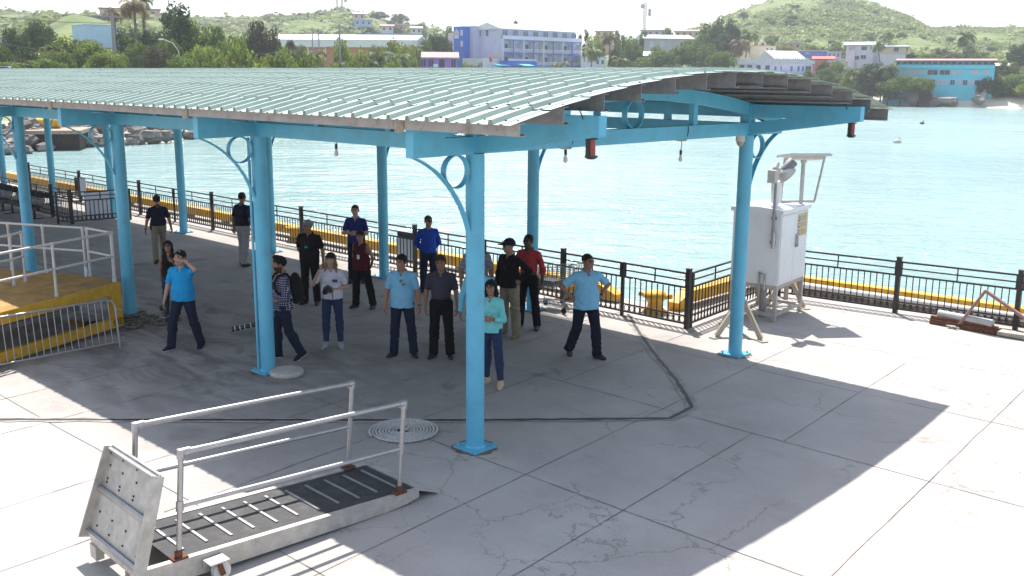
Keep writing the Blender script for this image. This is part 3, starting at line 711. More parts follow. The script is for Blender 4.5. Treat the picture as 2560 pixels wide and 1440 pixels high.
# solar panel
pz = 3.17; pc = (1.20, 0.10)
m = MB(); m.cyl((pc[0], pc[1], 2.20), (pc[0], pc[1], pz - 0.06), 0.04, n=14); m.cyl((pc[0], pc[1], pz - 0.14), (pc[0], pc[1], pz - 0.06), 0.06, n=14); m.build('panel_post', M['alu'], t)
rot = np.array(Matrix.Rotation(R(-47), 3, 'Z') @ Matrix.Rotation(R(-7), 3, 'X'))
m = MB(); m.box((pc[0], pc[1], pz), (0.86, 0.72, 0.045), rot=rot); m.box((pc[0], pc[1], pz - 0.055), (0.62, 0.54, 0.06), rot=rot); so = m.build('solar_panel', M['offwhite'], t)
m = MB(); m.box(np.array((pc[0], pc[1], pz)) + rot @ np.array([0, 0, 0.026]), (0.80, 0.66, 0.006), rot=rot); m.build('solar_cells', mat('solar_cells', (0.02, 0.03, 0.08), 0.15), so)
ex = np.array((pc[0], pc[1], pz)) + rot @ np.array([0.43, 0, -0.02]); ey = np.array((pc[0], pc[1], 2.26)) + rot @ np.array([0.28, 0, 0])
m = MB(); m.beam(ex, ey, 0.035, 0.035); m.beam(ey, (pc[0], pc[1], 2.26), 0.04, 0.05); m.beam((pc[0], pc[1], 2.26), (pc[0] - 0.30, pc[1] + 0.30, 2.26), 0.04, 0.05); m.beam((pc[0] - 0.30, pc[1] + 0.30, 2.24), (pc[0] - 0.28, pc[1] + 0.28, 3.1), 0.035, 0.035); m.build('panel_brace', M['alu_rough'], t)

def brace(u, v, s, label):
    t = uvthing('brace_stand', label, 'stand', u, v, 0, 'beige three legged brace stands')
    m = MB(); m.cyl((0, 0, 0), (0, 0, 0.85 * s), 0.05, n=12); m.build('post', M['beige'], t)
    for a in (R(-100), R(-25), R(150)):
        d = np.array([math.cos(a), math.sin(a), 0]); m = MB()
        m.beam(d * 0.05 + (0, 0, 0.62 * s), d * 0.66 * s + (0, 0, 0.035), 0.125, 0.035, up=np.cross(d, (0, 0, 1))); m.box(d * 0.68 * s + (0, 0, 0.012), (0.2, 0.14, 0.024), rz=a)
        m.build('leg', M['beige'], t)
brace(-0.72, 7.62, 1.0, 'beige three legged brace stand between the far column and the cabinet')
brace(-1.42, 10.6, 0.95, 'beige brace stand half hidden behind the cabinet legs')

# ------------------------------------------------------------------ rusty gear by the right railing
t = uvthing('rusty_skid', 'rusty steel skid carrying a grey pipe and bent red frame by the right railing', 'skid', 1.52, 11.02, 0, rz=-0.03)
m = MB(); m.bb((0, -0.13, 0.0), (1.25, 0.13, 0.10)); m.bb((0.0, -0.10, 0.10), (1.25, -0.02, 0.16)); m.build('base', M['rust'], t)
m = MB(); m.cyl((0.10, 0.03, 0.20), (1.15, -0.05, 0.20), 0.075, n=14); m.build('grey_pipe', M['grey_pipe'], t)
m = MB(); m.beam((0.55, -0.10, 0.08), (0.92, 0.05, 0.78), 0.06, 0.05); m.beam((0.92, 0.05, 0.78), (1.75, -0.02, 0.36), 0.06, 0.05); m.build('bent_frame', M['rustpink'], t)
m = MB(); m.bb((1.27, -0.14, 0.02), (2.6, 0.10, 0.09)); m.build('tail_plate', mat('yellow_edged_plate', (0.42, 0.38, 0.3), 0.7, var=0.2, dirt=(0.4, 0.25, 0.03), dirt_s=4, dirt_a=0.8), t)
m = MB(); pts = [(0.40 + 0.05 * math.cos(k * 1.7) + 0.01 * k, -0.2 + 0.05 * math.sin(k * 2.1), 0.03 + 0.012 * (k % 3)) for k in range(16)]; m.tube(pts, 0.016, 6); m.build('tie_rope', M['rope'], t)

# ------------------------------------------------------------------ aluminium gangway on wheels
GA = math.atan2(0.999, 0.039)
t = uvthing('gangway', 'wheeled aluminium boarding gangway with rubber mat and twin handrails', 'gangway', 0.53, -4.39, 0, rz=GA)
Lg, Wg = 2.98, 0.85
def gz(x): return 0.262 - 0.045 * x
for y, nm in ((-0.105, 'near'), (Wg + 0.04, 'far')):
    m = MB(); a, b = -0.36, 2.80
    m.prism([(a, y, gz(a) - 0.20), (2.35, y, gz(2.35) - 0.15), (2.62, y, gz(b) - 0.115), (b, y, gz(b) - 0.085), (b, y, gz(b) + 0.012), (a, y, gz(a) + 0.012)], (0, 0.065, 0)); m.build('side_beam', M['alu_rough'], t)
m = MB()
for x in np.linspace(-0.3, 2.6, 9): m.bb((x - 0.025, -0.04, gz(x) - 0.12), (x + 0.025, Wg + 0.04, gz(x) - 0.03))
m.build('cross_members', M['alu_rough'], t)
m = MB(); m.prism([(-0.05, -0.035, gz(-0.05) - 0.02), (2.78, -0.035, gz(2.78) - 0.02), (2.78, -0.035, gz(2.78) + 0.002), (-0.05, -0.035, gz(-0.05) + 0.002)], (0, Wg + 0.07, 0)); m.build('rubber_mat', M['mat_rubber'], t)
for k in range(11):
    x = 0.12 + k * 0.252; m = MB(); m.beam((x, 0.10 + 0.02 * (k % 2), gz(x) + 0.009), (x, Wg - 0.08, gz(x) + 0.009), 0.028, 0.012); m.build('grip_strip', M['alu'], t)
m = MB(); m.prism([(2.80, -0.08, gz(2.80) - 0.01), (2.80, -0.08, gz(2.80) + 0.006), (3.10, -0.08, 0.012), (3.10, -0.08, 0.003)], (0, Wg + 0.14, 0)); m.build('lip', M['alu_rough'], t)
for y, s in ((-0.06, 0), (Wg + 0.06, 1)):
    x0, x1 = 0.0, 2.557; z0, z1 = gz(x0) + 0.01, gz(x1) + 0.01; hp = 1.02
    for x, z in ((x0, z0), (x1, z1)):
        ln = lambda h_: (x + 0.085 * h_, y, z + h_); m = MB(); m.cyl(ln(0), ln(hp), 0.027, n=14); m.cyl(ln(hp - 0.06), ln(hp + 0.028), 0.037, n=14); m.cyl(ln(0.46), ln(0.56), 0.036, n=14); p = m.build('handrail_post', M['alu'], t)
        m = MB(); m.box((x, y, z + 0.012), (0.15, 0.10, 0.022)); m.cyl((x, y, z + 0.02), (x, y, z + 0.09), 0.036, n=12); m.build('rusty_foot', M['rust'], p)
    m = MB(); m.cyl((x0 + 0.067, y, z0 + hp), (x1 + 0.107, y, z1 + hp), 0.028, n=14); m.cyl((x0 + 0.067, y, z0 + hp), (x0 + 0.17, y, z0 + hp), 0.036, n=14); m.cyl((x1 + .02, y, z1 + hp), (x1 + 0.107, y, z1 + hp), 0.036, n=14); m.build('top_rail', M['alu'], t)
    m = MB(); m.cyl((x0 + .043, y, z0 + 0.51), (x1 + .043, y, z1 + 0.51), 0.025, n=14); m.build('mid_rail', M['alu'], t)
# folded flap standing at the left end
m = MB(); zb, zt_ = 0.25, 1.13; xb, xt = -0.37, -0.10
def fp(y, k, off=0.0): return (xb + (xt - xb) * k - off * 0.96, y, zb + (zt_ - zb) * k - off * 0.28)
ya, yb, yc, yd = -0.15, Wg + 0.22, -0.05, Wg + 0.14
m.add([fp(ya, 0), fp(yb, 0), fp(yd, 1), fp(yc, 1), fp(ya, 0, .02), fp(yb, 0, .02), fp(yd, 1, .02), fp(yc, 1, .02)], [(0, 1, 2, 3), (4, 7, 6, 5), (0, 4, 5, 1), (1, 5, 6, 2), (2, 6, 7, 3), (3, 7, 4, 0)])
for k in (0.15, 0.3, 0.62, 0.66, 0.8, 0.95):
    for f in (0.15, 0.4, 0.65, 0.88): m.box(np.array(fp(ya + (yb - ya) * f, k, .024 if k not in (.95,) else .05)), (0.012, 0.018, 0.018), m=1)
fl = m.build('flap', [M['alu_rough'], M['rust']], t)
for (p, q) in (((ya, 0), (yc, 1)), ((yb, 0), (yd, 1))):
    m = MB(); m.beam(np.array(fp(*p, .06)), np.array(fp(*q, .04)), 0.014, 0.12, up=(1, 0, 0.3)); m.build('flap_flange', M['alu_rough'], fl)
for k in (0.04, 0.52, 0.95):
    m = MB(); y1, y2 = ya + (yc - ya) * k + 0.02, yb + (yd - yb) * k - 0.02; m.beam(np.array(fp(y1, k, .034)), np.array(fp(y2, k, .034)), 0.08, 0.03, up=(1, 0, .3)); m.build('flap_stiffener', M['alu'], fl)
m = MB(); m.bb((-0.40, -0.12, 0.20), (-0.34, Wg + 0.14, 0.29)); m.bb((-0.42, Wg - 0.02, 0.06), (-0.34, Wg + 0.12, 0.20)); m.bb((-0.42, -0.13, 0.02), (-0.30, -0.03, 0.20)); m.build('end_beam', M['alu_rough'], t)
for y, s in ((-0.20, -1), (Wg + 0.20, 1)):
    m = MB(); m.box((0.30, y, 0.205), (0.20, 0.16, 0.014)); m.bb((0.20, y - 0.012 + 0.08 * -s, 0.13), (0.40, y + 0.012 + 0.08 * -s, 0.20)); c = m.build('caster_plate', M['alu'], t)
    m = MB(); m.beam((0.30, y - 0.05, 0.20), (0.34, y - 0.05, 0.06), 0.05, 0.012, up=(0, 1, 0)); m.beam((0.30, y + 0.05, 0.20), (0.34, y + 0.05, 0.06), 0.05, 0.012, up=(0, 1, 0)); m.build('fork', M['rust'], c)
    m = MB(); m.cyl((0.34, y - 0.032, 0.09), (0.34, y + 0.032, 0.09), 0.088, n=22); m.build('wheel', M['offwhite'], c)

# ------------------------------------------------------------------ rope coil, hose, rope heap
def coil(name, label, u, v, mk):
    pts = []; n = 360; turns = 8.6
    for k in range(n):
        a = turns * 2 * math.pi * k / n; r = 0.09 + 0.375 * k / n; pts.append((r * math.cos(a), r * math.sin(a), 0.025 + 0.004 * math.sin(a * 1.3)))
    for k in range(26):
        a = k * 0.5; pts.insert(0, (0.06 * math.cos(a + 1) * (1 - k / 60), 0.06 * math.sin(a * 1.2), 0.03 + 0.0035 * k))
    P = [np.array(p) for p in pts]; m = MB(); q = []
    m.tube(P, 0.0155, 8)
    # the lay of the rope: two strands wound round the core
    for ph in (0, math.pi * 2 / 3, math.pi * 4 / 3):
        S_ = []; s = 0.0
        for i in range(26, len(P) - 1):
            for f in (0, 0.34, 0.67):
                c = P[i] + (P[i + 1] - P[i]) * f; d = nrm(P[i + 1] - P[i]); x = nrm(np.cross((0, 0, 1), d)); y = np.cross(d, x)
                s += np.linalg.norm(P[i + 1] - P[i]) / 3; a = ph + s / 0.016; S_.append(c + (x * math.cos(a) + y * math.sin(a)) * 0.0105)
        m.tube(S_, 0.0095, 4)
    o = m.build(name, mk, None, loc=PW(u, v)); tag(o, label, 'rope'); return o
coil('rope_coil', 'flat spiral coil of pale grey rope lying on the slab', -1.08, -0.27, M['rope'])
m = MB(); prof = [(0.02, 0.05)]
for k in range(9): r = 0.05 + k * 0.022; prof += [(r, 0.085), (r + 0.010, 0.078), (r + 0.02, 0.085)]
prof += [(0.262, 0.075), (0.266, 0.04), (0.262, 0.004), (0.05, 0.002)]
m.lathe(prof, n=40); m.beam((-0.27, 0.02, 0.04), (-0.36, 0.05, 0.035), 0.05, 0.05); o = m.build('hose_roll', M['canvas'], None, loc=PW(-4.40, 0.10)); o.rotation_euler.z = TH; tag(o, 'rolled off white canvas fire hose beside the second column foot', 'hose')
m = MB(); r2 = random.Random(3)
for k in range(9):
    cx, cy = r2.uniform(-0.35, 0.45), r2.uniform(-0.3, 0.35); a0 = r2.uniform(0, 6); pts = []
    for i in range(22): a = a0 + i * 0.42; rr_ = 0.13 + 0.06 * math.sin(i * 0.9 + k); pts.append((cx + rr_ * math.cos(a) + i * 0.006, cy + rr_ * 0.8 * math.sin(a), 0.025 + 0.03 * (k % 4) + 0.03 * abs(math.sin(i * 0.7 + k))))
    m.tube(pts, 0.024, 6)
o = m.build('rope_heap', M['rope_old'], None, loc=PW(-9.15, -0.02)); tag(o, 'tangled heap of old dirty rope around the third column foot', 'rope')

# ------------------------------------------------------------------ yellow boarding platform with white handrails
pA, pB, pC_, pD, pE = [np.array(p) for p in ((-9.05, -0.40), (-9.97, -0.53), (-13.2, -2.1), (-11.4, -5.6), (-7.35, -4.55))]
t = uvthing('boarding_platform', 'yellow timber boarding platform with white pipe handrails', 'platform', *pA)
rel = lambda p, z: (p[0] - pA[0], p[1] - pA[1], z)
m = MB(); m.prism([rel(p, 0.86) for p in (pA, pB, pC_, pD, pE)], (0, 0, 0.04)); m.build('deck', M['yellow_deck'], t)
fd = nrm(pE - pA); fn = np.array([-fd[1], fd[0]])
if fn @ (np.array([0, 0]) - pA) < 0: fn = -fn
m = MB(); m.beam(rel(pA, 0.79), rel(pE, 0.79), 0.06, 0.21); m.build('fascia', M['yellow'], t)
m = MB(); m.beam(rel(pA, 0.785), rel(pB, 0.785), 0.05, 0.17); m.build('end_fascia', M['yellow_deck'], t)
m = MB(); m.box(rel(pA + fd * 0.13, 0.40), (0.24, 0.10, 0.58), rz=math.atan2(fd[1], fd[0])); m.build('corner_post', M['yellow'], t)
m = MB(); m.beam(rel(pA + fd * 0.02, 0.16), rel(pE, 0.16), 0.10, 0.17); m.build('lower_beam', M['yellow'], t)
inn = -fn
m = MB(); m.beam(rel(pA + fd * 0.3 + inn * 0.75, 0.40), rel(pE + inn * 0.75, 0.40), 0.10, 0.10); m.build('inner_beam', M['galv'], t)
m = MB(); m.beam(rel(pA + fd * 0.35, 0.12), rel(pA + fd * 0.35 + inn * 0.9, 0.12), 0.10, 0.12); m.build('cross_beam', M['yellow_deck'], t)
m = MB(); m.prism([rel(p, 0.12) for p in (pA + fd * 0.5 + inn * 0.95, pA + fd * 4.4 + inn * 0.95)] + [rel(p, 0.84) for p in (pA + fd * 4.4 + inn * 0.95, pA + fd * 0.5 + inn * 0.95)], (inn[0] * 0.05, inn[1] * 0.05, 0)); m.build('inner_panel', mat('grimy_panel', (0.22, 0.19, 0.165), 0.8, var=0.3), t)
m = MB(); m.cyl(rel(pA + fd * 0.5 + inn * 0.2, 0.12), rel(pA + fd * 0.5 + inn * 0.32, 0.12), 0.12, n=18); m.build('wheel', M['black'], t)
def handrail(base_pts, closed_ends=(True, True), zt=1.82, z0=0.9):
    P = [np.array(p) for p in base_pts]
    for p in P:
        m = MB(); m.cyl(rel(p, z0), rel(p, zt), 0.024, n=10); m.cyl(rel(p, z0), rel(p, z0 + 0.06), 0.034, n=10); m.cyl(rel(p, zt - 0.05), rel(p, zt + 0.026), 0.032, n=10); m.build('handrail_post', M['offwhite'], t)
    for z in (zt, (z0 + zt) / 2 + 0.02):
        m = MB()
        for a, b in zip(P[:-1], P[1:]): m.cyl(rel(a, z), rel(b, z), 0.023, n=10)
        m.build('handrail', M['offwhite'], t)
handrail([pA + fd * 0.04 + inn * 0.05, pA + fd * 1.42 + inn * 0.05, pA + fd * 2.8 + inn * 0.05, pE + inn * 0.05])
handrail([pA + fd * 0.05 + inn * 0.06, pB + fd * 0.05 - inn * 0.05])
handrail([pB + fd * 0.05 + inn * 0.05, pB + (pC_ - pB) * 0.27 + fd * 0.06, pB + (pC_ - pB) * 0.5 + fd * 0.06, pB + (pC_ - pB) * 0.72 + fd * 0.06, pC_])
handrail([np.array([-10.22, -1.62]), np.array([-10.0, -1.9]), np.array([-9.3, -3.4])])
t2 = uvthing('water_bottle', 'small clear plastic bottle standing on the yellow platform edge', 'bottle', -9.93, -0.62, 0.9)
m = MB(); m.lathe([(0.03, 0), (0.032, 0.02), (0.032, 0.14), (0.014, 0.18), (0.014, 0.2)], n=12); m.build('body', mat('clear_plastic', (0.6, 0.66, 0.75), 0.15), t2)
m = MB(); m.cyl((0, 0, 0.2), (0, 0, 0.22), 0.016, n=10); m.build('cap', mat('blue_cap', (0.05, 0.15, 0.5), 0.4), t2)

# ------------------------------------------------------------------ steel crowd barrier
b0, b1 = np.array([-7.83, -1.02]), np.array([-7.78, -3.35])
t = uvthing('crowd_barrier', 'galvanised steel crowd barrier standing in front of the yellow platform', 'barrier', *b0, rz=math.atan2(*(b1 - b0)[::-1]))
Lb = 2.33; tilt = 0.10
def bpnt(x, z): return (x, -tilt * z, z)
m = MB(); r = 0.16; pts = [bpnt(0.0, 0.0), bpnt(0, 0.85 - r)]
for a in np.linspace(0, math.pi / 2, 6)[1:]: pts.append(bpnt(r - r * math.cos(a), 0.85 - r + r * math.sin(a)))
pts += [bpnt(Lb - r, 0.85)]
for a in np.linspace(0, math.pi / 2, 6)[1:]: pts.append(bpnt(Lb - r + r * math.sin(a), 0.85 - r + r * math.cos(a)))
pts += [bpnt(Lb, 0)]
m.tube(pts, 0.019, 10); m.cyl(bpnt(0, 0.10), bpnt(Lb, 0.10), 0.017, n=10); m.build('frame', M['alu'], t)
m = MB()
for k in range(1, 20): x = Lb * k / 20; m.cyl(bpnt(x, 0.10), bpnt(x, 0.845), 0.0085, n=6)
m.build('bars', M['alu'], t)
for z in (0.17, 0.66):
    m = MB(); m.tube([bpnt(-0.01, z), bpnt(-0.09, z), bpnt(-0.09, z - 0.03)], 0.010, 6); m.build('hook', M['alu'], t)

# ------------------------------------------------------------------ row of black seats at the far left
M['seat'] = mat('black_seat_shell', (0.022, 0.024, 0.03), 0.5, var=0.1)
seat_me = None
for b in range(3):
    u0 = -24.7 - b * 2.75
    t = uvthing('bench_seating', ('bench of black shell seats nearest the gate railing', 'bench of black shell seats between two blue columns', 'bench of black shell seats at the far left edge')[b], 'bench', u0, 4.15, 0, 'black beam seats by the inner railing')
    m = MB(); m.bb((-2.5, -0.04, 0.30), (0.1, 0.04, 0.38)); m.build('beam', M['iron'], t)
    for x in (-0.25, -2.15):
        m = MB(); m.bb((x - 0.03, -0.03, 0.02), (x + 0.03, 0.03, 0.30)); m.bb((x - 0.03, -0.27, 0.0), (x + 0.03, 0.27, 0.03)); m.build('leg', M['iron'], t)
    for k in range(5):
        if seat_me is None:
            m = MB(); pr = [(-0.24, 0.43), (-0.2, 0.445), (0.05, 0.41), (0.17, 0.42), (0.22, 0.50), (0.27, 0.68), (0.30, 0.86)]
            for (y, z), (y2, z2) in zip(pr[:-1], pr[1:]): m.beam((0, y, z), (0, y2, z2), 0.44, 0.018)
            seat_me = m.mesh('seat', M['seat'])
        link('seat', seat_me, t, (-0.2 - 0.5 * k, 0, 0))

# ------------------------------------------------------------------ shopping cart
t = uvthing('shopping_cart', 'old wire shopping cart parked against the railing', 'cart', -4.95, 6.62, 0, rz=0.02)
M['wire'] = mat('dull_chrome_wire', (0.30, 0.29, 0.28), 0.4, metal=0.7, var=0.15)
x0, x1 = 0.08, 0.98; wz = 0.29
A_ = lambda f, s: np.array([x0 + (x1 - x0) * f, s * (0.20 + 0.08 * f), 0])
m = MB()
def topz(f): return 0.84 + 0.13 * f
def botz(f): return 0.46 + 0.10 * f
for s in (-1, 1):
    for f in np.linspace(0, 1, 15): a = A_(f, s); m.beam(a + (0, 0, botz(f)), a * (1, 1.08, 1) + (0, 0, topz(f)), 0.006, 0.006)
    for k in np.linspace(0, 1, 11):
        m.beam(A_(0, s) * (1, 1 + 0.08 * k, 1) + (0, 0, botz(0) + (topz(0) - botz(0)) * k), A_(1, s) * (1, 1 + 0.08 * k, 1) + (0, 0, botz(1) + (topz(1) - botz(1)) * k), 0.006 if k not in (0, 1) else 0.012, 0.006 if k not in (0, 1) else 0.012)
for k in np.linspace(0, 1, 11):
    for f in (0, 1):
        z = botz(f) + (topz(f) - botz(f)) * k; a, b = A_(f, -1) * (1, 1 + .08 * k, 1), A_(f, 1) * (1, 1 + .08 * k, 1); m.beam(a + (0, 0, z), b + (0, 0, z), 0.006, 0.006)
for q in np.linspace(-1, 1, 9):
    m.beam((x0, 0.2 * q, botz(0)), (x0, 0.2 * q, topz(0)), 0.006, 0.006); m.beam((x0, 0.2 * q, botz(0)), (x1, 0.28 * q, botz(1)), 0.006, 0.006); m.beam((x1, 0.28 * q, botz(1)), (x1, 0.28 * q, topz(1)), 0.006, 0.006)
m.build('basket', M['wire'], t)
m = MB(); m.tube([(x1, -0.29, topz(1)), (x1 + 0.14, -0.29, topz(1) + 0.07), (x1 + 0.14, 0.29, topz(1) + 0.07), (x1, 0.29, topz(1))], 0.013, 8); m.build('handle', M['wire'], t)
m = MB()
for s in (-1, 1):
    m.tube([(x1, s * 0.26, botz(1)), (x1 - 0.08, s * 0.25, 0.25), (x1, s * 0.24, 0.17), (0.05, s * 0.14, 0.13)], 0.013, 8); m.tube([(0.35, s * 0.17, 0.15), (0.30, s * 0.19, 0.47)], 0.010, 6)
m.tube([(0.05, -0.14, 0.13), (0.0, 0, 0.13), (0.05, 0.14, 0.13)], 0.013, 8)
for q in np.linspace(-0.9, 0.9, 6): m.beam((0.1, 0.13 * q, 0.15), (0.9, 0.22 * q, 0.18), 0.006, 0.006)
m.build('undercarriage', M['wire'], t)
for x, y in ((0.08, -0.16), (0.08, 0.16), (0.92, -0.25), (0.92, 0.25)):
    m = MB(); m.cyl((x, y - 0.014, 0.062), (x, y + 0.014, 0.062), 0.062, n=16); m.beam((x, y - 0.02, 0.06), (x + 0.02, y - 0.02, 0.15), 0.02, 0.006); m.beam((x, y + 0.02, 0.06), (x + 0.02, y + 0.02, 0.15), 0.02, 0.006); m.build('wheel', M['rubber'], t)
m = MB(); m.bb((0.12, -0.15, 0.47), (0.55, 0.16, 0.60)); m.build('load', mat('dark_bundle', (0.05, 0.055, 0.06), 0.8), t)
# ------------------------------------------------------------------ people: one smooth surface per body, clothes grown over it
def snet(F, org, h):
    """surface of F < 0 on a regular grid (naive surface nets)"""
    S = F < 0; n = np.array(F.shape); c = np.zeros(tuple(n - 1), np.int8)
    for i in (0, 1):
        for j in (0, 1):
            for k in (0, 1): c += S[i:n[0] - 1 + i, j:n[1] - 1 + j, k:n[2] - 1 + k]
    I, J, K = np.nonzero((c > 0) & (c < 8)); m = len(I)
    acc = np.zeros((m, 3), np.float32); cnt = np.zeros(m, np.float32)
    cor = [(i, j, k) for i in (0, 1) for j in (0, 1) for k in (0, 1)]
    val = {q: F[I + q[0], J + q[1], K + q[2]] for q in cor}
    for a in cor:
        for ax in range(3):
            if a[ax]: continue
            b = list(a); b[ax] = 1; b = tuple(b); fa, fb = val[a], val[b]; x = (fa < 0) != (fb < 0)
            t = np.where(x, fa / np.where(x, fa - fb, 1), 0); p = np.tile(np.array(a, np.float32), (m, 1)); p[:, ax] += t
            acc += p * x[:, None]; cnt += x
    V = (acc / cnt[:, None] + np.stack([I, J, K], 1)) * h + org
    idx = np.full(tuple(n - 1), -1, np.int32); idx[I, J, K] = np.arange(m); Q = []
    for ax in range(3):
        A = S.take(range(0, n[ax] - 1), ax); B = S.take(range(1, n[ax]), ax); X = np.array(np.nonzero(A != B)).T
        o1, o2 = [(1, 2), (2, 0), (0, 1)][ax]
        X = X[(X[:, o1] > 0) & (X[:, o2] > 0) & (X[:, o1] < n[o1] - 1) & (X[:, o2] < n[o2] - 1)]
        d1 = np.zeros(3, int); d1[o1] = 1; d2 = np.zeros(3, int); d2[o2] = 1; g = lambda P: idx[P[:, 0], P[:, 1], P[:, 2]]
        q = np.stack([g(X - d1 - d2), g(X - d2), g(X), g(X - d1)], 1); s = A[X[:, 0], X[:, 1], X[:, 2]]
        Q.append(np.where(s[:, None], q, q[:, ::-1]))
    return V, np.concatenate(Q)

class Field:
    """signed distance of blended round cones and ellipsoids"""
    def __init__(s, lo, hi, h):
        s.h = h; s.lo = np.asarray(lo, float); s.n = np.ceil((np.asarray(hi) - s.lo) / h).astype(int) + 1
        s.ax = [(s.lo[i] + h * np.arange(s.n[i])).astype(np.float32) for i in range(3)]; s.F = np.full(tuple(s.n), 0.3, np.float32)
    def _sub(s, lo, hi, mg):
        sl = []
        for i in range(3):
            a = max(0, int((lo[i] - mg - s.lo[i]) / s.h)); b = min(s.n[i], int((hi[i] + mg - s.lo[i]) / s.h) + 2)
            if b <= a: return None, None
            sl.append(slice(a, b))
        sl = tuple(sl); return sl, (s.ax[0][sl[0]][:, None, None], s.ax[1][sl[1]][None, :, None], s.ax[2][sl[2]][None, None, :])
    def _mix(s, sl, d, k, sub=False):
        F = s.F[sl]
        if sub: s.F[sl] = np.maximum(F, -d); return
        if k > 0:
            h = np.clip(0.5 + 0.5 * (F - d) / k, 0, 1); s.F[sl] = F * (1 - h) + d * h - k * h * (1 - h)
        else: s.F[sl] = np.minimum(F, d)
    def rc(s, a, b, r1, r2, k=0.02, cut=None, sub=False, sq=None):
        a = np.asarray(a, float); b = np.asarray(b, float); r = max(r1, r2)
        sl, g = s._sub(np.minimum(a, b) - r, np.maximum(a, b) + r, 0.03 + k)
        if sl is None: return s
        ab = b - a; L2 = ab @ ab + 1e-9
        x, y, z = g[0] - a[0], g[1] - a[1], g[2] - a[2]
        t = np.clip((x * ab[0] + y * ab[1] + z * ab[2]) / L2, 0, 1)
        d = np.sqrt((x - t * ab[0]) ** 2 + (y - t * ab[1]) ** 2 + (z - t * ab[2]) ** 2) - (r1 + (r2 - r1) * t)
        if cut is not None:
            for c, nn in cut: d = np.maximum(d, (g[0] - c[0]) * nn[0] + (g[1] - c[1]) * nn[1] + (g[2] - c[2]) * nn[2])
        s._mix(sl, d.astype(np.float32), k, sub); return s
    def el(s, c, r, k=0.02, R_=None, sub=False, cut=None):
        c = np.asarray(c, float); r = np.asarray(r, float); m = r.max() if R_ is not None else r
        sl, g = s._sub(c - m, c + m, 0.03 + k)
        if sl is None: return s
        x, y, z = g[0] - c[0], g[1] - c[1], g[2] - c[2]
        if R_ is not None: x, y, z = [x * R_[0][i] + y * R_[1][i] + z * R_[2][i] for i in range(3)]
        k0 = np.sqrt((x / r[0]) ** 2 + (y / r[1]) ** 2 + (z / r[2]) ** 2); k1 = np.sqrt((x / r[0] ** 2) ** 2 + (y / r[1] ** 2) ** 2 + (z / r[2] ** 2) ** 2)
        d = k0 * (k0 - 1) / (k1 + 1e-6)
        if cut is not None:
            for cc, nn in cut: d = np.maximum(d, (g[0] - cc[0]) * nn[0] + (g[1] - cc[1]) * nn[1] + (g[2] - cc[2]) * nn[2])
        s._mix(sl, d.astype(np.float32), k, sub); return s
    def clip(s, p, n):
        n = nrm(n); d = (s.ax[0][:, None, None] - p[0]) * n[0] + (s.ax[1][None, :, None] - p[1]) * n[1] + (s.ax[2][None, None, :] - p[2]) * n[2]
        s.F = np.maximum(s.F, d.astype(np.float32)); return s
    def net(s): return snet(s.F, s.lo, s.h)

def cloth_mat(name, col, kind=None, rough=0.85):
    m = mat(name, col, rough, var=0.10, vs=7, bump=0.55, bs=13, spec=0.2)
    if kind:
        t = m.node_tree; b = t.nodes['Principled BSDF']; L = t.links.new; c = N(t, 'ShaderNodeTexCoord'); sp = N(t, 'ShaderNodeSeparateXYZ'); L(c.outputs['Object'], sp.inputs[0])
        def lines(out, sc, w):
            a = N(t, 'ShaderNodeMath', operation='MULTIPLY'); a.inputs[1].default_value = sc; L(out, a.inputs[0]); f = N(t, 'ShaderNodeMath', operation='FRACT'); L(a.outputs[0], f.inputs[0])
            g = N(t, 'ShaderNodeMath', operation='LESS_THAN'); g.inputs[1].default_value = w; L(f.outputs[0], g.inputs[0]); return g.outputs[0]
        old = b.inputs['Base Color'].links[0].from_socket
        mk = None
        for o, sc, w in kind[1]:
            if o == 'XY':
                q = N(t, 'ShaderNodeMath', operation='ADD'); L(sp.outputs['X'], q.inputs[0]); L(sp.outputs['Y'], q.inputs[1]); src = q.outputs[0]
            else: src = sp.outputs[o]
            l = lines(src, sc, w)
            if mk is None: mk = l
            else: q = N(t, 'ShaderNodeMath', operation='MAXIMUM'); L(mk, q.inputs[0]); L(l, q.inputs[1]); mk = q.outputs[0]
        x = N(t, 'ShaderNodeMixRGB'); x.inputs[2].default_value = (*kind[0], 1); L(mk, x.inputs[0]); L(old, x.inputs[1]); L(x.outputs[0], b.inputs['Base Color'])
    return m
_cm = {}
def cmat(name, col, kind=None, rough=0.85):
    if name not in _cm: _cm[name] = cloth_mat(name, col, kind, rough)
    return _cm[name]
SKIN = {'fair': (0.46, 0.27, 0.20), 'tan': (0.34, 0.175, 0.112), 'olive': (0.28, 0.14, 0.09), 'dark': (0.085, 0.042, 0.028)}
def smat(tone):
    k = 'skin_' + tone
    if k not in _cm:
        m = mat(k, SKIN[tone], 0.5, var=0.08, vs=9, spec=0.35); m.node_tree.nodes['Principled BSDF'].inputs['Subsurface Weight'].default_value = 0.08
        m.node_tree.nodes['Principled BSDF'].inputs['Subsurface Radius'].default_value = (0.02, 0.008, 0.004); _cm[k] = m
        c = SKIN[tone]; _cm['lip_' + tone] = mat('lip_' + tone, (c[0] * 0.85, c[1] * 0.62, c[2] * 0.65), 0.45, var=0.05)
    return _cm[k]
HAIRC = {'black': (0.012, 0.010, 0.010), 'brown': (0.045, 0.026, 0.016), 'grey': (0.30, 0.29, 0.28), 'blond': (0.26, 0.17, 0.08)}
def hmat(c):
    k = 'hair_' + c
    if k not in _cm: _cm[k] = mat(k, HAIRC[c], 0.65, var=0.35, vs=60, bump=0.7, bs=110, spec=0.2)
    return _cm[k]
M['lens_dark'] = mat('dark_lens', (0.008, 0.008, 0.01), 0.08, spec=0.9)
M['leather'] = mat('black_leather', (0.012, 0.011, 0.011), 0.35)
M['sole'] = mat('white_sole', (0.6, 0.6, 0.62), 0.7)
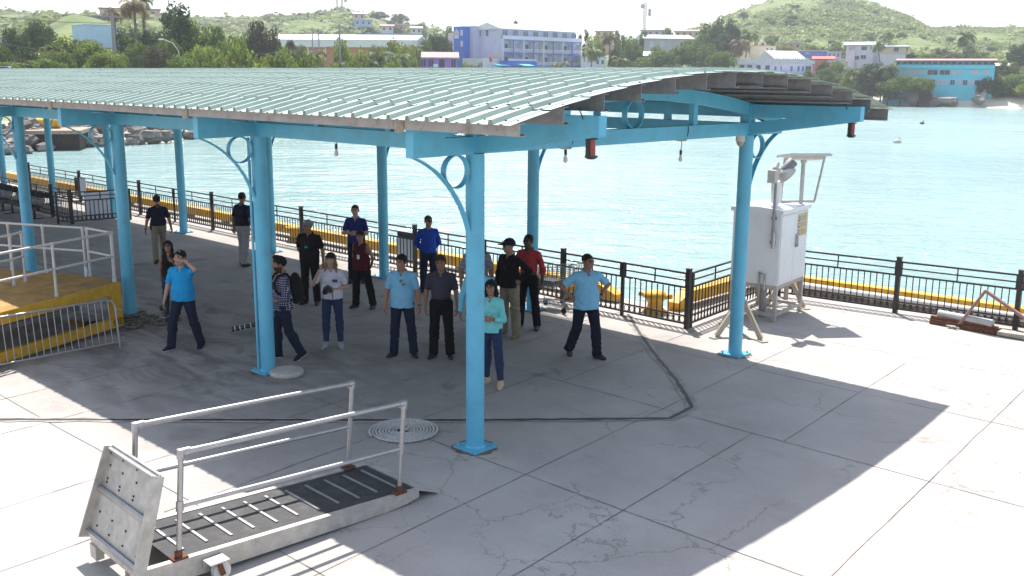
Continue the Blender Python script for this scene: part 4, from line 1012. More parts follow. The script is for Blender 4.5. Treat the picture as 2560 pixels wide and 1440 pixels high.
M['eye'] = mat('eye_dark', (0.02, 0.014, 0.01), 0.2)

def person(label, pos, yaw, hgt=1.75, w=1.0, belly=0.0, female=False, lean=(0, 0), tone='tan',
           aR=((-.28, .02, -1), (-.12, -.25, -1)), aL=((.28, .02, -1), (.12, -.25, -1)), lR=((-.06, 0, -1), (-.03, .03, -1)), lL=((.06, 0, -1), (.03, .03, -1)),
           head=(0, 0), hair=('short', 'black'), shirt=None, trousers=None, shoes=('black', None), sleeve='short', hem=-0.02, tuck=False, collar=True,
           glasses=None, cap=None, beard=False, badge=None, fit=1.0, handR=None, handL=None, curl=0.5, footyaw=(-14, 14), watch=None, neckline=0.05, belt=False, extra=None, heelup=(0, 0)):
    s = hgt / 1.75; root = thing('person', label, 'person', (pos[0], pos[1], 0), yaw)
    A3 = lambda *p: np.array(p, float) * s
    TL, SL, AH = 0.425 * s, 0.415 * s, 0.085 * s
    hw = (0.095 if female else 0.09) * s * (0.5 + 0.5 * w)
    legs = {}
    for q, sx, lg in (('R', -1, lR), ('L', 1, lL)): legs[q] = (sx, nrm(lg[0]), nrm(lg[1]))
    hz = max(AH - (l[1][2] * TL + l[2][2] * SL) for l in legs.values())
    hip = np.array([0, 0, hz]); spine = nrm((lean[0], lean[1], 1.0)); sx_ = nrm(np.cross((0, 1, 0), spine)); sy_ = np.cross(spine, sx_)
    B = lambda x, y, z: hip + (sx_ * x + sy_ * y + spine * z) * s
    sw = (0.158 if female else 0.178) * (0.45 + 0.55 * w)
    SH = {'R': B(-sw, 0.005, 0.468), 'L': B(sw, 0.005, 0.468)}
    hy, hp = R(head[0]), R(head[1])
    HR = np.array(Matrix.Rotation(hy, 3, 'Z') @ Matrix.Rotation(hp, 3, 'X')); hs = s * (1.0 if female else 1.05) * (0.9 + 0.1 / max(s, .9))
    hc = B(0, -0.015, 0.70) + HR @ np.array([0, -0.012, 0.0]); HD = lambda x, y, z: hc + HR @ (np.array([x, y, z]) * hs)
    UA, FA = 0.285 * s, 0.25 * s; arm = {}
    for q, ar in (('R', aR), ('L', aL)):
        u, f = nrm(ar[0]), nrm(ar[1]); e = SH[q] + u * UA; arm[q] = (SH[q], e, e + f * FA, u, f)
    kn, an, hipj = {}, {}, {}
    for q, (sx, th, sh) in legs.items():
        hipj[q] = hip + np.array([sx * hw, 0, 0]); kn[q] = hipj[q] + th * TL; an[q] = kn[q] + sh * SL
    allp = np.array([*SH.values(), *[a for v in arm.values() for a in v[:3]], *kn.values(), *an.values(), hc, hip])
    lo = allp.min(0) - 0.27; hi = allp.max(0) + 0.27; lo[2] = -0.02; hi[2] = max(hi[2], hc[2] + 0.2)
    VX_ = 0.0078
    # ---- the body
    f = Field(lo, hi, VX_)
    f.el(B(0, 0.0, 0.03), A3(0.150 * w, 0.105, 0.115), 0.05); f.el(B(0, -0.3 * belly, 0.18), A3(0.132 * w, 0.098 + 0.6 * belly, 0.15), 0.06); f.el(B(0, 0, 0.36), A3(0.155 * w, 0.108, 0.165), 0.06)
    f.rc(B(-sw * .8, 0, 0.458), B(sw * .8, 0, 0.458), 0.056 * s, 0.056 * s, 0.05)
    for sx in (-1, 1):
        f.el(B(sx * 0.06, 0.06, 0.0), A3(0.08, 0.075, 0.085), 0.04)
        if female: f.el(B(sx * 0.07, -0.095, 0.345), A3(0.062, 0.055, 0.06), 0.03)
    f.rc(B(0, 0.01, 0.47), hc + HR @ (np.array([0, 0.02, -0.05]) * hs), 0.06 * s * (0.85 if female else 1), 0.052 * s * (0.85 if female else 1), 0.03)
    for q in 'RL':
        a, e, wr, _, _ = arm[q]; b = 0.85 if female else 1.0
        f.rc(a, e, 0.052 * s * b * (0.6 + 0.4 * w), 0.039 * s * b, 0.03); f.rc(e, wr, 0.041 * s * b, 0.026 * s * b, 0.015)
        f.rc(hipj[q], kn[q], 0.082 * s * (0.5 + 0.5 * w), 0.052 * s, 0.04); f.rc(kn[q], an[q], 0.052 * s, 0.036 * s, 0.02)
        kd = nrm(an[q] - kn[q]); f.el(kn[q] + kd * 0.13 * s + np.array([0, 0.018, 0]) * s, A3(0.05, 0.055, 0.1), 0.03)
    f.el(HD(0, 0.012, 0.035), np.array([0.074, 0.094, 0.083]) * hs, 0.02, HR); f.el(HD(0, -0.022, -0.03), np.array([0.061, 0.070, 0.083]) * hs, 0.025, HR); f.el(HD(0, -0.052, -0.086), np.array([0.034, 0.03, 0.026]) * hs, 0.03, HR)
    f.rc(HD(0, -0.088, 0.012), HD(0, -0.106, -0.028), 0.008 * hs, 0.013 * hs, 0.012)
    f.el(HD(0, -0.075, 0.037), np.array([0.05, 0.018, 0.011]) * hs, 0.012, HR); f.el(HD(0, -0.083, -0.058), np.array([0.026, 0.014, 0.012]) * hs, 0.010, HR)
    for sx in (-1, 1):
        f.el(HD(sx * 0.078, 0.014, -0.005), np.array([0.011, 0.02, 0.032]) * hs, 0.006, HR); f.el(HD(sx * 0.034, -0.068, -0.018), np.array([0.026, 0.02, 0.022]) * hs, 0.02, HR)
        f.el(HD(sx * 0.031, -0.098, 0.014), np.array([0.015, 0.016, 0.011]) * hs, 0.0, HR, sub=True); f.el(HD(sx * 0.031, -0.078, 0.013), np.array([0.0135, 0.012, 0.0105]) * hs, 0.0, HR)
    # feet
    FD = {}
    for q, sx, fy, hu in (('R', -1, footyaw[0], heelup[0]), ('L', 1, footyaw[1], heelup[1])):
        d = np.array([math.sin(R(fy)), -math.cos(R(fy)), 0.0]); pt = R(hu); d = d * math.cos(pt) - np.array([0, 0, 1]) * math.sin(pt); FD[q] = d
        up_ = nrm(np.cross(np.cross(d, (0, 0, 1)), d)); f.rc(an[q] - up_ * 0.045 * s, an[q] + d * 0.12 * s - up_ * 0.052 * s, 0.032 * s, 0.024 * s, 0.02)
    V, Q = f.net()
    P = (V - hc) @ HR / hs; C = P[Q].mean(1); x, y, z = np.abs(C[:, 0]), C[:, 1], C[:, 2]; mi = np.zeros(len(Q), np.int32)
    mi[(x < 0.026) & (np.abs(z + 0.058) < 0.009) & (y < -0.075)] = 1
    mi[(x > 0.012) & (x < 0.05) & (np.abs(z - 0.036) < 0.0065) & (y < -0.06)] = 2
    mi[(np.abs(x - 0.031) < 0.0125) & (np.abs(z - 0.013) < 0.0065) & (y < -0.07)] = 3
    if beard: mi[(z < -0.035) & (y < 0.03) & (z > -0.14) & (np.abs(y + 0.02) < 0.12) & ~((x < 0.02) & (np.abs(z + 0.058) < 0.008)) & ((z < -0.043) | (x > 0.045) | (np.abs(z + 0.042) < 0.01))] = 4
    Vs, Qs, Ms = [V], [Q], [mi]; nv = len(V)
    # ---- hands with five fingers
    for q, sx, hd in (('R', -1, handR), ('L', 1, handL)):
        a, e, wr, u, fo = arm[q]; d = nrm(hd[0]) if hd else fo; pn = np.array(hd[1], float) if hd else np.array([-sx * 0.9, 0.25, -0.1])
        cu = hd[2] if hd and len(hd) > 2 else curl
        pn = nrm(pn - d * (pn @ d)); tt = np.cross(d, pn); fwd = np.array([0, -1.0, 0.25])
        if tt @ fwd < 0: tt = -tt
        g = Field(wr - 0.23, wr + 0.23, 0.0046); z_ = s * (0.9 if female else 1.0); hp_ = lambda a_, b_, c_: wr + (d * a_ + tt * b_ + pn * c_) * z_
        RM = np.stack([d, tt, pn], 1); g.rc(hp_(-0.045, 0, 0), hp_(0.015, 0, 0), 0.026 * z_, 0.024 * z_, 0.01); g.el(hp_(0.048, 0, 0), np.array([0.052, 0.041, 0.017]) * z_, 0.012, RM)
        for j, (b0, ln) in enumerate(((0.031, 0.036), (0.0105, 0.041), (-0.0105, 0.038), (-0.031, 0.030))):
            c0 = hp_(0.082 - 0.006 * abs(j - 1.2), b0, 0.0); an_ = cu * 0.75 + 0.07 * j; sp_ = b0 * 1.6
            for seg in range(3):
                dd = nrm(d * math.cos(an_) + pn * math.sin(an_) + tt * sp_); c1 = c0 + dd * ln * z_ * (1.0, 0.72, 0.55)[seg]; g.rc(c0, c1, (0.0092, 0.0085, 0.0078)[seg] * z_, (0.0085, 0.0078, 0.0068)[seg] * z_, 0.003); c0 = c1; an_ += cu * (0.95, 0.8, 0.5)[seg]
        c0 = hp_(0.022, 0.030, 0.006); dd = nrm(d * 0.72 + tt * 0.62 + pn * 0.35); c1 = c0 + dd * 0.04 * z_; g.rc(c0, c1, 0.0125 * z_, 0.0105 * z_, 0.008); dd = nrm(d * 0.92 + tt * 0.25 + pn * (0.3 + cu * 0.5)); g.rc(c1, c1 + dd * 0.034 * z_, 0.0102 * z_, 0.0085 * z_, 0.003)
        v, qd = g.net(); Vs.append(v); Qs.append(qd + nv); Ms.append(np.zeros(len(qd), np.int32)); nv += len(v)
    sk = smat(tone); hairc = hmat(hair[1] if hair[0] != 'none' else 'black')
    body = link('body', npmesh('body', np.concatenate(Vs), np.concatenate(Qs), [sk, _cm['lip_' + tone], hmat('grey' if hair[1] == 'grey' else 'black' if hair[1] != 'blond' else 'brown'), M['eye'], cmat('short_beard', (0.055, 0.032, 0.024))], np.concatenate(Ms), True), root)
    def part(fld, name, mats, mi=None):
        v, qd = fld.net()
        if name in ('shirt', 'trousers'):   # real folds in the cloth
            fn_ = np.cross(v[qd[:, 2]] - v[qd[:, 0]], v[qd[:, 3]] - v[qd[:, 1]]); vn = np.zeros_like(v)
            for c_ in range(4): np.add.at(vn, qd[:, c_], fn_)
            vn /= np.linalg.norm(vn, axis=1)[:, None] + 1e-9; ph = yaw * 3 + hgt * 17; x_, y_, z_ = v.T
            if name == 'shirt': a_ = np.sin(34 * z_ + 26 * x_ + 2.2 * np.sin(13 * x_ + 9 * z_ + ph) + ph) * np.clip(.45 + .7 * np.sin(7 * z_ - 9 * x_ + ph * 2), 0, 1) + .7 * np.sin(30 * x_ - 12 * z_ + 2 * np.sin(17 * z_ + ph)) * np.clip(np.sin(11 * z_ + 5 * y_ + ph), 0, 1)
            else: a_ = np.sin(58 * z_ + 16 * np.abs(x_) + 2.5 * np.sin(19 * x_ + 8 * z_ + ph)) * np.clip(.25 + np.sin(8.5 * z_ + ph), 0, 1) + .8 * np.sin(40 * x_ + 22 * y_ + 3 * np.sin(7 * z_ + ph)) * np.clip(np.sin(5 * z_ + 1 + ph), 0, 1)
            v = v + (vn * (a_ * 0.0048)[:, None]).astype(v.dtype)
        if name == 'hair':
            v = v + ((v - hc) * (0.045 * np.sin(95 * v[:, :1] + 3 * np.sin(60 * v[:, 2:3])) * np.sin(80 * v[:, 1:2] + 70 * v[:, 2:3]))).astype(v.dtype)
        if callable(mi): mi = mi(v[qd].mean(1))
        return link(name, npmesh(name, v, qd, mats, mi, True), root)
    # ---- trousers
    wz = 0.125 if not female else 0.14
    if trousers:
        f = Field(lo, hi, VX_); t = 0.014 * fit
        f.el(B(0, 0.004, 0.03), A3(0.152 * w + t, 0.112 + t + 0.4 * belly * (not female), 0.13), 0.05); f.rc(B(0, -0.1 * belly, 0.06), B(0, -0.2 * belly, 0.2), 0.10 * s * w + belly * .5, 0.10 * s * w + belly * .5, 0.06)
        for q in 'RL':
            sx = legs[q][0]; f.el(B(sx * 0.062, 0.062, 0.0), A3(0.088, 0.08, 0.09), 0.04)
            r0 = 0.088 * s * (0.5 + 0.5 * w) + t; r1 = 0.058 * s + t * 1.2; r2 = (0.046 * s + t * 2.0) if fit > 0.8 else (0.042 * s + t); dn = nrm(an[q] - kn[q]); ce = an[q] + dn * (0.025 if fit > 0.8 else -0.03) * s
            f.rc(hipj[q], kn[q], r0, r1, 0.04); f.rc(kn[q], ce + dn * 0.06, r1, r2, 0.03, cut=[(ce, dn)])
            f.el(kn[q] + dn * 0.13 * s + np.array([0, 0.016, 0]) * s, A3(0.056 + t, 0.06 + t, 0.1), 0.04)
        f.clip(B(0, 0, wz), spine); part(f, 'trousers', trousers)
    # ---- shirt
    if shirt:
        f = Field(lo, hi, VX_); t = 0.016
        f.el(B(0, 0, 0.37), A3(0.160 * w + t, 0.115 + t, 0.175), 0.06); f.el(B(0, -0.3 * belly, 0.19), A3(0.142 * w + t, 0.108 + t + 0.6 * belly, 0.19), 0.07)
        f.rc(B(-sw * .88, 0.005, 0.452), B(sw * .88, 0.005, 0.452), 0.066 * s, 0.066 * s, 0.05)
        for sx in (-1, 1): f.rc(B(sx * 0.045, 0.015, 0.515), B(sx * sw * 0.9, 0.008, 0.468), 0.045 * s, 0.052 * s, 0.03)
        if not tuck:
            rr_ = (0.131 + 0.45 * belly) * s + (0.012 if not female else 0.016); xo = 0.155 * w + 0.018 - rr_ / s + 0.016
            for sx in (-1, 1): f.rc(B(sx * xo, 0.012 - 0.35 * belly, 0.15), B(sx * (xo + 0.004), 0.014 - 0.3 * belly, -0.20), rr_, rr_ * 1.0, 0.05)
            f.rc(B(0, 0.012 - 0.45 * belly, 0.17), B(0, 0.012 - 0.4 * belly, -0.2), rr_, rr_, 0.05)
        for sx in (-1, 1):
            if female: f.el(B(sx * 0.07, -0.10, 0.345), A3(0.07, 0.062, 0.068), 0.04)
        for q in 'RL':
            a, e, wr, u, fo = arm[q]; b = 0.9 if female else 1.0
            if sleeve == 'none': f.el(a + u * 0.05, A3(0.075, 0.09, 0.12), 0.0, sub=True); continue
            if sleeve == 'short': c = a + (e - a) * 0.80; f.rc(a, e, 0.061 * s * b * (0.6 + 0.4 * w), 0.060 * s * b * (0.6 + 0.4 * w), 0.022, cut=[(c, u)])
            else:
                f.rc(a, e, 0.061 * s * b * (0.6 + 0.4 * w), 0.054 * s * b, 0.022); c = wr - fo * (0.01 if sleeve == 'long' else 0.10) * s; f.rc(e, wr, 0.056 * s * b, 0.042 * s * b, 0.03, cut=[(c, fo)])
        nb = B(0, 0.0, 0.53); f.rc(B(0, 0.01, 0.46), hc, 0.063 * s, 0.06 * s, 0, sub=True)
        if neckline: f.el(B(0, -0.085, 0.525), A3(0.026, 0.06, 0.025 + neckline * .6), 0, sub=True)
        f.clip(B(0, 0, (wz - 0.01) if tuck else hem), -spine)
        if collar:
            rg_ = [B(0.072 * math.sin(a), 0.012 - 0.075 * math.cos(a), 0.545 - 0.035 * math.cos(a)) for a in np.linspace(0.35, 2 * math.pi - 0.35, 13)]
            for p, q2 in zip(rg_[:-1], rg_[1:]): f.rc(p, q2, 0.013, 0.013, 0.008)
            for sx in (-1, 1): f.rc(B(sx * 0.04, -0.068, 0.505), B(sx * 0.066, -0.095, 0.472), 0.012, 0.010, 0.008)
        so = part(f, 'shirt', shirt)
        if collar and not female and not tuck:
            m = MB(); 
            for k in range(5): m.ball(B(0, -0.125 - 0.62 * belly * (0.4 + 0.6 * (k / 4)) - t * 0.6 + 0.012 * abs(k - 2), 0.40 - k * 0.085), 0.0055, 4)
            m.build('buttons', M['sole'], so)
    if belt:
        f = Field(lo, hi, VX_); f.el(B(0, -0.2 * belly, wz - 0.01), A3(0.160 * w, 0.125 + 0.5 * belly, 0.16), 0); f.clip(B(0, 0, wz + 0.012), spine); f.clip(B(0, 0, wz - 0.028), -spine); part(f, 'belt', M['leather'])
    # ---- shoes
    if shoes:
        for q, hu in (('R', heelup[0]), ('L', heelup[1])):
            d = FD[q]; up = nrm(np.cross(np.cross(d, (0, 0, 1)), d)); a = an[q] - up * AH; f = Field(np.minimum(a, a + d * 0.24) - 0.14, np.maximum(a, a + d * 0.24) + np.array([.14, .14, .2]), 0.0062)
            f.rc(a - d * 0.035 * s + up * 0.04 * s, a + d * 0.09 * s + up * 0.040 * s, 0.046 * s, 0.046 * s, 0.02); f.rc(a + d * 0.09 * s + up * 0.035 * s, a + d * 0.165 * s + up * 0.028 * s, 0.046 * s, 0.032 * s, 0.02)
            if shoes[0] != 'sandal': f.rc(a + up * 0.045 * s, a + up * 0.09 * s, 0.044 * s, 0.042 * s, 0.03)
            f.clip(a + up * 0.002, -up)
            mcol = {'black': M['leather'], 'brown': cmat('brown_shoe', (0.07, 0.042, 0.025)), 'navy': cmat('navy_canvas_shoe', (0.012, 0.014, 0.03)), 'grey': cmat('grey_trainer', (0.34, 0.35, 0.38)), 'tan': cmat('tan_boot', (0.24, 0.17, 0.10)), 'gold': cmat('pale_gold_shoe', (0.55, 0.42, 0.25), rough=0.35), 'sandal': cmat('red_brown_sandal', (0.2, 0.07, 0.05))}[shoes[0]]
            part(f, 'shoe', [mcol, M['sole']], (lambda c: ((c - a) @ up < 0.024 * s).astype(np.int32)) if shoes[1] else None)
    # ---- hair, cap
    def skull(infl, k=0.0):
        f = Field(hc - 0.30, hc + 0.22, 0.0062); f.el(HD(0, 0.014, 0.037), (np.array([0.076, 0.096, 0.085]) + infl) * hs, 0, HR); return f
    kind = hair[0]
    if kind != 'none':
        f = skull(0.010 if kind != 'buzz' else 0.004); n_ = HR @ nrm((0, 0.60, 1.0)); hl = {'short': 0.066, 'buzz': 0.074, 'long': 0.058, 'quiff': 0.064, 'tied': 0.058, 'bun': 0.05, 'side': 0.03}[kind]
        if kind == 'quiff': f.el(HD(0, -0.035, 0.115), np.array([0.06, 0.06, 0.03]) * hs, 0.02, HR)
        f.clip(HD(0, -0.092, hl), -n_)
        for sx in (-1, 1): f.rc(HD(sx * 0.074, -0.02, 0.03), HD(sx * 0.076, -0.012, -0.012), 0.010 * hs, 0.005 * hs, 0.01)
        if kind in ('long', 'side', 'tied'):
            e_ = {'long': -0.26, 'side': -0.22, 'tied': -0.08}[kind]
            f.rc(HD(0, 0.075, 0.0), HD(0, 0.085, e_ * 0.8), 0.06 * hs, 0.045 * hs, 0.04)
            if kind != 'tied':
                for sx in (-1, 1):
                    f.rc(HD(sx * 0.075, 0.0, 0.05), HD(sx * 0.088, 0.02, -0.1), 0.024 * hs, 0.028 * hs, 0.03)
                    f.rc(HD(sx * 0.088, 0.02, -0.1), HD(sx * (0.10 if kind == 'side' else 0.07), -0.035 if kind == 'side' else 0.03, e_), 0.028 * hs, 0.016 * hs, 0.03)
        part(f, 'hair', hairc)
    if cap:
        f = skull(0.018); f.clip(HD(0, -0.09, 0.045 if cap[1] != 'back' else 0.052), -(HR @ nrm((0, 0.28, 1.0))))
        by = -1 if cap[1] == 'front' else 1
        f.el(HD(0, by * 0.135 if by < 0 else 0.10, 0.045 if by < 0 else -0.005), np.array([0.068, 0.078 if by < 0 else 0.05, 0.011]) * hs, 0.012, HR @ np.array(Matrix.Rotation(R(-12 if by < 0 else 20), 3, 'X')))
        c = part(f, 'cap', cap[0])
        if by < 0: m = MB(); m.ball(HD(0, -0.108, 0.088), 0.016, 6, sc=(1, .5, 1)); m.build('cap_emblem', cmat('gold_thread', (0.5, 0.3, 0.06)), c)
    if glasses:
        m = MB(); on_top = glasses == 'top'; gy, gz_ = (-0.098, 0.013) if not on_top else (-0.06, 0.112)
        def gp(x, y, z): return HD(x, y, z)
        for sx in (-1, 1):
            ring = [(0.004, 0.018), (0.03, 0.021), (0.055, 0.016), (0.058, -0.004), (0.044, -0.02), (0.018, -0.02), (0.006, -0.006)]
            if glasses == 'round': ring = [(0.033 + 0.026 * math.cos(a), 0.026 * math.sin(a)) for a in np.linspace(0, 2 * math.pi, 12)[:-1]]
            fr = [gp(sx * a, gy + 0.35 * a * a / 0.06 - (0.004), gz_ + b) for a, b in ring]; bk = [p + HR @ np.array([0, 0.004, 0]) for p in fr]
            if sx < 0: fr, bk = fr[::-1], bk[::-1]
            n_ = len(fr); m.add(fr + bk, [tuple(range(n_)), tuple(range(n_, 2 * n_))[::-1]] + [(i, (i + 1) % n_, n_ + (i + 1) % n_, n_ + i)[::-1] for i in range(n_)])
            m.beam(gp(sx * 0.056, gy + 0.016, gz_ + 0.008), gp(sx * 0.081, gy + 0.10, gz_ + 0.004), 0.006, 0.008)
        m.beam(gp(-0.008, gy - 0.004, gz_ + 0.010), gp(0.008, gy - 0.004, gz_ + 0.010), 0.006, 0.006)
        m.build('sunglasses', M['lens_dark'] if glasses != 'blue' else mat('blue_mirror_lens', (0.02, 0.05, 0.25), 0.08, spec=0.9), root)
    if badge:
        yb = -0.135 - 0.6 * belly * 0.6 - (0.04 if female else 0); zb_ = 0.26; c = B(badge[1], yb - 0.008, zb_); m = MB()
        m.box(c, np.array([0.062, 0.006, 0.095]) * s, m=0); bo = m.build('badge', badge[0], root)
        m = MB(); 
        for sx in (-1, 1): m.tube([c + np.array([0, 0.002, 0.05]), B(sx * 0.05 + badge[1] * .5, yb + 0.012, 0.38), B(sx * 0.062, -0.062, 0.515), B(sx * 0.06, 0.02, 0.555)], 0.0055, 5)
        m.build('lanyard', M['cable'], bo)
    if watch:
        a, e, wr, u, fo = arm[watch]; m = MB(); c = wr - fo * 0.025; m.cyl(c - fo * 0.011, c + fo * 0.011, 0.034 * s, n=14); m.build('watch', M['leather'], root)
    root['_h'] = hgt
    del root['_h']
    return dict(root=root, arm=arm, B=B, HD=HD, hc=hc, s=s, yaw=yaw, pos=pos)
def at_person(p, q): 
    c, s_ = math.cos(p['yaw']), math.sin(p['yaw']); return np.array([p['pos'][0] + c * q[0] - s_ * q[1], p['pos'][1] + s_ * q[0] + c * q[1], q[2]])
# ------------------------------------------------------------------ who stands where
navy = cmat('navy_polo', (0.010, 0.011, 0.030)); jean = cmat('dark_jeans', (0.014, 0.018, 0.042)); jean2 = cmat('blue_jeans', (0.025, 0.040, 0.095)); blackc = cmat('black_cloth', (0.009, 0.008, 0.010)); blackt = cmat('black_trousers', (0.008, 0.007, 0.009))
khaki = cmat('khaki_trousers', (0.25, 0.205, 0.15)); stone = cmat('stone_cargo_trousers', (0.30, 0.28, 0.28)); skyb = cmat('sky_blue_shirt', (0.21, 0.47, 0.66)); turq = cmat('turquoise_polo', (0.015, 0.30, 0.62)); aqua = cmat('aqua_shirt', (0.20, 0.62, 0.62))
white_t = cmat('white_tee', (0.62, 0.58, 0.66)); wine = cmat('wine_red_blouse', (0.075, 0.008, 0.014)); royal = cmat('royal_blue_sweater', (0.012, 0.060, 0.36)); polo_b = cmat('deep_blue_polo', (0.012, 0.025, 0.15)); slate = cmat('slate_purple_shirt', (0.052, 0.045, 0.066)); redc = cmat('coral_red_shirt', (0.42, 0.038, 0.045))
plaid = cmat('navy_check_shirt', (0.016, 0.018, 0.060), ((0.42, 0.42, 0.52), (('Z', 26, 0.16), ('XY', 24, 0.16)))); stripe = cmat('navy_white_stripe', (0.03, 0.03, 0.09), ((0.55, 0.54, 0.6), (('Z', 42, 0.45),)))
cyanl = cmat('cyan_textured_shirt', (0.10, 0.44, 0.60), ((0.22, 0.55, 0.68), (('Z', 60, 0.4), ('XY', 60, 0.4)))); capn = cmat('navy_cap', (0.010, 0.012, 0.028)); capb = cmat('black_cap', (0.012, 0.012, 0.013)); navyt = cmat('navy_trousers', (0.010, 0.012, 0.026))
paperw = M['paper']; green_b = cmat('green_badge', (0.05, 0.30, 0.27))
HIPR = ((-.75, .25, -.62), (.62, -.30, -.72)); HIPL = ((.75, .25, -.62), (-.62, -.30, -.72))
BACKR = ((-.30, .30, -1), (.42, .45, -.75)); BACKL = ((.30, .30, -1), (-.42, .45, -.75))
XR = ((-.30, -.25, -1), (.88, -.50, .12)); XL = ((.30, -.25, -1), (-.88, -.56, .06))
p1 = person('man in navy shirt and khaki trousers walking away, seen from behind at left', G(402, 655), R(-152), 1.72, 1.02, tone='tan', shirt=navy, trousers=khaki, shoes=('brown', None), hair=('short', 'black'), lR=((-.05, -.36, -1), (-.03, .02, -1)), lL=((.08, .20, -1), (.05, .42, -1)), heelup=(0, 35), watch='L', aR=((-.34, -.02, -1), (-.22, -.25, -1)), aL=((.34, .1, -1), (.2, -.15, -1)), belt=True, hem=0.06)
p2 = person('man in navy shirt and pale cargo trousers, half hidden behind the second front column', G(612, 664), R(152), 1.84, 1.0, tone='olive', shirt=navy, trousers=stone, hair=('buzz', 'black'), lR=((-.05, .12, -1), (-.03, .25, -1)), lL=((.06, -.16, -1), (.03, .05, -1)), head=(18, 0), belt=True, hem=0.05, aL=((.36, .05, -1), (.22, -.2, -1)))
p3 = person('woman in black tank top and round sunglasses touching her neck', G(432, 800), R(6), 1.56, 0.82, female=True, tone='tan', shirt=blackc, trousers=jean2, shoes=('sandal', None), sleeve='none', collar=False, hair=('long', 'black'), glasses='round', head=(4, -10), aL=((.42, -.12, -1), (-.62, -.42, .66)), aR=((-.22, .18, -1), (-.02, .25, -1)), fit=0.6, hem=0.06, handL=((-.55, -.2, .8), (-.3, .9, .2), 0.4), neckline=0.08)
p4 = person('man in turquoise polo shading his eyes with one hand, camera in the other', G(466, 872), R(-14), 1.76, 1.06, belly=0.025, tone='fair', shirt=turq, trousers=jean, shoes=('navy', 1), hair=('short', 'black'), glasses='top', head=(-8, -6), lR=((-.14, -.32, -1), (-.12, -.02, -1)), lL=((.10, .14, -1), (.12, .30, -1)), heelup=(0, 12), aL=((.62, -.62, .26), (-.22, .05, .135)), handL=((-.92, .1, .12), (0, .25, -.95), 0.25), aR=((-.34, -.05, -1), (-.20, -.22, -1)), hem=-0.03)
p5 = person('bearded man in navy check shirt with black backpack, looking left', G(712, 898), R(-66), 1.76, 1.0, tone='tan', shirt=plaid, trousers=jean, shoes=('navy', 1), sleeve='roll', hair=('quiff', 'black'), beard=True, head=(-10, 4), lR=((-.05, -.22, -1), (-.02, .02, -1)), lL=((.05, .16, -1), (.03, .50, -1)), heelup=(0, 28), aR=((-.16, .08, -1), (.12, -.86, -.36)), aL=((.18, .05, -1), (-.12, -.86, -.30)), hem=-0.05)
p6 = person('grey haired older man all in black with a green badge, hands behind back', G(778, 760), R(-12), 1.77, 1.12, belly=0.045, tone='olive', shirt=blackc, trousers=blackt, hair=('buzz', 'grey'), glasses='blue', head=(-18, 2), aR=BACKR, aL=((.30, .16, -1), (.10, -.18, -1)), badge=(green_b, 0.0), hem=-0.04)
p7 = person('woman in white T shirt and backwards cap holding a camera, hand at her ear', G(834, 868), R(2), 1.68, 0.98, female=True, belly=0.02, tone='fair', shirt=white_t, trousers=jean2, shoes=('grey', 1), collar=False, hair=('side', 'blond'), cap=(capb, 'back'), head=(-4, 0), aR=((-.62, -.10, -.80), (.42, -.30, .95)), handR=((.38, -.1, .9), (.9, .2, -.2), 0.35), aL=((.42, -.02, -.95), (-.78, -.58, -.05)), handL=((-.85, -.4, 0), (-.1, .6, -.7), 0.9), hem=0.0, fit=0.6, neckline=0.02)
p8 = person('man in deep blue polo standing with arms crossed by the railing', G(888, 512, 1.80), R(-2), 1.80, 0.98, tone='fair', shirt=polo_b, trousers=navyt, hair=('buzz', 'brown'), aR=XR, aL=XL, head=(2, 2), hem=0.0)
p9 = person('woman in dark red sleeveless blouse and sunglasses with a white badge', G(906, 770), R(-24), 1.62, 1.08, female=True, belly=0.03, tone='tan', shirt=wine, trousers=blackt, sleeve='none', collar=False, hair=('tied', 'black'), glasses='wrap', head=(6, 0), aR=BACKR, aL=BACKL, badge=(paperw, 0.05), lR=((-.10, -.02, -1), (-.06, .02, -1)), lL=((.20, .05, -1), (.16, .08, -1)), hem=-0.05, fit=1.2)
p10 = person('man in light blue shirt with sunglasses hung on his chest, arms hanging', G(1008, 890), R(-4), 1.755, 1.06, belly=0.02, tone='tan', shirt=skyb, trousers=jean, hair=('short', 'black'), head=(-24, 2), aR=((-.27, .04, -1), (-.12, -.25, -1)), aL=((.27, .04, -1), (.14, -.25, -1)), lR=((-.09, -.03, -1), (-.06, .03, -1)), lL=((.13, -.03, -1), (.09, .03, -1)), hem=-0.06, watch='L', footyaw=(-28, 26))
p11 = person('man in slate purple shirt tucked into black trousers, beside the nearest column', G(1104, 893), R(-2), 1.76, 1.05, belly=0.02, tone='olive', shirt=slate, trousers=blackt, hair=('short', 'brown'), head=(-2, 4), aR=((-.25, .06, -1), (-.05, -.2, -1)), aL=((.24, .06, -1), (.08, -.2, -1)), lR=((-.06, -.02, -1), (-.04, .02, -1)), lL=((.08, -.02, -1), (.05, .02, -1)), tuck=True, belt=True, footyaw=(-22, 12), fit=1.2)
p12 = person('man in royal blue sweater and sunglasses, hands behind back by the railing', G(1072, 730), R(12), 1.70, 0.96, tone='tan', shirt=royal, trousers=jean, sleeve='long', collar=False, hair=('buzz', 'brown'), glasses='wrap', head=(16, 2), aR=BACKR, aL=BACKL, shoes=('navy', 1), hem=0.0, neckline=0.0)
p13 = person('man in striped shirt almost hidden behind the nearest column', G(1192, 592, 1.78), R(8), 1.78, 1.12, tone='tan', shirt=stripe, trousers=navyt, hair=('short', 'black'), hem=-0.03, aR=((-.34, .05, -1), (-.05, -.3, -1)))
p14 = person('man in cyan long sleeved shirt hidden behind the nearest column', G(1198, 648, 1.76), R(-6), 1.76, 1.14, belly=0.03, tone='olive', shirt=cyanl, trousers=blackt, sleeve='long', hair=('short', 'black'), hem=-0.04, aR=((-.34, .0, -1), (-.10, -.2, -1)), watch='R')
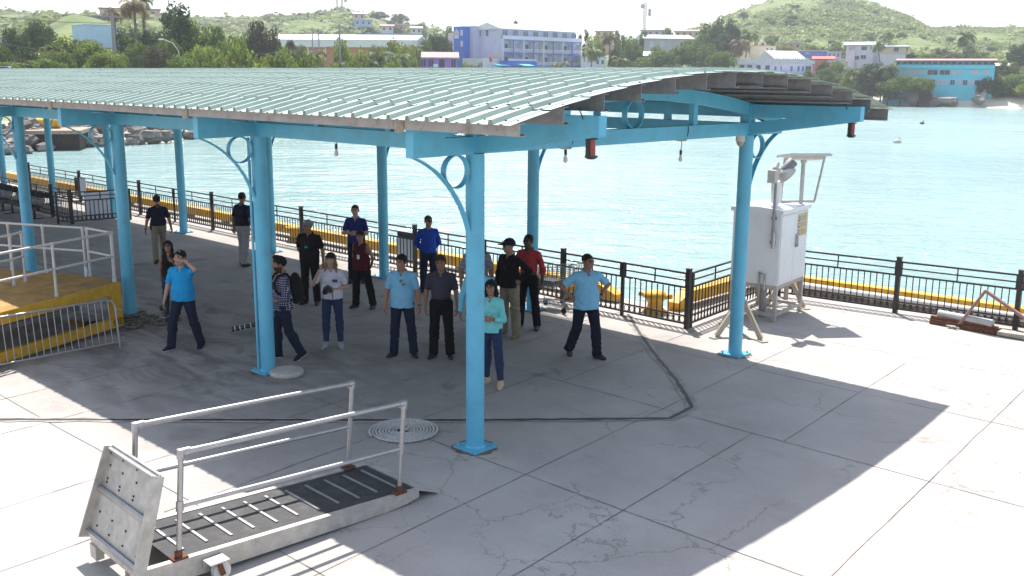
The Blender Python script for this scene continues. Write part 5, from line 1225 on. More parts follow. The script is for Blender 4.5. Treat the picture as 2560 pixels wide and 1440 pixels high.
p15 = person('woman in aqua shirt with long dark hair and crossed arms, right of the nearest column', G(1228, 962), R(-20), 1.665, 0.9, female=True, tone='tan', shirt=aqua, trousers=jean2, shoes=('gold', 1), sleeve='roll', hair=('long', 'black'), glasses='round', head=(4, 0), aR=XR, aL=XL, lL=((.14, -.14, -1), (.10, -.02, -1)), lR=((-.02, .06, -1), (-.02, .12, -1)), fit=0.55, hem=-0.02)
p16 = person('man in black jacket, navy cap and khaki cargo trousers, hand on hip', G(1273, 838), R(-42), 1.80, 1.08, belly=0.025, tone='tan', shirt=blackc, trousers=khaki, shoes=('tan', None), sleeve='long', hair=('buzz', 'grey'), cap=(capn, 'front'), glasses='wrap', head=(-22, 4), aL=HIPL, aR=((-.25, -.05, -1), (.05, -.35, -1)), lR=((-.10, .02, -1), (-.06, .03, -1)), lL=((.14, -.05, -1), (.10, .02, -1)), hem=-0.03, fit=1.5)
p17 = person('man in coral red long sleeved shirt and sunglasses beside the shopping cart', G(1320, 820), R(-22), 1.80, 1.0, tone='dark', shirt=redc, trousers=blackt, sleeve='long', hair=('buzz', 'black'), glasses='wrap', head=(-10, 2), aL=((.36, .02, -1), (.05, -.28, -1)), aR=((-.26, 0, -1), (0, -.3, -1)), tuck=True, belt=True, badge=(paperw, -0.03), watch='L', lL=((.12, -.05, -1), (.1, .02, -1)), lR=((-.12, .02, -1), (-.08, .05, -1)))
p18 = person('stout man in light blue shirt and navy trousers striding with hands on hips', G(1462, 893), R(16), 1.80, 1.16, belly=0.055, tone='olive', shirt=skyb, trousers=navyt, hair=('buzz', 'black'), glasses='wrap', head=(26, 2), aR=HIPR, aL=HIPL, lR=((-.10, .08, -1), (-.17, .48, -1)), lL=((.11, -.24, -1), (.07, .0, -1)), heelup=(35, 0), hem=-0.07, watch='L', footyaw=(-4, 30), fit=1.3)

# ------------------------------------------------------------------ things they carry
def hung(name, label, cat, p, q, yaw=None):
    w_ = at_person(p, q); return thing(name, label, cat, w_, p['yaw'] if yaw is None else yaw)
def camera_body(t, lens_d, ln, r0, r1, bands=False):
    m = MB(); m.box((0, 0, 0), (0.135, 0.065, 0.09)); m.box((0, -0.005, 0.055), (0.06, 0.06, 0.035)); m.box((-0.05, -0.02, 0), (0.03, 0.055, 0.085)); m.build('camera_body', M['black'], t)
    m = MB(); d = nrm(lens_d); a = d * 0.03; m.cyl(a, a + d * ln * 0.4, r0, n=18); m.cyl(a + d * ln * 0.4, a + d * ln, r0, r1, n=18); m.cyl(a + d * ln * 0.72, a + d * ln, r1 * 1.06, n=18); l = m.build('lens', M['black'], t)
    m = MB(); m.cyl(a + d * (ln + 0.001), a + d * (ln + 0.003), r1 * 0.85, n=16); m.build('front_glass', M['lens_dark'], l)
    if bands: m = MB(); m.cyl(a + d * ln * 0.66, a + d * ln * 0.69, r1 * 1.08, n=18); m.build('lens_ring', M['sole'], l)
t = hung('camera', 'black camera with long lens hanging from the turquoise shirted man\'s hand', 'camera', p4, p4['arm']['R'][2] + np.array([0.0, -0.02, -0.14]))
camera_body(t, (0.12, -0.25, -1), 0.20, 0.038, 0.046, True)
t = hung('camera', 'black camera held at the belt of the woman in white', 'camera', p7, p7['arm']['L'][2] + np.array([-0.11, -0.045, 0.0]))
camera_body(t, (-0.25, -1, -0.15), 0.10, 0.04, 0.045)
m = MB()
for sx in (-0.07, 0.07): m.tube([(sx, 0, 0.02), (sx * 1.2, 0.0, -0.10), (sx * 1.1, 0.01, -0.24)], 0.007, 6)
m.build('strap', M['cable'], t)
t = hung('camera', 'black camera with ringed telephoto lens sticking out left of the second column', 'camera', p5, np.array([0.06, -0.40, 0.66]), 0.0)
camera_body(t, (-1, -0.10, -0.18), 0.42, 0.034, 0.040, True)
m = MB(); d = nrm((-1, -.10, -.18))
for f in (0.10, 0.2, 0.36): m.cyl(d * (f + 0.03), d * (f + 0.042), 0.0445, n=18)
m.build('collars', M['sole'], t)
m = MB(); m.tube([(0.02, 0.03, 0.04), (0.06, 0.03, 0.25), (0.1, 0.05, 0.52)], 0.008, 6); m.build('strap', M['cable'], t)
t = hung('backpack', 'black backpack on the check shirted man', 'backpack', p5, p5['B'](0, 0.0, 0.0))
f = Field(np.array([-0.3, -0.1, -0.2]), np.array([0.3, 0.5, 0.7]), 0.009); f.el((0, 0.225, 0.28), (0.155, 0.11, 0.27), 0); f.el((0, 0.30, 0.18), (0.125, 0.06, 0.14), 0.03); f.clip((0, 0.115, 0), (0, -1, 0.06))
v, q = f.net(); link('pack', npmesh('pack', v, q, cmat('black_nylon', (0.012, 0.012, 0.014)), None, True), t)
for sx in (-1, 1): m = MB(); m.tube([(sx * 0.10, 0.13, 0.46), (sx * 0.115, 0.07, 0.555), (sx * 0.125, -0.08, 0.53), (sx * 0.125, -0.147, 0.42), (sx * 0.15, -0.12, 0.27), (sx * 0.165, 0.05, 0.14), (sx * 0.12, 0.14, 0.12)], 0.02, 6); m.build('strap', cmat('black_nylon', (0.012, 0.012, 0.014)), t)
m = MB(); m.box((0.07, 0.352, 0.13), (0.07, 0.01, 0.014)); m.build('orange_tag', cmat('orange_tag', (0.5, 0.06, 0.01)), t)
t = hung('sunglasses', 'sunglasses hung on the open shirt front of the man in light blue', 'sunglasses', p10, p10['B'](0.03, -0.165, 0.38))
m = MB()
for k in (-1, 1): m.box((0.022 * k, 0, -0.028 * k), (0.04, 0.008, 0.048), rot=np.array(Matrix.Rotation(R(35), 3, 'Y')))
m.build('frame', M['lens_dark'], t)
for p, sx, nm in ((p1, 1, 'black holster on the belt of the man walking away at left'), (p2, 1, 'black holster on the belt of the man behind the second column'), (p18, 1, 'black phone pouch on the belt of the striding stout man')):
    t = hung('holster', nm, 'holster', p, p['B'](sx * 0.19, 0.02, 0.02)); m = MB(); m.box((0, 0, 0), (0.045, 0.08, 0.14)); m.box((0, 0.0, 0.085), (0.04, 0.05, 0.05)); m.build('pouch', M['leather'], t)
m = MB(); m.box((0, 0, 0), (0.085, 0.006, 0.05)); q = at_person(p7, p7['B'](0.085, -0.205, 0.33)); o = m.build('print', M['ink'], p7['root'], loc=p7['B'](0.085, -0.182, 0.35)); o.rotation_euler.x = R(-8)
# ------------------------------------------------------------------ land round the bay
RS = [0, 6, 150, 200, 260, 330, 420, 520, 650, 800, 1100]
LAND = {  # photo column: shore distance, heights at the distances above
    -900: (78, [-1.6, 1.6, 4, 5, 8, 13, 20, 27, 33, 34, 25]), 0: (90, [-1.6, 1.8, 4.2, 6, 9, 15, 21, 29, 39, 38, 28]), 200: (97, [-1.6, 1.8, 4.2, 6, 12.5, 21, 25.5, 29, 35, 35, 26]), 400: (100, [-1.6, 1.8, 4, 6, 10, 17, 25, 30, 37, 36, 26]),
    560: (116, [-1.6, 1.6, 3.5, 5.5, 8, 12, 18, 27, 38, 38, 28]), 700: (134, [-1.6, 1.2, 2.2, 5, 7.5, 11, 19, 31, 39, 38, 28]), 850: (175, [-1.6, 1.0, -3, 2.8, 7, 11, 20, 35, 43, 41, 30]), 1050: (215, [-1.6, 1.0, -3, -3, 5, 10, 17, 27, 34, 34, 25]),
    1160: (226, [-1.6, 1.0, -3, -3, 4, 8, 14, 22, 30, 30, 22]), 1300: (232, [-1.6, 1, -3, -3, 3.5, 6, 10, 14, 16, 15, 10]), 1460: (246, [-1.6, 1, -3, -3, 2.6, 7, 12, 15, 16, 15, 10]), 1620: (252, [-1.6, 1, -3, -3, 1.4, 10, 19, 22, 23, 20, 12]),
    1750: (256, [-1.6, 1, -3, -3, 0.6, 10, 18, 26, 36, 34, 24]), 1850: (260, [-1.6, .8, -3, -3, -1.6, 9.5, 19, 32, 46, 42, 30]), 1940: (264, [-1.6, .8, -3, -3, -2, 8.5, 17.5, 35, 53, 48, 32]), 2060: (268, [-1.6, .8, -3, -3, -2, 8.5, 16.5, 35, 56, 50, 34]), 2160: (270, [-1.6, .7, -3, -3, -2, 9, 16, 33, 50, 46, 32]),
    2240: (270, [-1.6, .7, -3, -3, -2, 9, 15.5, 29, 43, 41, 30]), 2320: (268, [-1.6, .7, -3, -3, -2, 8, 14.5, 25, 34.5, 34, 26]), 2560: (266, [-1.6, .7, -3, -3, -2, 7.5, 14, 24, 34, 33, 26]), 3400: (262, [-1.6, .7, -3, -3, -2, 7, 13, 22, 30, 30, 24])}
_lx = np.array(sorted(LAND)); _ls = np.array([LAND[k][0] for k in _lx], float)
def land_z(px, r):
    i = int(np.clip(np.searchsorted(_lx, px) - 1, 0, len(_lx) - 2)); f = float(np.clip((px - _lx[i]) / (_lx[i + 1] - _lx[i]), 0, 1)); f = f * f * (3 - 2 * f) * .5 + f * .5; out = []
    sh = _ls[i] + (_ls[i + 1] - _ls[i]) * f
    for k in (i, i + 1):
        s0, z = LAND[_lx[k]]; rr = [sh - 8, sh, sh + 6, sh + 14]; zz = [-3.2, -1.6, z[1], z[1] + 1.0]
        for a, b in zip(RS[2:], z[2:]):
            if a > sh + 20 and b > -1: rr.append(a); zz.append(b)
        out.append(np.interp(r, rr, zz))
    return out[0] * (1 - f) + out[1] * f, sh
pxs = np.arange(-900, 3401, 20.0); ts = np.concatenate([[-8, -3, 0, 3, 6, 10, 15, 22, 30], np.geomspace(40, 1000, 46)])
V = np.zeros((len(pxs), len(ts), 3)); 
for i, px in enumerate(pxs):
    sh = land_z(px, 100.0)[1]
    for j, t_ in enumerate(ts):
        r = sh + t_; z = land_z(px, r)[0]
        z += 0.9 * math.sin(px * 0.021 + r * 0.05) * min(1, max(0, t_ - 30) / 120) + 1.3 * math.sin(px * 0.008 - r * 0.023) * min(1, max(0, t_ - 60) / 200)
        V[i, j] = (*AZ(px, r), z)
ni, nj = len(pxs), len(ts); I_, J_ = np.meshgrid(np.arange(ni - 1), np.arange(nj - 1), indexing='ij'); a = (I_ * nj + J_).ravel()
def land_mat():
    m = bpy.data.materials.new('grassy_land'); m.use_nodes = True; t = m.node_tree; b = t.nodes['Principled BSDF']; L = t.links.new; b.inputs['Roughness'].default_value = 0.95; b.inputs['Specular IOR Level'].default_value = 0.1
    c = N(t, 'ShaderNodeTexCoord'); sx = N(t, 'ShaderNodeSeparateXYZ'); L(c.outputs['Object'], sx.inputs[0])
    n = N(t, 'ShaderNodeTexNoise'); n.inputs['Scale'].default_value = 0.035; n.inputs['Detail'].default_value = 9; n.inputs['Roughness'].default_value = 0.7; L(c.outputs['Object'], n.inputs['Vector'])
    r = N(t, 'ShaderNodeValToRGB'); e = r.color_ramp.elements; e[0].position = 0.36; e[0].color = (0.10, 0.14, 0.05, 1); e[1].position = 0.66; e[1].color = (0.24, 0.26, 0.11, 1); x = e.new(0.5); x.color = (0.16, 0.20, 0.075, 1); L(n.outputs['Fac'], r.inputs[0])
    mr = N(t, 'ShaderNodeMapRange'); mr.inputs['From Min'].default_value = 0.2; mr.inputs['From Max'].default_value = 1.3; L(sx.outputs['Z'], mr.inputs['Value'])
    x = N(t, 'ShaderNodeMixRGB'); x.inputs[1].default_value = (0.62, 0.55, 0.45, 1); L(mr.outputs[0], x.inputs[0]); L(r.outputs[0], x.inputs[2]); L(x.outputs[0], b.inputs['Base Color'])
    n2 = N(t, 'ShaderNodeTexNoise'); n2.inputs['Scale'].default_value = 0.5; n2.inputs['Detail'].default_value = 6; L(c.outputs['Object'], n2.inputs['Vector']); bp = N(t, 'ShaderNodeBump'); bp.inputs['Strength'].default_value = 0.8; bp.inputs['Distance'].default_value = 0.8; L(n2.outputs['Fac'], bp.inputs['Height']); L(bp.outputs[0], b.inputs['Normal'])
    return m
M['land'] = land_mat()
tag(link('terrain', npmesh('terrain', V.reshape(-1, 3), np.stack([a, a + nj, a + nj + 1, a + 1], 1), M['land'], None, True)), 'green hills and low shore round the bay', kind='structure')

# ------------------------------------------------------------------ foliage
def leaf_mat(name, c0, c1, c2, tr=0.30, sc=0.55, blotch=None):
    m = bpy.data.materials.new(name); m.use_nodes = True; t = m.node_tree; b = t.nodes['Principled BSDF']; L = t.links.new; b.inputs['Roughness'].default_value = 0.55; b.inputs['Specular IOR Level'].default_value = 0.25
    c = N(t, 'ShaderNodeTexCoord'); n = N(t, 'ShaderNodeTexNoise'); n.inputs['Scale'].default_value = sc; n.inputs['Detail'].default_value = 5; n.inputs['Roughness'].default_value = 0.75; L(c.outputs['Object'], n.inputs['Vector'])
    r = N(t, 'ShaderNodeValToRGB'); e = r.color_ramp.elements; e[0].position = 0.33; e[0].color = (*c0, 1); e[1].position = 0.68; e[1].color = (*c2, 1); k = e.new(0.5); k.color = (*c1, 1); L(n.outputs['Fac'], r.inputs[0])
    out = r.outputs[0]
    if blotch:
        n2 = N(t, 'ShaderNodeTexNoise'); n2.inputs['Scale'].default_value = 3.5; n2.inputs['Detail'].default_value = 4; L(c.outputs['Object'], n2.inputs['Vector']); r2 = N(t, 'ShaderNodeValToRGB'); r2.color_ramp.elements[0].position = 0.6; r2.color_ramp.elements[1].position = 0.66; L(n2.outputs['Fac'], r2.inputs[0])
        x = N(t, 'ShaderNodeMixRGB'); x.inputs[2].default_value = (*blotch, 1); L(r2.outputs[0], x.inputs[0]); L(out, x.inputs[1]); out = x.outputs[0]
    oi = N(t, 'ShaderNodeObjectInfo'); hs = N(t, 'ShaderNodeHueSaturation'); mr = N(t, 'ShaderNodeMapRange'); mr.inputs['To Min'].default_value = 0.8; mr.inputs['To Max'].default_value = 1.2; L(oi.outputs['Random'], mr.inputs['Value']); L(mr.outputs[0], hs.inputs['Value']); L(out, hs.inputs['Color'])
    L(hs.outputs[0], b.inputs['Base Color']); tl = N(t, 'ShaderNodeBsdfTranslucent'); L(hs.outputs[0], tl.inputs['Color']); ms = N(t, 'ShaderNodeMixShader'); ms.inputs[0].default_value = tr
    L(b.outputs[0], ms.inputs[1]); L(tl.outputs[0], ms.inputs[2]); L(ms.outputs[0], t.nodes['Material Output'].inputs['Surface']); return m
LM = {'dark': leaf_mat('dark_leaves', (0.03, 0.055, 0.016), (0.055, 0.095, 0.026), (0.09, 0.14, 0.036), 0.36), 'mid': leaf_mat('green_leaves', (0.07, 0.11, 0.022), (0.13, 0.19, 0.036), (0.22, 0.28, 0.06), 0.45),
      'lime': leaf_mat('sea_grape_leaves', (0.085, 0.12, 0.022), (0.19, 0.25, 0.04), (0.33, 0.37, 0.08), 0.5, blotch=(0.26, 0.19, 0.07)), 'olive': leaf_mat('olive_leaves', (0.055, 0.06, 0.03), (0.085, 0.088, 0.042), (0.13, 0.12, 0.06), 0.3),
      'palm': leaf_mat('palm_leaves', (0.045, 0.075, 0.018), (0.095, 0.13, 0.03), (0.19, 0.20, 0.055), 0.35), 'palm_old': leaf_mat('old_palm_leaves', (0.10, 0.085, 0.035), (0.17, 0.13, 0.05), (0.28, 0.19, 0.06), 0.35), 'hill': leaf_mat('hill_shrub_leaves', (0.15, 0.19, 0.06), (0.23, 0.28, 0.09), (0.33, 0.36, 0.14), 0.42, sc=0.03)}
M['bark'] = mat('bark', (0.10, 0.078, 0.058), 0.9, var=0.3, vs=6); M['palmbark'] = mat('palm_trunk', (0.20, 0.17, 0.14), 0.9, var=0.25, vs=8)
def crown_mesh(seed, kind):
    g = np.random.default_rng(seed); C = []
    if kind == 'round': nC, sc, z0 = 34, np.array([1, 1, .85]), 0.62
    elif kind == 'spread': nC, sc, z0 = 36, np.array([1.25, 1.25, .5]), 0.70
    elif kind == 'bush': nC, sc, z0 = 38, np.array([1.1, 1.1, .72]), 0.38
    else: nC, sc, z0 = 30, np.array([.45, .45, 1.2]), 0.60
    while len(C) < nC:
        p = g.normal(size=3); p /= np.linalg.norm(p); p *= (0.35 + 0.65 * g.random() ** 0.5)
        if p[2] < -0.55: continue
        C.append(p * sc * 0.42 + np.array([0, 0, z0]))
    P, Nn, S_ = [], [], []
    for c in C:
        rr = g.uniform(0.10, 0.19) * (0.7 if kind == 'tall' else 1); n = int(95 * (rr / 0.15) ** 1.5)
        d = g.normal(size=(n, 3)); d /= np.linalg.norm(d, axis=1)[:, None]; P.append(c + d * rr * (0.55 + 0.5 * g.random((n, 1))) * np.array([1, 1, .75])); Nn.append(d * .7 + g.normal(size=(n, 3)) * .45 + np.array([0, 0, .35])); S_.append(g.uniform(0.016, 0.034, n))
    P = np.concatenate(P); Nn = np.concatenate(Nn); S_ = np.concatenate(S_); Nn /= np.linalg.norm(Nn, axis=1)[:, None]
    t = np.cross(Nn, g.normal(size=Nn.shape)); t /= np.linalg.norm(t, axis=1)[:, None]; b = np.cross(Nn, t); s = S_[:, None]
    Vv = np.stack([P - t * s * 1.25, P + b * s * .7 + Nn * s * .25, P + t * s * 1.25, P - b * s * .7 + Nn * s * .25], 1).reshape(-1, 3)
    return Vv, np.arange(len(Vv)).reshape(-1, 4)
def trunk_mesh(seed, kind):
    r2 = random.Random(seed); m = MB(); top = {'round': .5, 'spread': .6, 'bush': .25, 'tall': .9}[kind]; w0 = {'round': .032, 'spread': .028, 'bush': .022, 'tall': .018}[kind]
    m.tube([(0, 0, -0.03), (0.01, 0.0, top * .4), (0.02, -0.01, top)], [w0, w0 * .75, w0 * .45], 8)
    for k in range(6): a = r2.uniform(0, 6.3); z = top * r2.uniform(.45, .95); l = r2.uniform(.18, .36) * (.4 if kind == 'tall' else 1); m.tube([(0.01, 0, z), (math.cos(a) * l * .5, math.sin(a) * l * .5, z + l * .45), (math.cos(a) * l, math.sin(a) * l, z + l * .75)], [w0 * .45, w0 * .3, w0 * .12], 5)
    return m.mesh('trunk', M['bark'])
CROWN, TRUNK = {}, {}
for kind in ('round', 'spread', 'bush', 'tall'):
    for v in range(3):
        cv, cf = crown_mesh(hash(kind) % 1 + v * 11 + len(kind), kind); TRUNK[kind, v] = trunk_mesh(v + 5, kind)
        for lm in ('dark', 'mid', 'lime', 'olive'): CROWN[kind, v, lm] = npmesh('crown', cv, cf, LM[lm])
def tree(px, ytop, r, wpx, kind, lm, label, group, zg=None, cat='tree'):
    z0 = land_z(px, r)[0] if zg is None else zg; p = AZ(px, r); ht_ = max(1.6, ZY(px, ytop, r) - z0); wd = wpx / FPX * r; v = rnd.randrange(3)
    unit_h = {'round': 1.05, 'spread': 0.98, 'bush': 0.80, 'tall': 1.18}[kind]; unit_w = {'round': 1.08, 'spread': 1.28, 'bush': 1.16, 'tall': 0.62}[kind]
    t = thing({'bush': 'leafy_bush', 'tall': 'slender_tree'}.get(kind, 'tree'), label, 'bush' if kind == 'bush' else cat, (p[0], p[1], z0), rnd.uniform(0, 6.28), group)
    t.scale = (wd / unit_w, wd / unit_w, ht_ / unit_h); link('crown', CROWN[kind, v, lm], t); link('trunk', TRUNK[kind, v], t); return t
def palm_mesh(seed, nfr=18, droop=1.0):
    g = np.random.default_rng(seed); Vv, Ff = [], []
    for k in range(nfr):
        az = 2 * math.pi * (k / nfr) + g.uniform(-.25, .25); el = g.uniform(-0.35, 1.15); L_ = g.uniform(.75, 1.0); pts = []; p = np.zeros(3); e = el
        for i in range(9): pts.append(p.copy()); p = p + np.array([math.cos(az) * math.cos(e), math.sin(az) * math.cos(e), math.sin(e)]) * L_ / 8; e -= (0.16 + 0.11 * i / 3) * droop
        pts = np.array(pts); side = np.array([-math.sin(az), math.cos(az), 0])
        for i in range(1, 9):
            for f in (0, 0.33, 0.66):
                c = pts[i - 1] + (pts[i] - pts[i - 1]) * f; d = nrm(pts[i] - pts[i - 1]); ll = 0.26 * math.sin(math.pi * (0.12 + 0.8 * (i - 1 + f) / 8)) + 0.05
                for sgn in (-1, 1):
                    tip = c + (side * sgn * 0.8 + d * 0.65 - np.array([0, 0, 1]) * (0.35 + 0.3 * g.random())) * ll; b = len(Vv); w = d * 0.02; Vv += [c - w, c + w, tip + w * .3, tip - w * .3]; Ff.append((b, b + 1, b + 2, b + 3))
    return np.array(Vv), np.array(Ff)
PALM = {}
for v in range(3):
    pv, pf = palm_mesh(v + 3, (18, 15, 20)[v])
    for lm in ('palm', 'palm_old'): PALM[v, lm] = npmesh('crown', pv, pf, LM[lm])
def palm(px, yhub, r, wpx, label, lm='palm', leanpx=0, zg=None, group='palm trees round the bay'):
    z0 = land_z(px, r)[0] if zg is None else zg; p = AZ(px + leanpx, r); q = AZ(px, r); zh = max(ZY(px, yhub, r), z0 + 1.2); t = thing('palm_tree', label, 'palm', (p[0], p[1], z0), 0, group)
    d = np.array([q[0] - p[0], q[1] - p[1], zh - z0]); m = MB(); k = zh - z0; w = min(0.2, .05 + k * .02)
    m.tube([(0, 0, -.3), d * .35 + np.array([0, 0, .04 * k]), d * .7 + np.array([0, 0, .03 * k]), d], [w * 1.3, w, w * .85, w * .7], 8); m.build('trunk', M['palmbark'], t)
    c = link('crown', PALM[rnd.randrange(3), lm], t, d, rnd.uniform(0, 6)); s_ = wpx / FPX * r / 1.7; c.scale = (s_, s_, s_); return t

# shrubs that clothe the hillsides: nobody could count them
def hillcover(n, pr, rr, smin, smax, name, seed):
    g = np.random.default_rng(seed); P, S_ = [], []
    while len(P) < n:
        px = g.uniform(*pr); r = rr[0] * (rr[1] / rr[0]) ** g.random()
        if 120 < px < 300 and 300 < r < 420: continue
        P.append((*AZ(px, r), land_z(px, r)[0])); S_.append(g.uniform(smin, smax) * (2.2 if g.random() < .03 else 1))
    P = np.array(P); S_ = np.array(S_); Q = 26; d = g.normal(size=(n, Q, 3)); d /= np.linalg.norm(d, axis=2)[..., None]; d[..., 2] = np.abs(d[..., 2])
    c = P[:, None] + d * (S_[:, None] * g.uniform(.35, 1.0, (n, Q)))[..., None] * np.array([1, 1, .8]); Nn = d + g.normal(size=d.shape) * .5 + np.array([0, 0, .4]); Nn /= np.linalg.norm(Nn, axis=2)[..., None]
    t = np.cross(Nn, g.normal(size=Nn.shape)); t /= np.linalg.norm(t, axis=2)[..., None]; b = np.cross(Nn, t); s = (S_[:, None] * g.uniform(.18, .42, (n, Q)))[..., None]
    Vv = np.stack([c - t * s, c + b * s * .8, c + t * s, c - b * s * .8], 2).reshape(-1, 3); o = link(name, npmesh(name, Vv, np.arange(len(Vv)).reshape(-1, 4), LM['hill'])); tag(o, 'scrub covering the hillsides', kind='stuff')
hillcover(18000, (1690, 2750), (345, 720), 0.7, 1.8, 'hillside_shrubs', 1)
hillcover(15000, (-250, 1480), (300, 760), 1.0, 2.6, 'hillside_shrubs', 2)
hillcover(1200, (2150, 2800), (276, 345), 0.8, 2.0, 'hillside_shrubs', 3)
# ------------------------------------------------------------------ buildings
def plain(name, c, rough=0.8, **k): return mat(name, c, rough, var=0.06, vs=0.6, dirt=[x * .72 for x in c], dirt_s=0.5, dirt_a=0.35, **k)
M['wall_white'] = plain('white_render', (0.64, 0.64, 0.70)); M['wall_pale'] = plain('pale_lilac_render', (0.50, 0.51, 0.66)); M['hotelblue'] = plain('strong_blue_render', (0.035, 0.15, 0.55)); M['pale_blue'] = plain('pale_blue_render', (0.34, 0.52, 0.72)); M['cyan_wall'] = plain('cyan_render', (0.11, 0.55, 0.66)); M['purple'] = plain('purple_render', (0.33, 0.17, 0.48))
M['cream'] = plain('cream_render', (0.60, 0.50, 0.34)); M['peach'] = plain('peach_render', (0.58, 0.36, 0.26)); M['brick'] = plain('orange_brick', (0.48, 0.19, 0.12)); M['rooftin'] = plain('white_tin_roof', (0.70, 0.70, 0.72), 0.5); M['redroof'] = plain('red_roof', (0.55, 0.13, 0.09)); M['grey_wall'] = plain('stained_grey_render', (0.42, 0.42, 0.44)); M['dark_win'] = mat('dark_window', (0.025, 0.035, 0.05), 0.15, var=0.3, vs=1.5); M['blue_win'] = mat('blue_window', (0.06, 0.16, 0.27), 0.2, var=0.2, vs=1.5); M['lilac'] = plain('violet_blue_render', (0.17, 0.20, 0.60)); M['pinkroof'] = plain('pinkish_roof', (0.45, 0.25, 0.24)); M['salmon'] = plain('salmon_wall', (0.50, 0.22, 0.17))
class Bld:
    """a building whose front is seen square on at photo columns x0..x1, at distance r"""
    def __init__(s, name, label, cat, x0, x1, r, zg, group=None, yaw=0.0):
        s.pc = (x0 + x1) / 2; s.r = r; s.k = r / FPX * 1.0; p = AZ(s.pc, r); s.zg = zg; s.rz = math.atan2(p[1], p[0]) - math.pi / 2 + yaw; s.t = thing(name, label, cat, (p[0], p[1], zg), s.rz, group); s.x0 = s.X(x0); s.x1 = s.X(x1)
    def X(s, px): return (px - s.pc) * s.k
    def Z(s, y): return ZY(s.pc, y, s.r) - s.zg
    def block(s, name, m, xa, xb, yt, depth, yb=None, y0=0.0, parent=None):
        b = MB(); b.bb((s.X(xa), y0, s.Z(yb) if yb is not None else -1.5), (s.X(xb), y0 + depth, s.Z(yt))); return b.build(name, m, parent or s.t)
    def rect(s, name, m, xa, ya, xb, yb, out=0.06, parent=None, fr=None, y0=0.0):
        b = MB(); b.bb((s.X(xa), y0 - out, s.Z(yb)), (s.X(xb), y0 + 0.05, s.Z(ya))); o = b.build(name, m, parent or s.t)
        if fr:
            b = MB(); w = 0.07; X0, X1, Z0, Z1 = s.X(xa), s.X(xb), s.Z(yb), s.Z(ya)
            for a_, c_ in (((X0 - w, Z0 - w), (X1 + w, Z0)), ((X0 - w, Z1), (X1 + w, Z1 + w)), ((X0 - w, Z0), (X0, Z1)), ((X1, Z0), (X1 + w, Z1)), (((X0 + X1) / 2 - .03, Z0), ((X0 + X1) / 2 + .03, Z1))): b.bb((a_[0], y0 - out - .04, a_[1]), (c_[0], y0 + .04, c_[1]))
            b.build('frame', fr, o)
        return o
    def roof(s, m, xa, xb, yt, depth, over=0.4, rise=0.0, y0=0.0, th=0.18, name='roof'):
        b = MB(); z = s.Z(yt); X0, X1 = s.X(xa) - over, s.X(xb) + over
        if rise: b.prism([(X0, y0 - over, z), (X0, y0 + depth / 2, z + rise), (X0, y0 + depth + over, z), (X0, y0 + depth + over, z - th), (X0, y0 - over, z - th)], (X1 - X0, 0, 0))
        else: b.bb((X0, y0 - over, z - 0.01), (X1, y0 + depth + over, z + th))
        return b.build(name, m, s.t)
DW, BW, WW = M['dark_win'], M['blue_win'], M['wall_white']

# the white and blue seafront hotel (its long front runs away to the right)
c0 = AZ(1257, 248); c1 = AZ(1452, 268); fx = nrm(np.array([*(c1 - c0), 0])); LH = float(np.linalg.norm(c1 - c0)); zg = 3.2
t = thing('hotel', 'four storey white hotel with blue balcony posts and a blue stair tower', 'hotel', (*c0, zg), math.atan2(fx[1], fx[0]))
hz_ = lambda y: ZY(1257, y, 248) - zg
F1, F2, F3, RF = hz_(163), hz_(131), hz_(98.5), hz_(70); SD = 10.5
m = MB(); m.bb((0, 1.6, -2), (LH, SD, F3)); m.build('wall', WW, t)
m = MB(); m.bb((-0.05, 0.9, F3), (LH - 1.5, SD - .02, RF)); m.build('top_storey', M['wall_pale'], t)
m = MB(); m.prism([(-.5, 0.5, RF), (-.5, SD * .5, RF + 1.5), (-.5, SD + .4, RF), (-.5, SD + .4, RF - .2), (-.5, 0.5, RF - .2)], (LH - .3, 0, 0)); m.build('roof', M['rooftin'], t)
m = MB(); m.prism([(-.02, 1.0, RF - .1), (-.02, SD * .5, RF + 1.3), (-.02, SD, RF - .1)], (.3, 0, 0)); m.bb((-0.06, 0, -2), (0.0, SD, F3 + .3)); m.build('end_gable', M['wall_pale'], t)
for k, z in enumerate((F1, F2, F3)):
    m = MB(); m.bb((0, 0, z - .18), (LH, 1.62, z + .08)); m.build('floor_slab', M['wall_pale'], t)
    m = MB(); m.bb((0, -.05, z - .14), (LH, 0.0, z + .10)); m.build('blue_edge', M['hotelblue'], t)
    m = MB()
    if k == 2: m.bb((0, -.02, z + .1), (LH, .08, z + 1.0))
    else:
        m.bb((0, 0, z + .9), (LH, .08, z + 1.0))
        for x in np.arange(0.2, LH, .42): m.bb((x - .09, .01, z + .1), (x + .09, .06, z + .9))
    m.build('balustrade', WW, t)
nb = 9
for k in range(nb):
    x = LH * k / (nb - 1); m = MB(); m.bb((x - .13, -.08, -2), (x + .13, .16, F3 + .1)); m.build('balcony_post', M['hotelblue'] if k % 2 else WW, t)
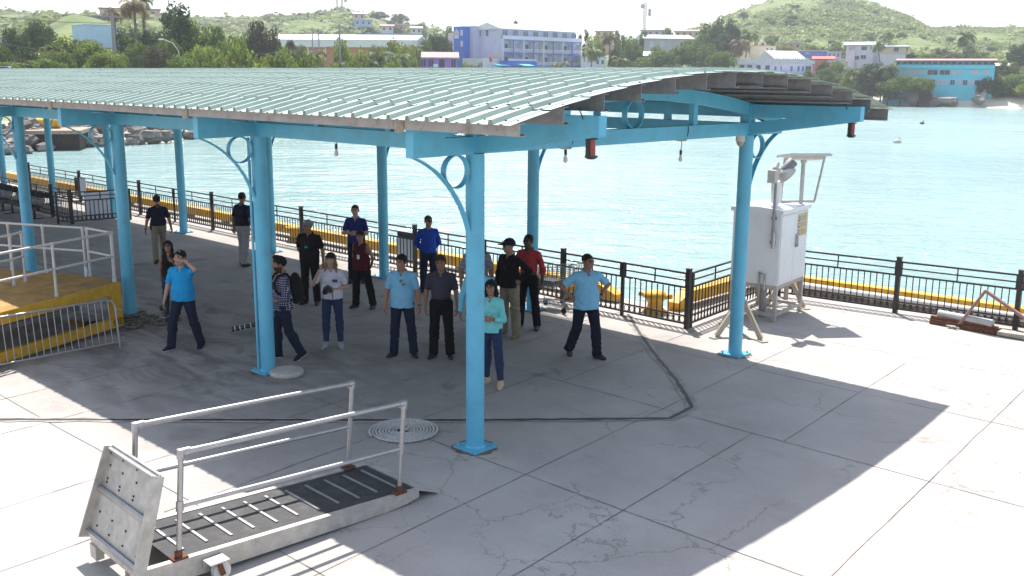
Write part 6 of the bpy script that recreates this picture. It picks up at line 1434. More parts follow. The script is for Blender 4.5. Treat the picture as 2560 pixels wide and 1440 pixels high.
for k in range(nb - 1):
    x = LH * (k + .5) / (nb - 1)
    for z in (0.2, F1 + .1, F2 + .1):
        m = MB(); m.bb((x - 1.5, 1.52, z), (x - .35, 1.66, z + 2.15)); d = m.build('door', DW if (k + int(z)) % 3 else BW, t)
        m = MB(); m.bb((x + .3, 1.54, z + .9), (x + 1.3, 1.66, z + 2.0)); m.build('window', M['wall_pale'] if k % 2 else BW, t)
        m = MB(); m.bb((x + 1.62, .1, z), (x + 1.74, 1.6, z + 2.6)); m.build('partition', WW, t)
    m = MB(); m.bb((x - 1.1, .82, F3 + 1.1), (x + .6, .95, RF - .45)); w_ = m.build('window', BW, t); m = MB(); [m.bb((x - 1.1 + q, .79, F3 + 1.1), (x - 1.04 + q, .86, RF - .45)) for q in (0, .55, 1.1, 1.64)]; m.build('frame', WW, w_)
for y in (5.2, 8.0): m = MB(); m.bb((-.12, y, F3 + .9), (0, y + .9, RF - .3)); m.build('window', BW, t)
m = MB(); m.bb((-2.0, SD - 2.2, -2), (2.0, SD + 1.2, hz_(63))); m.build('stair_wing', M['wall_pale'], t)
m = MB(); m.bb((-4.0, SD - .6, -2), (-1.2, SD + 3.2, hz_(64))); tw = m.build('stair_tower', M['hotelblue'], t)
m = MB(); m.bb((-2.6, SD + 3.2, -2), (1.0, SD + 7.0, hz_(79))); m.build('rear_wing', mat('pinkish_render', (0.58, 0.52, 0.58), .8), t)
zc = hz_(83); yc = SD + 2.0
m = MB(); m.cyl((-4.02, yc, zc), (-4.10, yc, zc), .95, n=22); e_ = m.build('sign', M['wall_pale'], tw)
m = MB(); m.prism([(-4.11, yc + .7, zc + .45), (-4.11, yc, zc + 1.25), (-4.11, yc - .8, zc + .6), (-4.11, yc - .1, zc + .35)], (-.04, 0, 0)); m.build('fish_emblem', M['pale_blue'], e_)
m = MB(); m.bb((-4.16, yc - .85, zc - .15), (-4.11, yc + .85, zc + .12)); m.build('lettering', mat('pink_letters', (.5, .25, .4), .6), e_)
m = MB(); m.bb((-4.12, yc - .75, zc - 1.05), (-4.04, yc + .75, zc - .65)); m.build('name_board', M['wall_white'], tw)
for z in (hz_(88), hz_(116)): m = MB(); m.bb((-4.10, yc - 2.3, z), (-4.0, yc - 1.5, z + 1.4)); m.build('window', M['wall_pale'], tw)
m = MB(); m.bb((-1.0, -3.2, -2), (8.5, -.15, hz_(152))); m.build('porch', M['hotelblue'], t)
m = MB(); m.bb((-.2, -3.3, -1.0), (7.8, -3.15, hz_(166))); m.build('porch_opening', DW, t)
m = MB(); m.bb((-1.2, -3.25, hz_(152)), (8.6, -3.1, hz_(147))); m.build('porch_balustrade', M['wall_pale'], t)
m = MB(); m.bb((-5.5, 1.0, -2), (-.2, 8.5, hz_(146))); m.build('side_annex', WW, t)
for q, (x, y) in enumerate(((-4.5, -1.5), (0.5, -4.8))): m = MB(); m.prism([(x, y, hz_(160)), (x, y - 2.2, hz_(164)), (x, y - 2.2, hz_(164) - .12), (x, y, hz_(160) - .12)], (3.6, 0, 0)); m.build('awning', plain('turquoise_awning', (.08, .45, .62)), t)
m = MB(); m.bb((-.10, 1.2, hz_(143)), (-.02, 4.6, hz_(133))); m.build('yellow_sign', M['cream'], t)

b = Bld('purple_house', 'small purple house with a pale metal roof behind the shelter roof', 'house', 1056, 1143, 158, land_z(1100, 226)[0] - 0.5); b.zg = -1.0; b.t.location.z = 0.3; b.zg = 0.3
b.block('wall', M['purple'], 1060, 1142, 144, 7); b.roof(M['pinkroof'], 1058, 1143, 143.5, 7, .25, .9)
for x in (1062, 1080): b.rect('window', DW, x - 7, 149, x + 4, 166, fr=M['purple'])
b.rect('door', DW, 1098, 149, 1111, 178); b.rect('window', DW, 1128, 150, 1138, 168, fr=M['purple']); b.rect('air_conditioner', WW, 1084, 160, 1095, 168, .35)
b = Bld('warehouse', 'long low warehouse with white roof and orange brick walls', 'warehouse', 690, 1035, 236, land_z(860, 236)[0], yaw=-.22)
b.block('wall', M['brick'], 690, 1035, 100, 16); b.roof(M['rooftin'], 690, 1035, 99, 16, .5, 1.4, th=1.7)
for x in range(700, 1030, 42): b.rect('window', M['grey_wall'], x, 102, x + 24, 110); b.rect('pilaster', M['rooftin'], x + 31, 100, x + 33.5, 150, .12)
b = Bld('blue_wall_house', 'low building with a bright blue wall behind the warehouse', 'building', 905, 1052, 300, land_z(980, 300)[0])
b.block('wall', plain('mid_blue_wall', (.12, .27, .62)), 905, 1052, 86, 9); b.rect('window', DW, 960, 90, 968, 95); b.roof(plain('flat_roof', (.3, .36, .5)), 905, 1052, 85, 9, .2)
b = Bld('pale_blue_house', 'plain pale blue box house on the green slope', 'house', 220, 300, 250, land_z(260, 250)[0], yaw=.35)
b.block('wall', M['pale_blue'], 228, 300, 64, 9); b.block('lower_wing', M['pale_blue'], 305, 332, 75, 6); b.rect('window', DW, 310, 80, 326, 90, fr=WW); b.rect('door', M['peach'], 284, 92, 292, 110); b.roof(M['pale_blue'], 228, 300, 63.5, 9, .1)
b = Bld('hilltop_house', 'peach coloured building on the hill crest behind the palms', 'house', 270, 400, 430, land_z(335, 430)[0])
b.block('wall', M['peach'], 272, 400, 24, 14); b.roof(M['pinkroof'], 272, 400, 22, 14, .5)
for x in (282, 300, 318, 360, 380): b.rect('window', DW, x, 28, x + 8, 35)
b = Bld('stone_wall', 'dark wall along the top of the grass field', 'wall', 178, 285, 400, land_z(230, 400)[0]); b.block('wall', mat('dark_stone', (.06, .055, .06), .9), 178, 285, 39, .5)
houses = [('white flat house on the far left hill skyline', 6, 42, 36, 560, 'wall_white'), ('pale pink house high on the left hill', 888, 915, 34, 470, 'pinkw'), ('small turquoise roofed house on the left hill slope', 890, 932, 50, 440, 'pale_blue'), ('white house low on the left hill', 955, 985, 65, 400, 'wall_white'), ('pinkish shed roofed house on the left hill', 975, 1015, 62, 420, 'peach'), ('white cabin at the right foot of the left hill', 1030, 1055, 70, 390, 'wall_white'), ('grey house behind the trees at far left', -10, 22, 96, 190, 'grey_wall'),
          ('orange walled house on the skyline right of the hotel', 1487, 1530, 77, 400, 'peach'), ('pink flat roofed house on the skyline', 1600, 1660, 76, 400, 'pinkw'), ('pale house with dark windows on the skyline', 1685, 1742, 78, 405, 'cream'), ('orange house behind the church', 1950, 1996, 108, 380, 'peach'), ('small house with pale roof in trees right of the turquoise building', 2478, 2520, 164, 300, 'peach')]
M['pinkw'] = plain('pale_pink_wall', (.56, .42, .42))
for k, (lb, xa, xb, yt, r, mk) in enumerate(houses):
    b = Bld('hill_house', lb, 'house', xa, xb, r, land_z((xa + xb) / 2, r)[0] - 1, 'houses on the hills'); b.block('wall', M[mk], xa, xb, yt, 8); b.roof(M['rooftin'] if k % 3 else M['pinkroof'], xa, xb, yt - .3, 8, .5, .7 if k % 2 else 0)
    n_ = max(2, int((xb - xa) / 14))
    for q in range(n_): x = xa + (xb - xa) * (q + .5) / n_; b.rect('window', DW, x - 2.5, yt + 4, x + 2.5, yt + 10)
b = Bld('grey_gable_house', 'stained white house with pale tin roof above the trees', 'house', 1610, 1730, 330, land_z(1670, 330)[0], yaw=.3)
b.block('wall', M['grey_wall'], 1610, 1728, 97, 11); b.roof(plain('pale_green_tin', (.58, .66, .68), .5), 1610, 1728, 96, 11, .5, 1.3)
for x in (1622, 1648): b.rect('window', M['wall_pale'], x, 104, x + 9, 117, fr=WW)
b.rect('window', DW, 1698, 106, 1702, 116); b.rect('window', DW, 1722, 106, 1726, 114)
b = Bld('white_roof_hall', 'low white roofed hall among the trees right of the hotel', 'hall', 1540, 1640, 285, land_z(1590, 285)[0]); b.block('wall', M['grey_wall'], 1545, 1636, 139, 12); b.roof(M['rooftin'], 1542, 1640, 139, 12, .6, 1.3); b.rect('opening', DW, 1570, 146, 1610, 158); b.roof(M['salmon'], 1565, 1592, 148, 2, .1, y0=-2.2, name='porch_roof')
b = Bld('white_cottage', 'white cottage wall beside the palm right of the hotel', 'house', 1452, 1516, 262, land_z(1484, 262)[0]); b.block('wall', WW, 1452, 1514, 144, 8); b.rect('window', BW, 1490, 150, 1496, 160); b.rect('window', BW, 1502, 150, 1508, 160); b.roof(WW, 1452, 1514, 143.5, 8, .1)
b = Bld('church', 'cream church with a small bell gable and white cross', 'church', 1872, 1936, 330, land_z(1904, 330)[0], yaw=.25)
b.block('wall', M['cream'], 1872, 1934, 115, 12); m = MB(); X, Z = b.X(1904), b.Z(115); m.prism([(X - 1.2, 1, Z), (X + 1.2, 1, Z), (X + 1.2, 1, Z + .9), (X, 1, Z + 1.9), (X - 1.2, 1, Z + .9)], (0, .7, 0)); m.build('bell_gable', M['cream'], b.t)
m = MB(); m.bb((X - .08, 1.2, Z + 1.8), (X + .08, 1.4, Z + 3.4)); m.bb((X - .55, 1.2, Z + 2.5), (X + .55, 1.4, Z + 2.7)); m.build('cross', WW, b.t); m = MB(); m.bb((X - .3, .9, Z + .2), (X + .3, 1.75, Z + .9)); m.build('bell_opening', DW, b.t)
for x in (1912, 1922): b.rect('window', BW, x, 120, x + 4, 135)
b = Bld('gable_hall', 'white roofed hall with a cream gable beside the church', 'hall', 1934, 2012, 318, land_z(1970, 318)[0], yaw=.5); b.block('wall', M['cream'], 1936, 2010, 150, 12); b.roof(M['rooftin'], 1936, 2010, 148, 12, .5, 2.6)
b = Bld('violet_house', 'violet blue house with white roof line at the foot of the hill', 'house', 2000, 2095, 335, land_z(2048, 335)[0]); b.block('wall', M['lilac'], 2000, 2062, 128, 9); b.block('white_wing', M['wall_pale'], 2062, 2094, 131, 9); b.roof(M['rooftin'], 2000, 2062, 127.5, 9, .3); b.roof(M['rooftin'], 2063, 2094, 130.5, 9, .3, name='wing_roof'); b.rect('window', M['grey_wall'], 2014, 130, 2022, 136)
for x in (2066, 2076, 2085): b.rect('window', BW, x, 134, x + 4, 142)
b = Bld('red_house', 'salmon red house with a red roof below the violet house', 'house', 2024, 2112, 312, land_z(2068, 312)[0]); b.block('wall', M['salmon'], 2024, 2066, 150, 8); b.block('cream_wing', M['pinkw'], 2066, 2112, 153, 8); b.roof(M['redroof'], 2034, 2080, 147, 8, .4, .8); b.rect('door', M['redroof'], 2040, 155, 2055, 168); b.rect('window', DW, 2030, 155, 2036, 162)
b = Bld('colonnade_house', 'white seafront house with scalloped parapet and columned veranda', 'house', 1848, 2030, 290, land_z(1940, 290)[0] - 1); b.block('wall', M['wall_pale'], 1848, 2022, 160, 9, y0=2.0); b.block('parapet', WW, 1846, 2026, 151, .4, 159.5); b.block('veranda_floor', M['wall_pale'], 1848, 2024, 178, 2.2)
m = MB()
for x in range(1850, 2024, 22):
    for q in np.linspace(0, math.pi, 7)[:-1]: m.bb((b.X(x) + 1.2 * math.cos(q) - .2, 0.02, b.Z(151) - .1), (b.X(x) + 1.2 * math.cos(q) + .2, .38, b.Z(151) + .75 * math.sin(q) * .9 + .1))
m.build('scallops', WW, b.t)
for x in (1850, 1866, 1886, 1906, 1926, 1946, 1966): b.rect('column', WW, x, 159, x + 3, 178, .02, y0=.2)
for x in (1856, 1873, 1893, 1914): b.rect('window', mat('brown_shutter', (.10, .06, .06), .7) if x in (1856, 1914) else DW, x, 163, x + 10, 177, y0=2.0)
for x in (1935, 1947, 1972, 1988, 1998): b.rect('window', BW, x, 165, x + 5, 178, y0=2.0)
b.rect('window', DW, 2006, 165, 2019, 175, fr=M['grey_wall'], y0=2.0); b.block('garden_wall', WW, 2020, 2062, 190, .4, y0=1.0); b.block('terrace_wall', WW, 2058, 2088, 193, .4)
b = Bld('two_storey_house', 'white two storey house with cream wing and outside stair', 'house', 2118, 2250, 325, land_z(2184, 325)[0]); b.block('wall', WW, 2120, 2180, 112, 9); b.block('cream_wing', M['cream'], 2190, 2250, 116, 9, y0=.6); b.block('link', WW, 2178, 2192, 114, 8, y0=1.0); b.roof(M['rooftin'], 2119, 2181, 111, 9, .8, 0.9); b.roof(M['rooftin'], 2189, 2250, 115.5, 9, .5, .4, y0=.6, name='wing_roof')
for x, y in ((2126, 116), (2153, 116), (2153, 138), (2138, 140)): b.rect('window', DW if x != 2126 else M['pinkw'], x, y, x + 11, y + 9, fr=M['wall_pale'])
b.rect('window', DW, 2223, 119, 2233, 129, fr=M['wall_pale'], y0=.6); b.block('lower_storey', WW, 2190, 2248, 136, 5, y0=-1.0); m = MB(); m.prism([(b.X(2104), -1.0, -1), (b.X(2140), -1.0, -1), (b.X(2140), -1.0, b.Z(126)), (b.X(2134), -1.0, b.Z(126))], (0, .9, 0)); m.build('outside_stair', WW, b.t)
b = Bld('beach_building', 'three storey turquoise building standing over the beach', 'building', 2232, 2462, 272, 0.3); cw = M['cyan_wall']
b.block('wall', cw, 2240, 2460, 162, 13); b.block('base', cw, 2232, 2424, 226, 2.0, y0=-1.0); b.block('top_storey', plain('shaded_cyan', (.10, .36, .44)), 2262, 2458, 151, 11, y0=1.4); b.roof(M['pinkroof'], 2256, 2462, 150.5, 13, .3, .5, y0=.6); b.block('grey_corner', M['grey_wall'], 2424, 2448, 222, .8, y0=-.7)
for xa, xb, dk in ((2265, 2276, 0), (2280, 2303, 0), (2306, 2318, 0), (2323, 2344, 1), (2348, 2369, 1), (2373, 2385, 0), (2388, 2394, 0), (2413, 2427, 0), (2438, 2448, 0)): b.rect('window', DW if dk else M['grey_wall'], xa, 175, xb, 187, .05, fr=M['pale_blue'])
for xa, xb, dk in ((2281, 2291, 1), (2295, 2303, 1), (2306, 2317, 0), (2321, 2340, 1), (2346, 2366, 0), (2372, 2381, 1), (2386, 2396, 0), (2398, 2407, 1), (2411, 2420, 0), (2422, 2432, 1), (2435, 2445, 1)): b.rect('window', DW if dk else M['grey_wall'], xa, 200, xb, 212, .05, fr=M['pale_blue'])
for x in range(2268, 2456, 13): b.rect('window', DW, x, 154, x + 8, 161, .05, y0=1.4)
b.block('balustrade', cw, 2244, 2460, 163.5, .3, 171, y0=-.35)
r3 = random.Random(5)
def rock_mesh(seed):
    g = np.random.default_rng(seed); m = MB(); m.ball((0, 0, 0), 1, 4); v = np.array(m.v); v *= (1 + .5 * np.sin(v @ g.normal(size=(3, 3)) * 2.2).sum(1) / 2)[:, None]; m.v = [tuple(p) for p in v]; return m
M['stone'] = mat('grey_boulder', (.21, .19, .172), .9, var=.3, vs=1.2, bump=.6, bs=3, obj_rand=.3)
RK = [rock_mesh(k).mesh('boulder', M['stone'], False) for k in range(5)]
def boulder(p, sc, label, group): o = link('boulder', RK[r3.randrange(5)], None, p, r3.uniform(0, 6)); o.scale = (sc * r3.uniform(.8, 1.5), sc * r3.uniform(.7, 1.2), sc * r3.uniform(.5, .8)); o.rotation_euler.x = r3.uniform(-.3, .3); tag(o, label, 'boulder', group)
for x, y, s_ in ((2290, 246, 2.2), (2330, 250, 2.4), (2375, 254, 2.1), (2392, 256, 1.6), (2310, 251, 1.4), (2450, 250, 1.8)): p = AZ(x, 268); boulder((*p, max(-1.2, ZY(x, y, 268))), s_, 'brown boulder at the foot of the turquoise beach building', 'boulders under the beach building')
for k in range(270):
    px = r3.uniform(-40, 540) if k < 240 else r3.uniform(540, 780); sh = land_z(px, 100)[1]; f = r3.random(); p = AZ(px, sh - 2 + 11 * f); boulder((*p, -1.4 + 3.6 * f), r3.uniform(.35, .85), 'grey boulder in the rock breakwater behind the left columns', 'boulders of the breakwater')
# barge and floats moored at the breakwater, far left
P_ = G(40, 372, -1.6); t = thing('barge', 'flat wooden decked barge moored by the rocks at far left', 'barge', P_, R(14)); m = MB(); m.bb((-16, -2.5, 0), (5.5, 3.0, 1.35)); m.build('hull', mat('rusty_black_hull', (.04, .028, .024), .8, var=.4), t); m = MB(); m.bb((-16.2, -2.7, 1.35), (5.7, 3.2, 1.65)); m.build('deck', mat('worn_plank_deck', (.36, .27, .2), .85, var=.25), t)
for k, (x, L_, lb) in enumerate(((-8, 3.2, 'yellow pontoon float on the barge, nearer the left edge'), (1.2, 4.6, 'longer yellow pontoon float on the barge deck'))):
    w_ = Matrix.Rotation(R(14), 3, 'Z') @ Vector((x, 1.0, 1.65)); t = thing('pontoon_float', lb, 'float', np.array(P_) + np.array(w_), R(14), 'yellow floats on the barge'); m = MB(); m.cyl((-L_ / 2, 0, .45), (L_ / 2, 0, .45), .45, n=14); m.build('tube', M['yellow'], t); m = MB(); [m.cyl((q - .06, 0, .45), (q + .06, 0, .45), .48, n=14) for q in (-L_ * .3, L_ * .3)]; m.build('bands', M['rubber'], t)
w_ = Matrix.Rotation(R(14), 3, 'Z') @ Vector((-1.6, 1.6, 1.65)); t = thing('drum', 'blue drum standing on the barge behind a column', 'drum', np.array(P_) + np.array(w_), 0); m = MB(); m.cyl((0, 0, 0), (0, 0, 1.5), .8, n=18); [m.cyl((0, 0, z - .04), (0, 0, z + .04), .84, n=18) for z in (.4, 1.0)]; m.build('barrel', plain('blue_plastic', (.03, .1, .4)), t); m = MB(); m.cyl((0, 0, 1.5), (0, 0, 1.55), .7, n=18); m.build('lid', M['black'], t)
# car on the shore road
P_ = AZ(12, 112); zc = ZY(12, 166, 112) - 1.5; t = thing('parked_car', 'silver car showing its roof above the shelter at the far left edge', 'car', (*P_, zc), R(12)); cb = mat('silver_paint', (.5, .5, .52), .25, metal=.5)
m = MB(); m.prism([(-2.1, -.85, .35), (2.1, -.85, .35), (2.15, -.85, .8), (1.2, -.85, .95), (-2.1, -.85, 1.0)], (0, 1.7, 0)); bo = m.build('body', cb, t); m = MB(); m.prism([(-1.6, -.75, .98), (1.15, -.75, .93), (.55, -.66, 1.44), (-1.2, -.66, 1.48)], (0, 1.45, 0)); m.build('windows', DW, t); m = MB(); m.prism([(-1.25, -.68, 1.46), (.58, -.68, 1.43), (.5, -.66, 1.50), (-1.15, -.66, 1.53)], (0, 1.38, 0)); m.build('roof', cb, t)
for x in (-1.3, 1.35):
    for y in (-.82, .82): m = MB(); m.cyl((x, y - .1, .32), (x, y + .1, .32), .32, n=16); m.build('wheel', M['rubber'], t)
# poles, masts, lamp
M['polewood'] = mat('grey_pole', (.30, .28, .28), .85, var=.15); M['mast'] = mat('pale_mast', (.5, .46, .48), .6)
def pole(px, yt, r, label, w=.14, arms=True, name='utility_pole', group='utility poles'):
    p = AZ(px, r); z0 = land_z(px, r)[0]; h = ZY(px, yt, r) - z0; t = thing(name, label, 'pole', (*p, z0), R(25), group); m = MB(); m.cyl((0, 0, -.5), (0, 0, h), w * 1.15, w * .8, n=10); m.build('shaft', M['polewood'], t)
    if arms: m = MB(); m.bb((-1.1, -.06, h - .6), (1.1, .06, h - .45)); [m.cyl((x, 0, h - .45), (x, 0, h - .2), .05, n=6) for x in (-1, -.4, .4, 1)]; m.build('crossarm', M['polewood'], t)
    return np.array([*p, z0 + h])
q1 = pole(291, 30, 122, 'tall grey utility pole in front of the palms at left', .22); q2 = pole(800, 72, 200, 'utility pole right of a pair before the warehouse'); q3 = pole(784, 68, 205, 'utility pole with a transformer, left of a pair before the warehouse'); q4 = pole(852, 60, 150, 'pale utility pole in front of the warehouse', .16); q5 = pole(2066, 98, 370, 'utility pole at the foot of the right hill'); q6 = pole(1949, 80, 350, 'dark utility pole beside the church')
for a_, b_, s_, lb in ((np.array([*AZ(-60, 125), 8.6]), q1 + (0, 0, -5.0), .4, 'overhead cable left of the tall utility pole'), (q1 + (0, 0, -5.0), q4 + (0, 0, -3), .5, 'overhead cable running right from the tall utility pole'), (q1 + (0, 0, -1.2), np.array([*AZ(-60, 135), 11.5]), .3, 'higher thin cable left of the tall utility pole')):
    m = MB(); m.tube([a_ + (b_ - a_) * f - np.array([0, 0, 4 * s_ * f * (1 - f)]) for f in np.linspace(0, 1, 14)], .03, 5); tag(m.build('overhead_cable', M['cable']), lb, 'cable', 'overhead cables')
p = AZ(453, 118); z0 = land_z(453, 118)[0]; t = thing('street_lamp', 'curved arm street lamp rising above the shelter roof', 'street lamp', (*p, z0), R(-8)); zt_ = ZY(453, 150, 118) - z0; zl = ZY(410, 98, 118) - z0; xl = (408 - 453) / FPX * 118
m = MB(); m.tube([(0, 0, -.3), (0, 0, zt_), (xl * .08, 0, zt_ + (zl - zt_) * .45), (xl * .35, 0, zt_ + (zl - zt_) * .82), (xl * .85, 0, zl)], [.09, .075, .06, .05, .045], 8); m.build('pole', M['mast'], t); m = MB(); m.ball((xl, 0, zl - .02), .32, 8, sc=(1.1, .5, .35)); m.build('lamp_head', M['mast'], t)
def lattice(px, yt, r, w, label, dishes):
    p = AZ(px, r); z0 = land_z(px, r)[0]; h = ZY(px, yt, r) - z0; t = thing('lattice_mast', label, 'mast', (*p, z0), .4, 'radio masts'); m = MB(); n_ = max(4, int(h / (w * 1.6)))
    for i in range(3):
        a, a2 = i * 2.094, (i + 1) * 2.094; f = lambda an, k: np.array([math.cos(an) * w, math.sin(an) * w, h * k / n_]); m.tube([f(a, 0), f(a, n_)], .15, 4)
        for k in range(n_): m.beam(f(a, k), f(a2, k + 1), .13, .13)
    m.build('lattice', M['mast'], t)
    for z, s_ in dishes: m = MB(); m.lathe([(.05, 0), (.9, .25), (1.0, .45), (.05, .2)], (s_ * (w + 1.0), -.6, h * z), 14, axis=(s_ * .3, -1, 0)); m.build('dish', M['mast'], t)
lattice(1607, 6, 470, .75, 'pale lattice radio mast on the skyline right of the hotel', ((.9, -1), (.8, 1), (.72, 1)))
lattice(848, -12, 560, .5, 'thin mast with dishes on the left hilltop', ((.92, -1), (.86, 1))); lattice(860, -10, 560, .5, 'second thin mast with dishes on the left hilltop', ((.93, 1), (.75, 1)))
for x, y, lb in ((2243, 357, 'pale mooring buoy afloat right of the shelter'), (2305, 310, 'small dark float on the water under the beach')):
    t = thing('mooring_buoy', lb, 'buoy', G(x, y, -1.6), 0, 'buoys afloat'); m = MB(); m.ball((0, 0, .12), .36 if x < 2300 else .28, 8, sc=(1.2, 1, .8)); m.build('float', M['offwhite'] if x < 2300 else M['black'], t); m = MB(); m.tube([(.1, 0, .3), (.1, 0, .5), (.25, 0, .5), (.25, 0, .3)], .03, 6); m.build('ring', M['iron'], t)
P_ = AZ(1222, 236); t = thing('flag', 'small red flag on a white pole in front of the hotel', 'flag', (*P_, 2.0)); m = MB(); zf = ZY(1222, 140, 236) - 2.0; m.cyl((0, 0, -1), (0, 0, zf), .07, n=8); m.build('pole', WW, t); m = MB(); m.prism([(0.05, -.02, zf), (.9, .1, zf - .9), (.5, .06, zf - 1.5), (.05, -.02, zf - 1.2)], (0, .03, 0)); m.build('cloth', plain('red_flag', (.5, .04, .05)), t)

# ------------------------------------------------------------------ trees
T = [  # column, top row, distance, width, kind, leaves
    (98, 46, 150, 76, 'round', 'dark'), (45, 66, 145, 70, 'round', 'dark'), (128, 60, 165, 50, 'round', 'dark'), (12, 108, 130, 60, 'bush', 'mid'), (70, 112, 126, 70, 'bush', 'dark'),
    (195, 82, 128, 170, 'bush', 'lime'), (245, 100, 124, 110, 'bush', 'mid'), (150, 118, 120, 90, 'bush', 'mid'), (60, 140, 116, 100, 'bush', 'olive'), (330, 62, 150, 80, 'round', 'mid'), (385, 70, 150, 90, 'round', 'dark'), (345, 95, 135, 80, 'bush', 'mid'), (300, 118, 122, 60, 'bush', 'mid'), (400, 105, 125, 90, 'bush', 'olive'),
    (450, -4, 140, 92, 'round', 'dark'), (505, 0, 142, 88, 'round', 'dark'), (485, 40, 140, 120, 'round', 'mid'), (545, 60, 138, 70, 'round', 'mid'), (660, 46, 150, 88, 'round', 'olive'), (620, 70, 150, 60, 'round', 'mid'), (585, 74, 130, 90, 'bush', 'lime'), (520, 98, 122, 120, 'bush', 'lime'), (600, 100, 120, 130, 'bush', 'lime'), (690, 102, 122, 130, 'bush', 'lime'), (770, 120, 125, 100, 'bush', 'lime'), (560, 128, 118, 140, 'bush', 'lime'), (460, 132, 118, 110, 'bush', 'mid'), (660, 136, 118, 130, 'bush', 'lime'), (740, 145, 118, 110, 'bush', 'mid'),
    (728, 84, 170, 44, 'tall', 'olive'), (858, 84, 160, 70, 'round', 'lime'), (905, 112, 150, 90, 'bush', 'lime'), (975, 88, 185, 90, 'round', 'lime'), (1005, 100, 180, 80, 'round', 'lime'), (830, 140, 150, 90, 'bush', 'lime'), (905, 140, 150, 90, 'bush', 'olive'), (960, 120, 170, 80, 'bush', 'lime'), (1030, 130, 175, 60, 'bush', 'mid'),
    (1090, 82, 235, 70, 'spread', 'dark'), (1065, 92, 230, 50, 'round', 'mid'), (1115, 96, 238, 50, 'round', 'dark'), (1128, 60, 300, 40, 'round', 'mid'), (1170, 148, 228, 60, 'bush', 'mid'), (1195, 150, 228, 40, 'bush', 'olive'),
    (1255, 48, 300, 22, 'round', 'dark'), (1288, 30, 300, 20, 'tall', 'olive'), (1298, 50, 300, 16, 'tall', 'olive'), (1344, 50, 310, 14, 'tall', 'olive'), (1448, 70, 300, 16, 'tall', 'dark'), (1463, 60, 300, 24, 'tall', 'dark'), (1485, 82, 275, 62, 'round', 'lime'), (1560, 82, 285, 60, 'round', 'mid'), (1605, 74, 330, 28, 'round', 'mid'), (1580, 92, 280, 60, 'round', 'mid'), (1540, 108, 275, 50, 'round', 'mid'), (1665, 66, 390, 30, 'round', 'mid'), (1540, 72, 380, 20, 'round', 'dark'),
    (1610, 140, 262, 90, 'round', 'mid'), (1655, 122, 266, 90, 'spread', 'mid'), (1700, 114, 270, 80, 'spread', 'mid'), (1740, 112, 272, 90, 'spread', 'mid'), (1680, 150, 262, 110, 'bush', 'dark'), (1750, 148, 262, 100, 'bush', 'dark'), (1800, 128, 268, 80, 'spread', 'mid'), (1585, 158, 258, 70, 'bush', 'dark'), (1820, 160, 262, 60, 'bush', 'mid'),
    (1808, 38, 310, 80, 'round', 'dark'), (1770, 52, 305, 70, 'round', 'dark'), (1835, 60, 315, 66, 'round', 'olive'), (1752, 78, 300, 50, 'round', 'mid'), (1795, 80, 300, 90, 'round', 'dark'),
    (2060, 150, 300, 40, 'bush', 'dark'), (2090, 148, 300, 44, 'bush', 'lime'), (2065, 165, 285, 60, 'bush', 'mid'), (2100, 182, 284, 44, 'bush', 'lime'), (2020, 170, 284, 34, 'bush', 'mid'),
    (2178, 152, 272, 84, 'round', 'dark'), (2205, 162, 270, 70, 'round', 'dark'), (2165, 190, 270, 60, 'bush', 'dark'), (2240, 150, 276, 50, 'round', 'mid'), (2255, 186, 266, 110, 'spread', 'mid'), (2300, 190, 266, 80, 'spread', 'lime'), (2225, 205, 268, 60, 'round', 'dark'), (2120, 190, 278, 50, 'bush', 'lime'), (2318, 215, 266, 36, 'bush', 'olive'),
    (2478, 150, 276, 40, 'tall', 'dark'), (2470, 190, 272, 54, 'bush', 'dark'), (2492, 200, 272, 44, 'bush', 'dark'), (2520, 185, 276, 80, 'bush', 'lime'), (2548, 178, 274, 70, 'bush', 'mid'), (2575, 190, 272, 80, 'bush', 'lime'), (2545, 106, 310, 66, 'round', 'dark'), (2518, 150, 300, 60, 'round', 'mid'), (2440, 128, 320, 60, 'round', 'mid'), (2470, 138, 310, 50, 'round', 'mid'), (2380, 128, 330, 60, 'round', 'mid'), (2320, 130, 330, 70, 'round', 'mid'), (2270, 130, 335, 50, 'round', 'dark'), (2420, 118, 345, 40, 'round', 'dark'), (2600, 140, 300, 80, 'round', 'mid'), (2350, 118, 345, 44, 'round', 'olive'),
    (1850, 28, 520, 26, 'round', 'dark'), (1960, 112, 360, 50, 'round', 'lime'), (2030, 110, 360, 60, 'round', 'mid'), (2090, 112, 360, 50, 'round', 'mid'), (2120, 100, 370, 40, 'round', 'dark'), (1975, 58, 480, 30, 'round', 'dark'), (950, 28, 520, 60, 'round', 'dark'), (1000, 32, 520, 50, 'round', 'dark'), (985, 60, 420, 50, 'bush', 'mid'), (920, 62, 420, 60, 'bush', 'dark'), (840, 72, 300, 60, 'bush', 'mid'), (1050, 62, 400, 40, 'round', 'mid'), (690, 34, 600, 18, 'round', 'dark')]
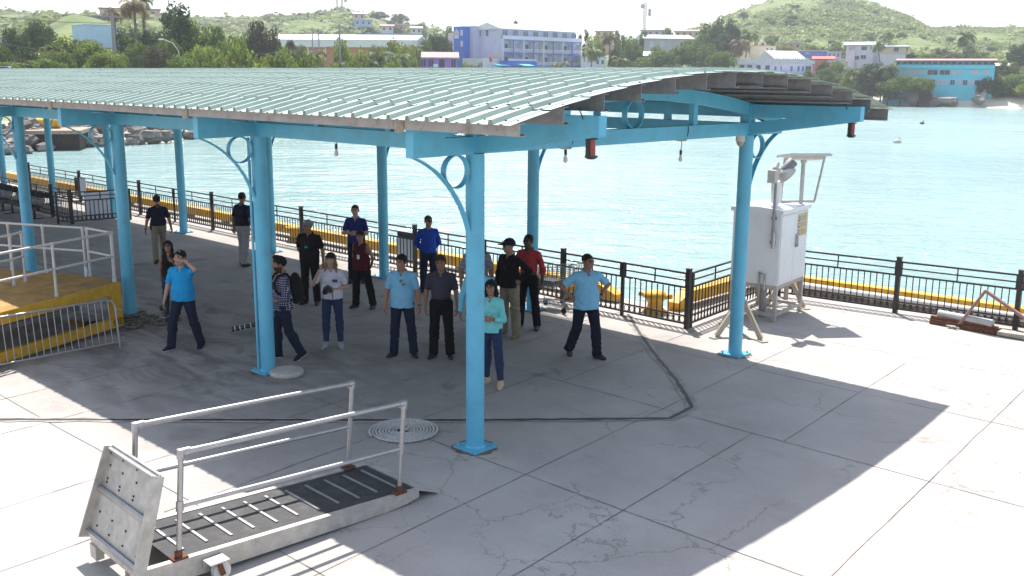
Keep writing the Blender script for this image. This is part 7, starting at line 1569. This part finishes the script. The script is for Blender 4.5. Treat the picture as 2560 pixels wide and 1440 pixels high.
T += [(150, 286, 104, 60, 'bush', 'lime'), (110, 284, 104, 50, 'bush', 'mid'), (185, 290, 106, 44, 'bush', 'lime'), (560, 92, 124, 110, 'bush', 'mid'), (640, 112, 120, 120, 'bush', 'lime'), (720, 118, 124, 90, 'bush', 'lime'), (790, 132, 124, 70, 'bush', 'mid'), (880, 122, 140, 80, 'bush', 'lime'), (985, 126, 150, 80, 'bush', 'lime'), (940, 104, 175, 60, 'round', 'mid'), (1020, 108, 185, 60, 'round', 'lime'), (750, 108, 180, 40, 'round', 'mid'), (690, 86, 165, 46, 'round', 'olive'), (425, 84, 130, 80, 'bush', 'mid'), (265, 120, 118, 110, 'bush', 'lime'), (110, 138, 114, 110, 'bush', 'mid'), (20, 146, 114, 90, 'bush', 'lime'), (1765, 100, 290, 70, 'round', 'mid'), (1720, 96, 300, 60, 'round', 'mid'), (1640, 112, 285, 50, 'round', 'mid')]
T += [(rx.uniform(-40, 700), 0, rx.uniform(300, 640), rx.uniform(16, 34), rx.choice(('round', 'round', 'bush')), rx.choice(('dark', 'mid', 'olive'))) for rx in [random.Random(12)] for _ in range(46)] + [(rx.uniform(700, 1130), 0, rx.uniform(330, 600), rx.uniform(16, 32), 'round', rx.choice(('dark', 'mid', 'olive'))) for rx in [random.Random(13)] for _ in range(26)] + [(rx.uniform(1900, 2580), 0, rx.uniform(350, 560), rx.uniform(16, 34), 'round', rx.choice(('dark', 'mid', 'mid'))) for rx in [random.Random(14)] for _ in range(40)]
KL = {'dark': 'dark green', 'mid': 'green', 'lime': 'yellow green', 'olive': 'olive brown'}
ZN = ((420, 'left of the street lamp'), (720, 'between the street lamp and the warehouse'), (1160, 'in front of the warehouse and purple house'), (1475, 'beside the blue and white hotel'), (1860, 'right of the hotel'), (2140, 'among the houses under the right hill'), (9999, 'round the turquoise beach building'))
for px, yt, r, wpx, kind, lm in T:
    if yt == 0:
        if 110 < px < 310 and r < 440: continue
        z_ = land_z(px, r)[0] + wpx / FPX * r * rnd.uniform(.75, 1.0); yt = 195 - (z_ - H) / r * FPX
    zn = next(z for x, z in ZN if px < x); k_ = {'round': 'leafy tree', 'spread': 'spreading tree', 'bush': 'dense bush', 'tall': 'slender wispy tree'}[kind]
    tree(px, yt, r, wpx, kind, lm, '%s %s %s%s' % (KL[lm], k_, zn, ', far up the slope' if r > 330 else ''), 'trees and bushes ' + zn)
for px, y, r, w, lb, lm, ln in [(347, 14, 146, 84, 'tall palm with drooping brown fronds behind the utility pole', 'palm_old', 0), (296, 32, 150, 56, 'shorter ragged palm left of the tall brown palm', 'palm_old', 0), (368, 4, 150, 60, 'green palm top beside the tall brown palm', 'palm', 0), (792, 140, 128, 74, 'young palm in the bushes left of the warehouse pole', 'palm', 0), (872, 164, 150, 60, 'low yellowish palm right of the pale utility pole', 'palm', 0), (950, 146, 155, 84, 'low palm with arching fronds before the warehouse', 'palm', 0), (1000, 150, 158, 80, 'low dark palm left of the purple house', 'palm', 0), (925, 160, 150, 60, 'small palm among bushes before the warehouse', 'palm', 0), (1042, 122, 200, 52, 'palm with yellowed lower fronds left of the purple house', 'palm', 0),
        (1478, 130, 254, 64, 'palm in front of the white cottage beside the hotel', 'palm', 0), (1522, 92, 275, 56, 'palm rising behind the white cottage', 'palm', 0), (1550, 152, 258, 56, 'low palm by the white roofed hall', 'palm', 0), (1400, 166, 236, 60, 'low palm in front of the hotel balconies', 'palm', 0), (1845, 112, 292, 66, 'tall palm with orange fronds left of the church', 'palm_old', 0), (1868, 86, 298, 56, 'taller palm with yellow tips left of the church', 'palm', -12), (2132, 178, 276, 54, 'palm right of the white terrace wall', 'palm', 4), (2188, 112, 296, 40, 'tall leaning palm before the two storey house', 'palm', 18), (2215, 84, 330, 36, 'palm behind the two storey house', 'palm', 0), (2405, 92, 318, 56, 'tall palm standing alone above the turquoise building', 'palm', -6), (2222, 172, 268, 60, 'palm over the dark trees left of the turquoise building', 'palm', 0)]:
    palm(px, y, r, w, lb, lm, ln)

# ------------------------------------------------------------------ sea air
if HAZE:
    m = bpy.data.materials.new('sea_haze'); m.use_nodes = True; t = m.node_tree; t.nodes.remove(t.nodes['Principled BSDF']); pv = N(t, 'ShaderNodeVolumePrincipled'); pv.inputs['Density'].default_value = HAZE; pv.inputs['Color'].default_value = (0.93, 0.96, 1.0, 1); pv.inputs['Anisotropy'].default_value = 0.2
    t.links.new(pv.outputs[0], t.nodes['Material Output'].inputs['Volume']); b = MB(); b.bb((-1360, -400, -8), (1360, 1360, 95)); tag(b.build('haze', m), kind='stuff')
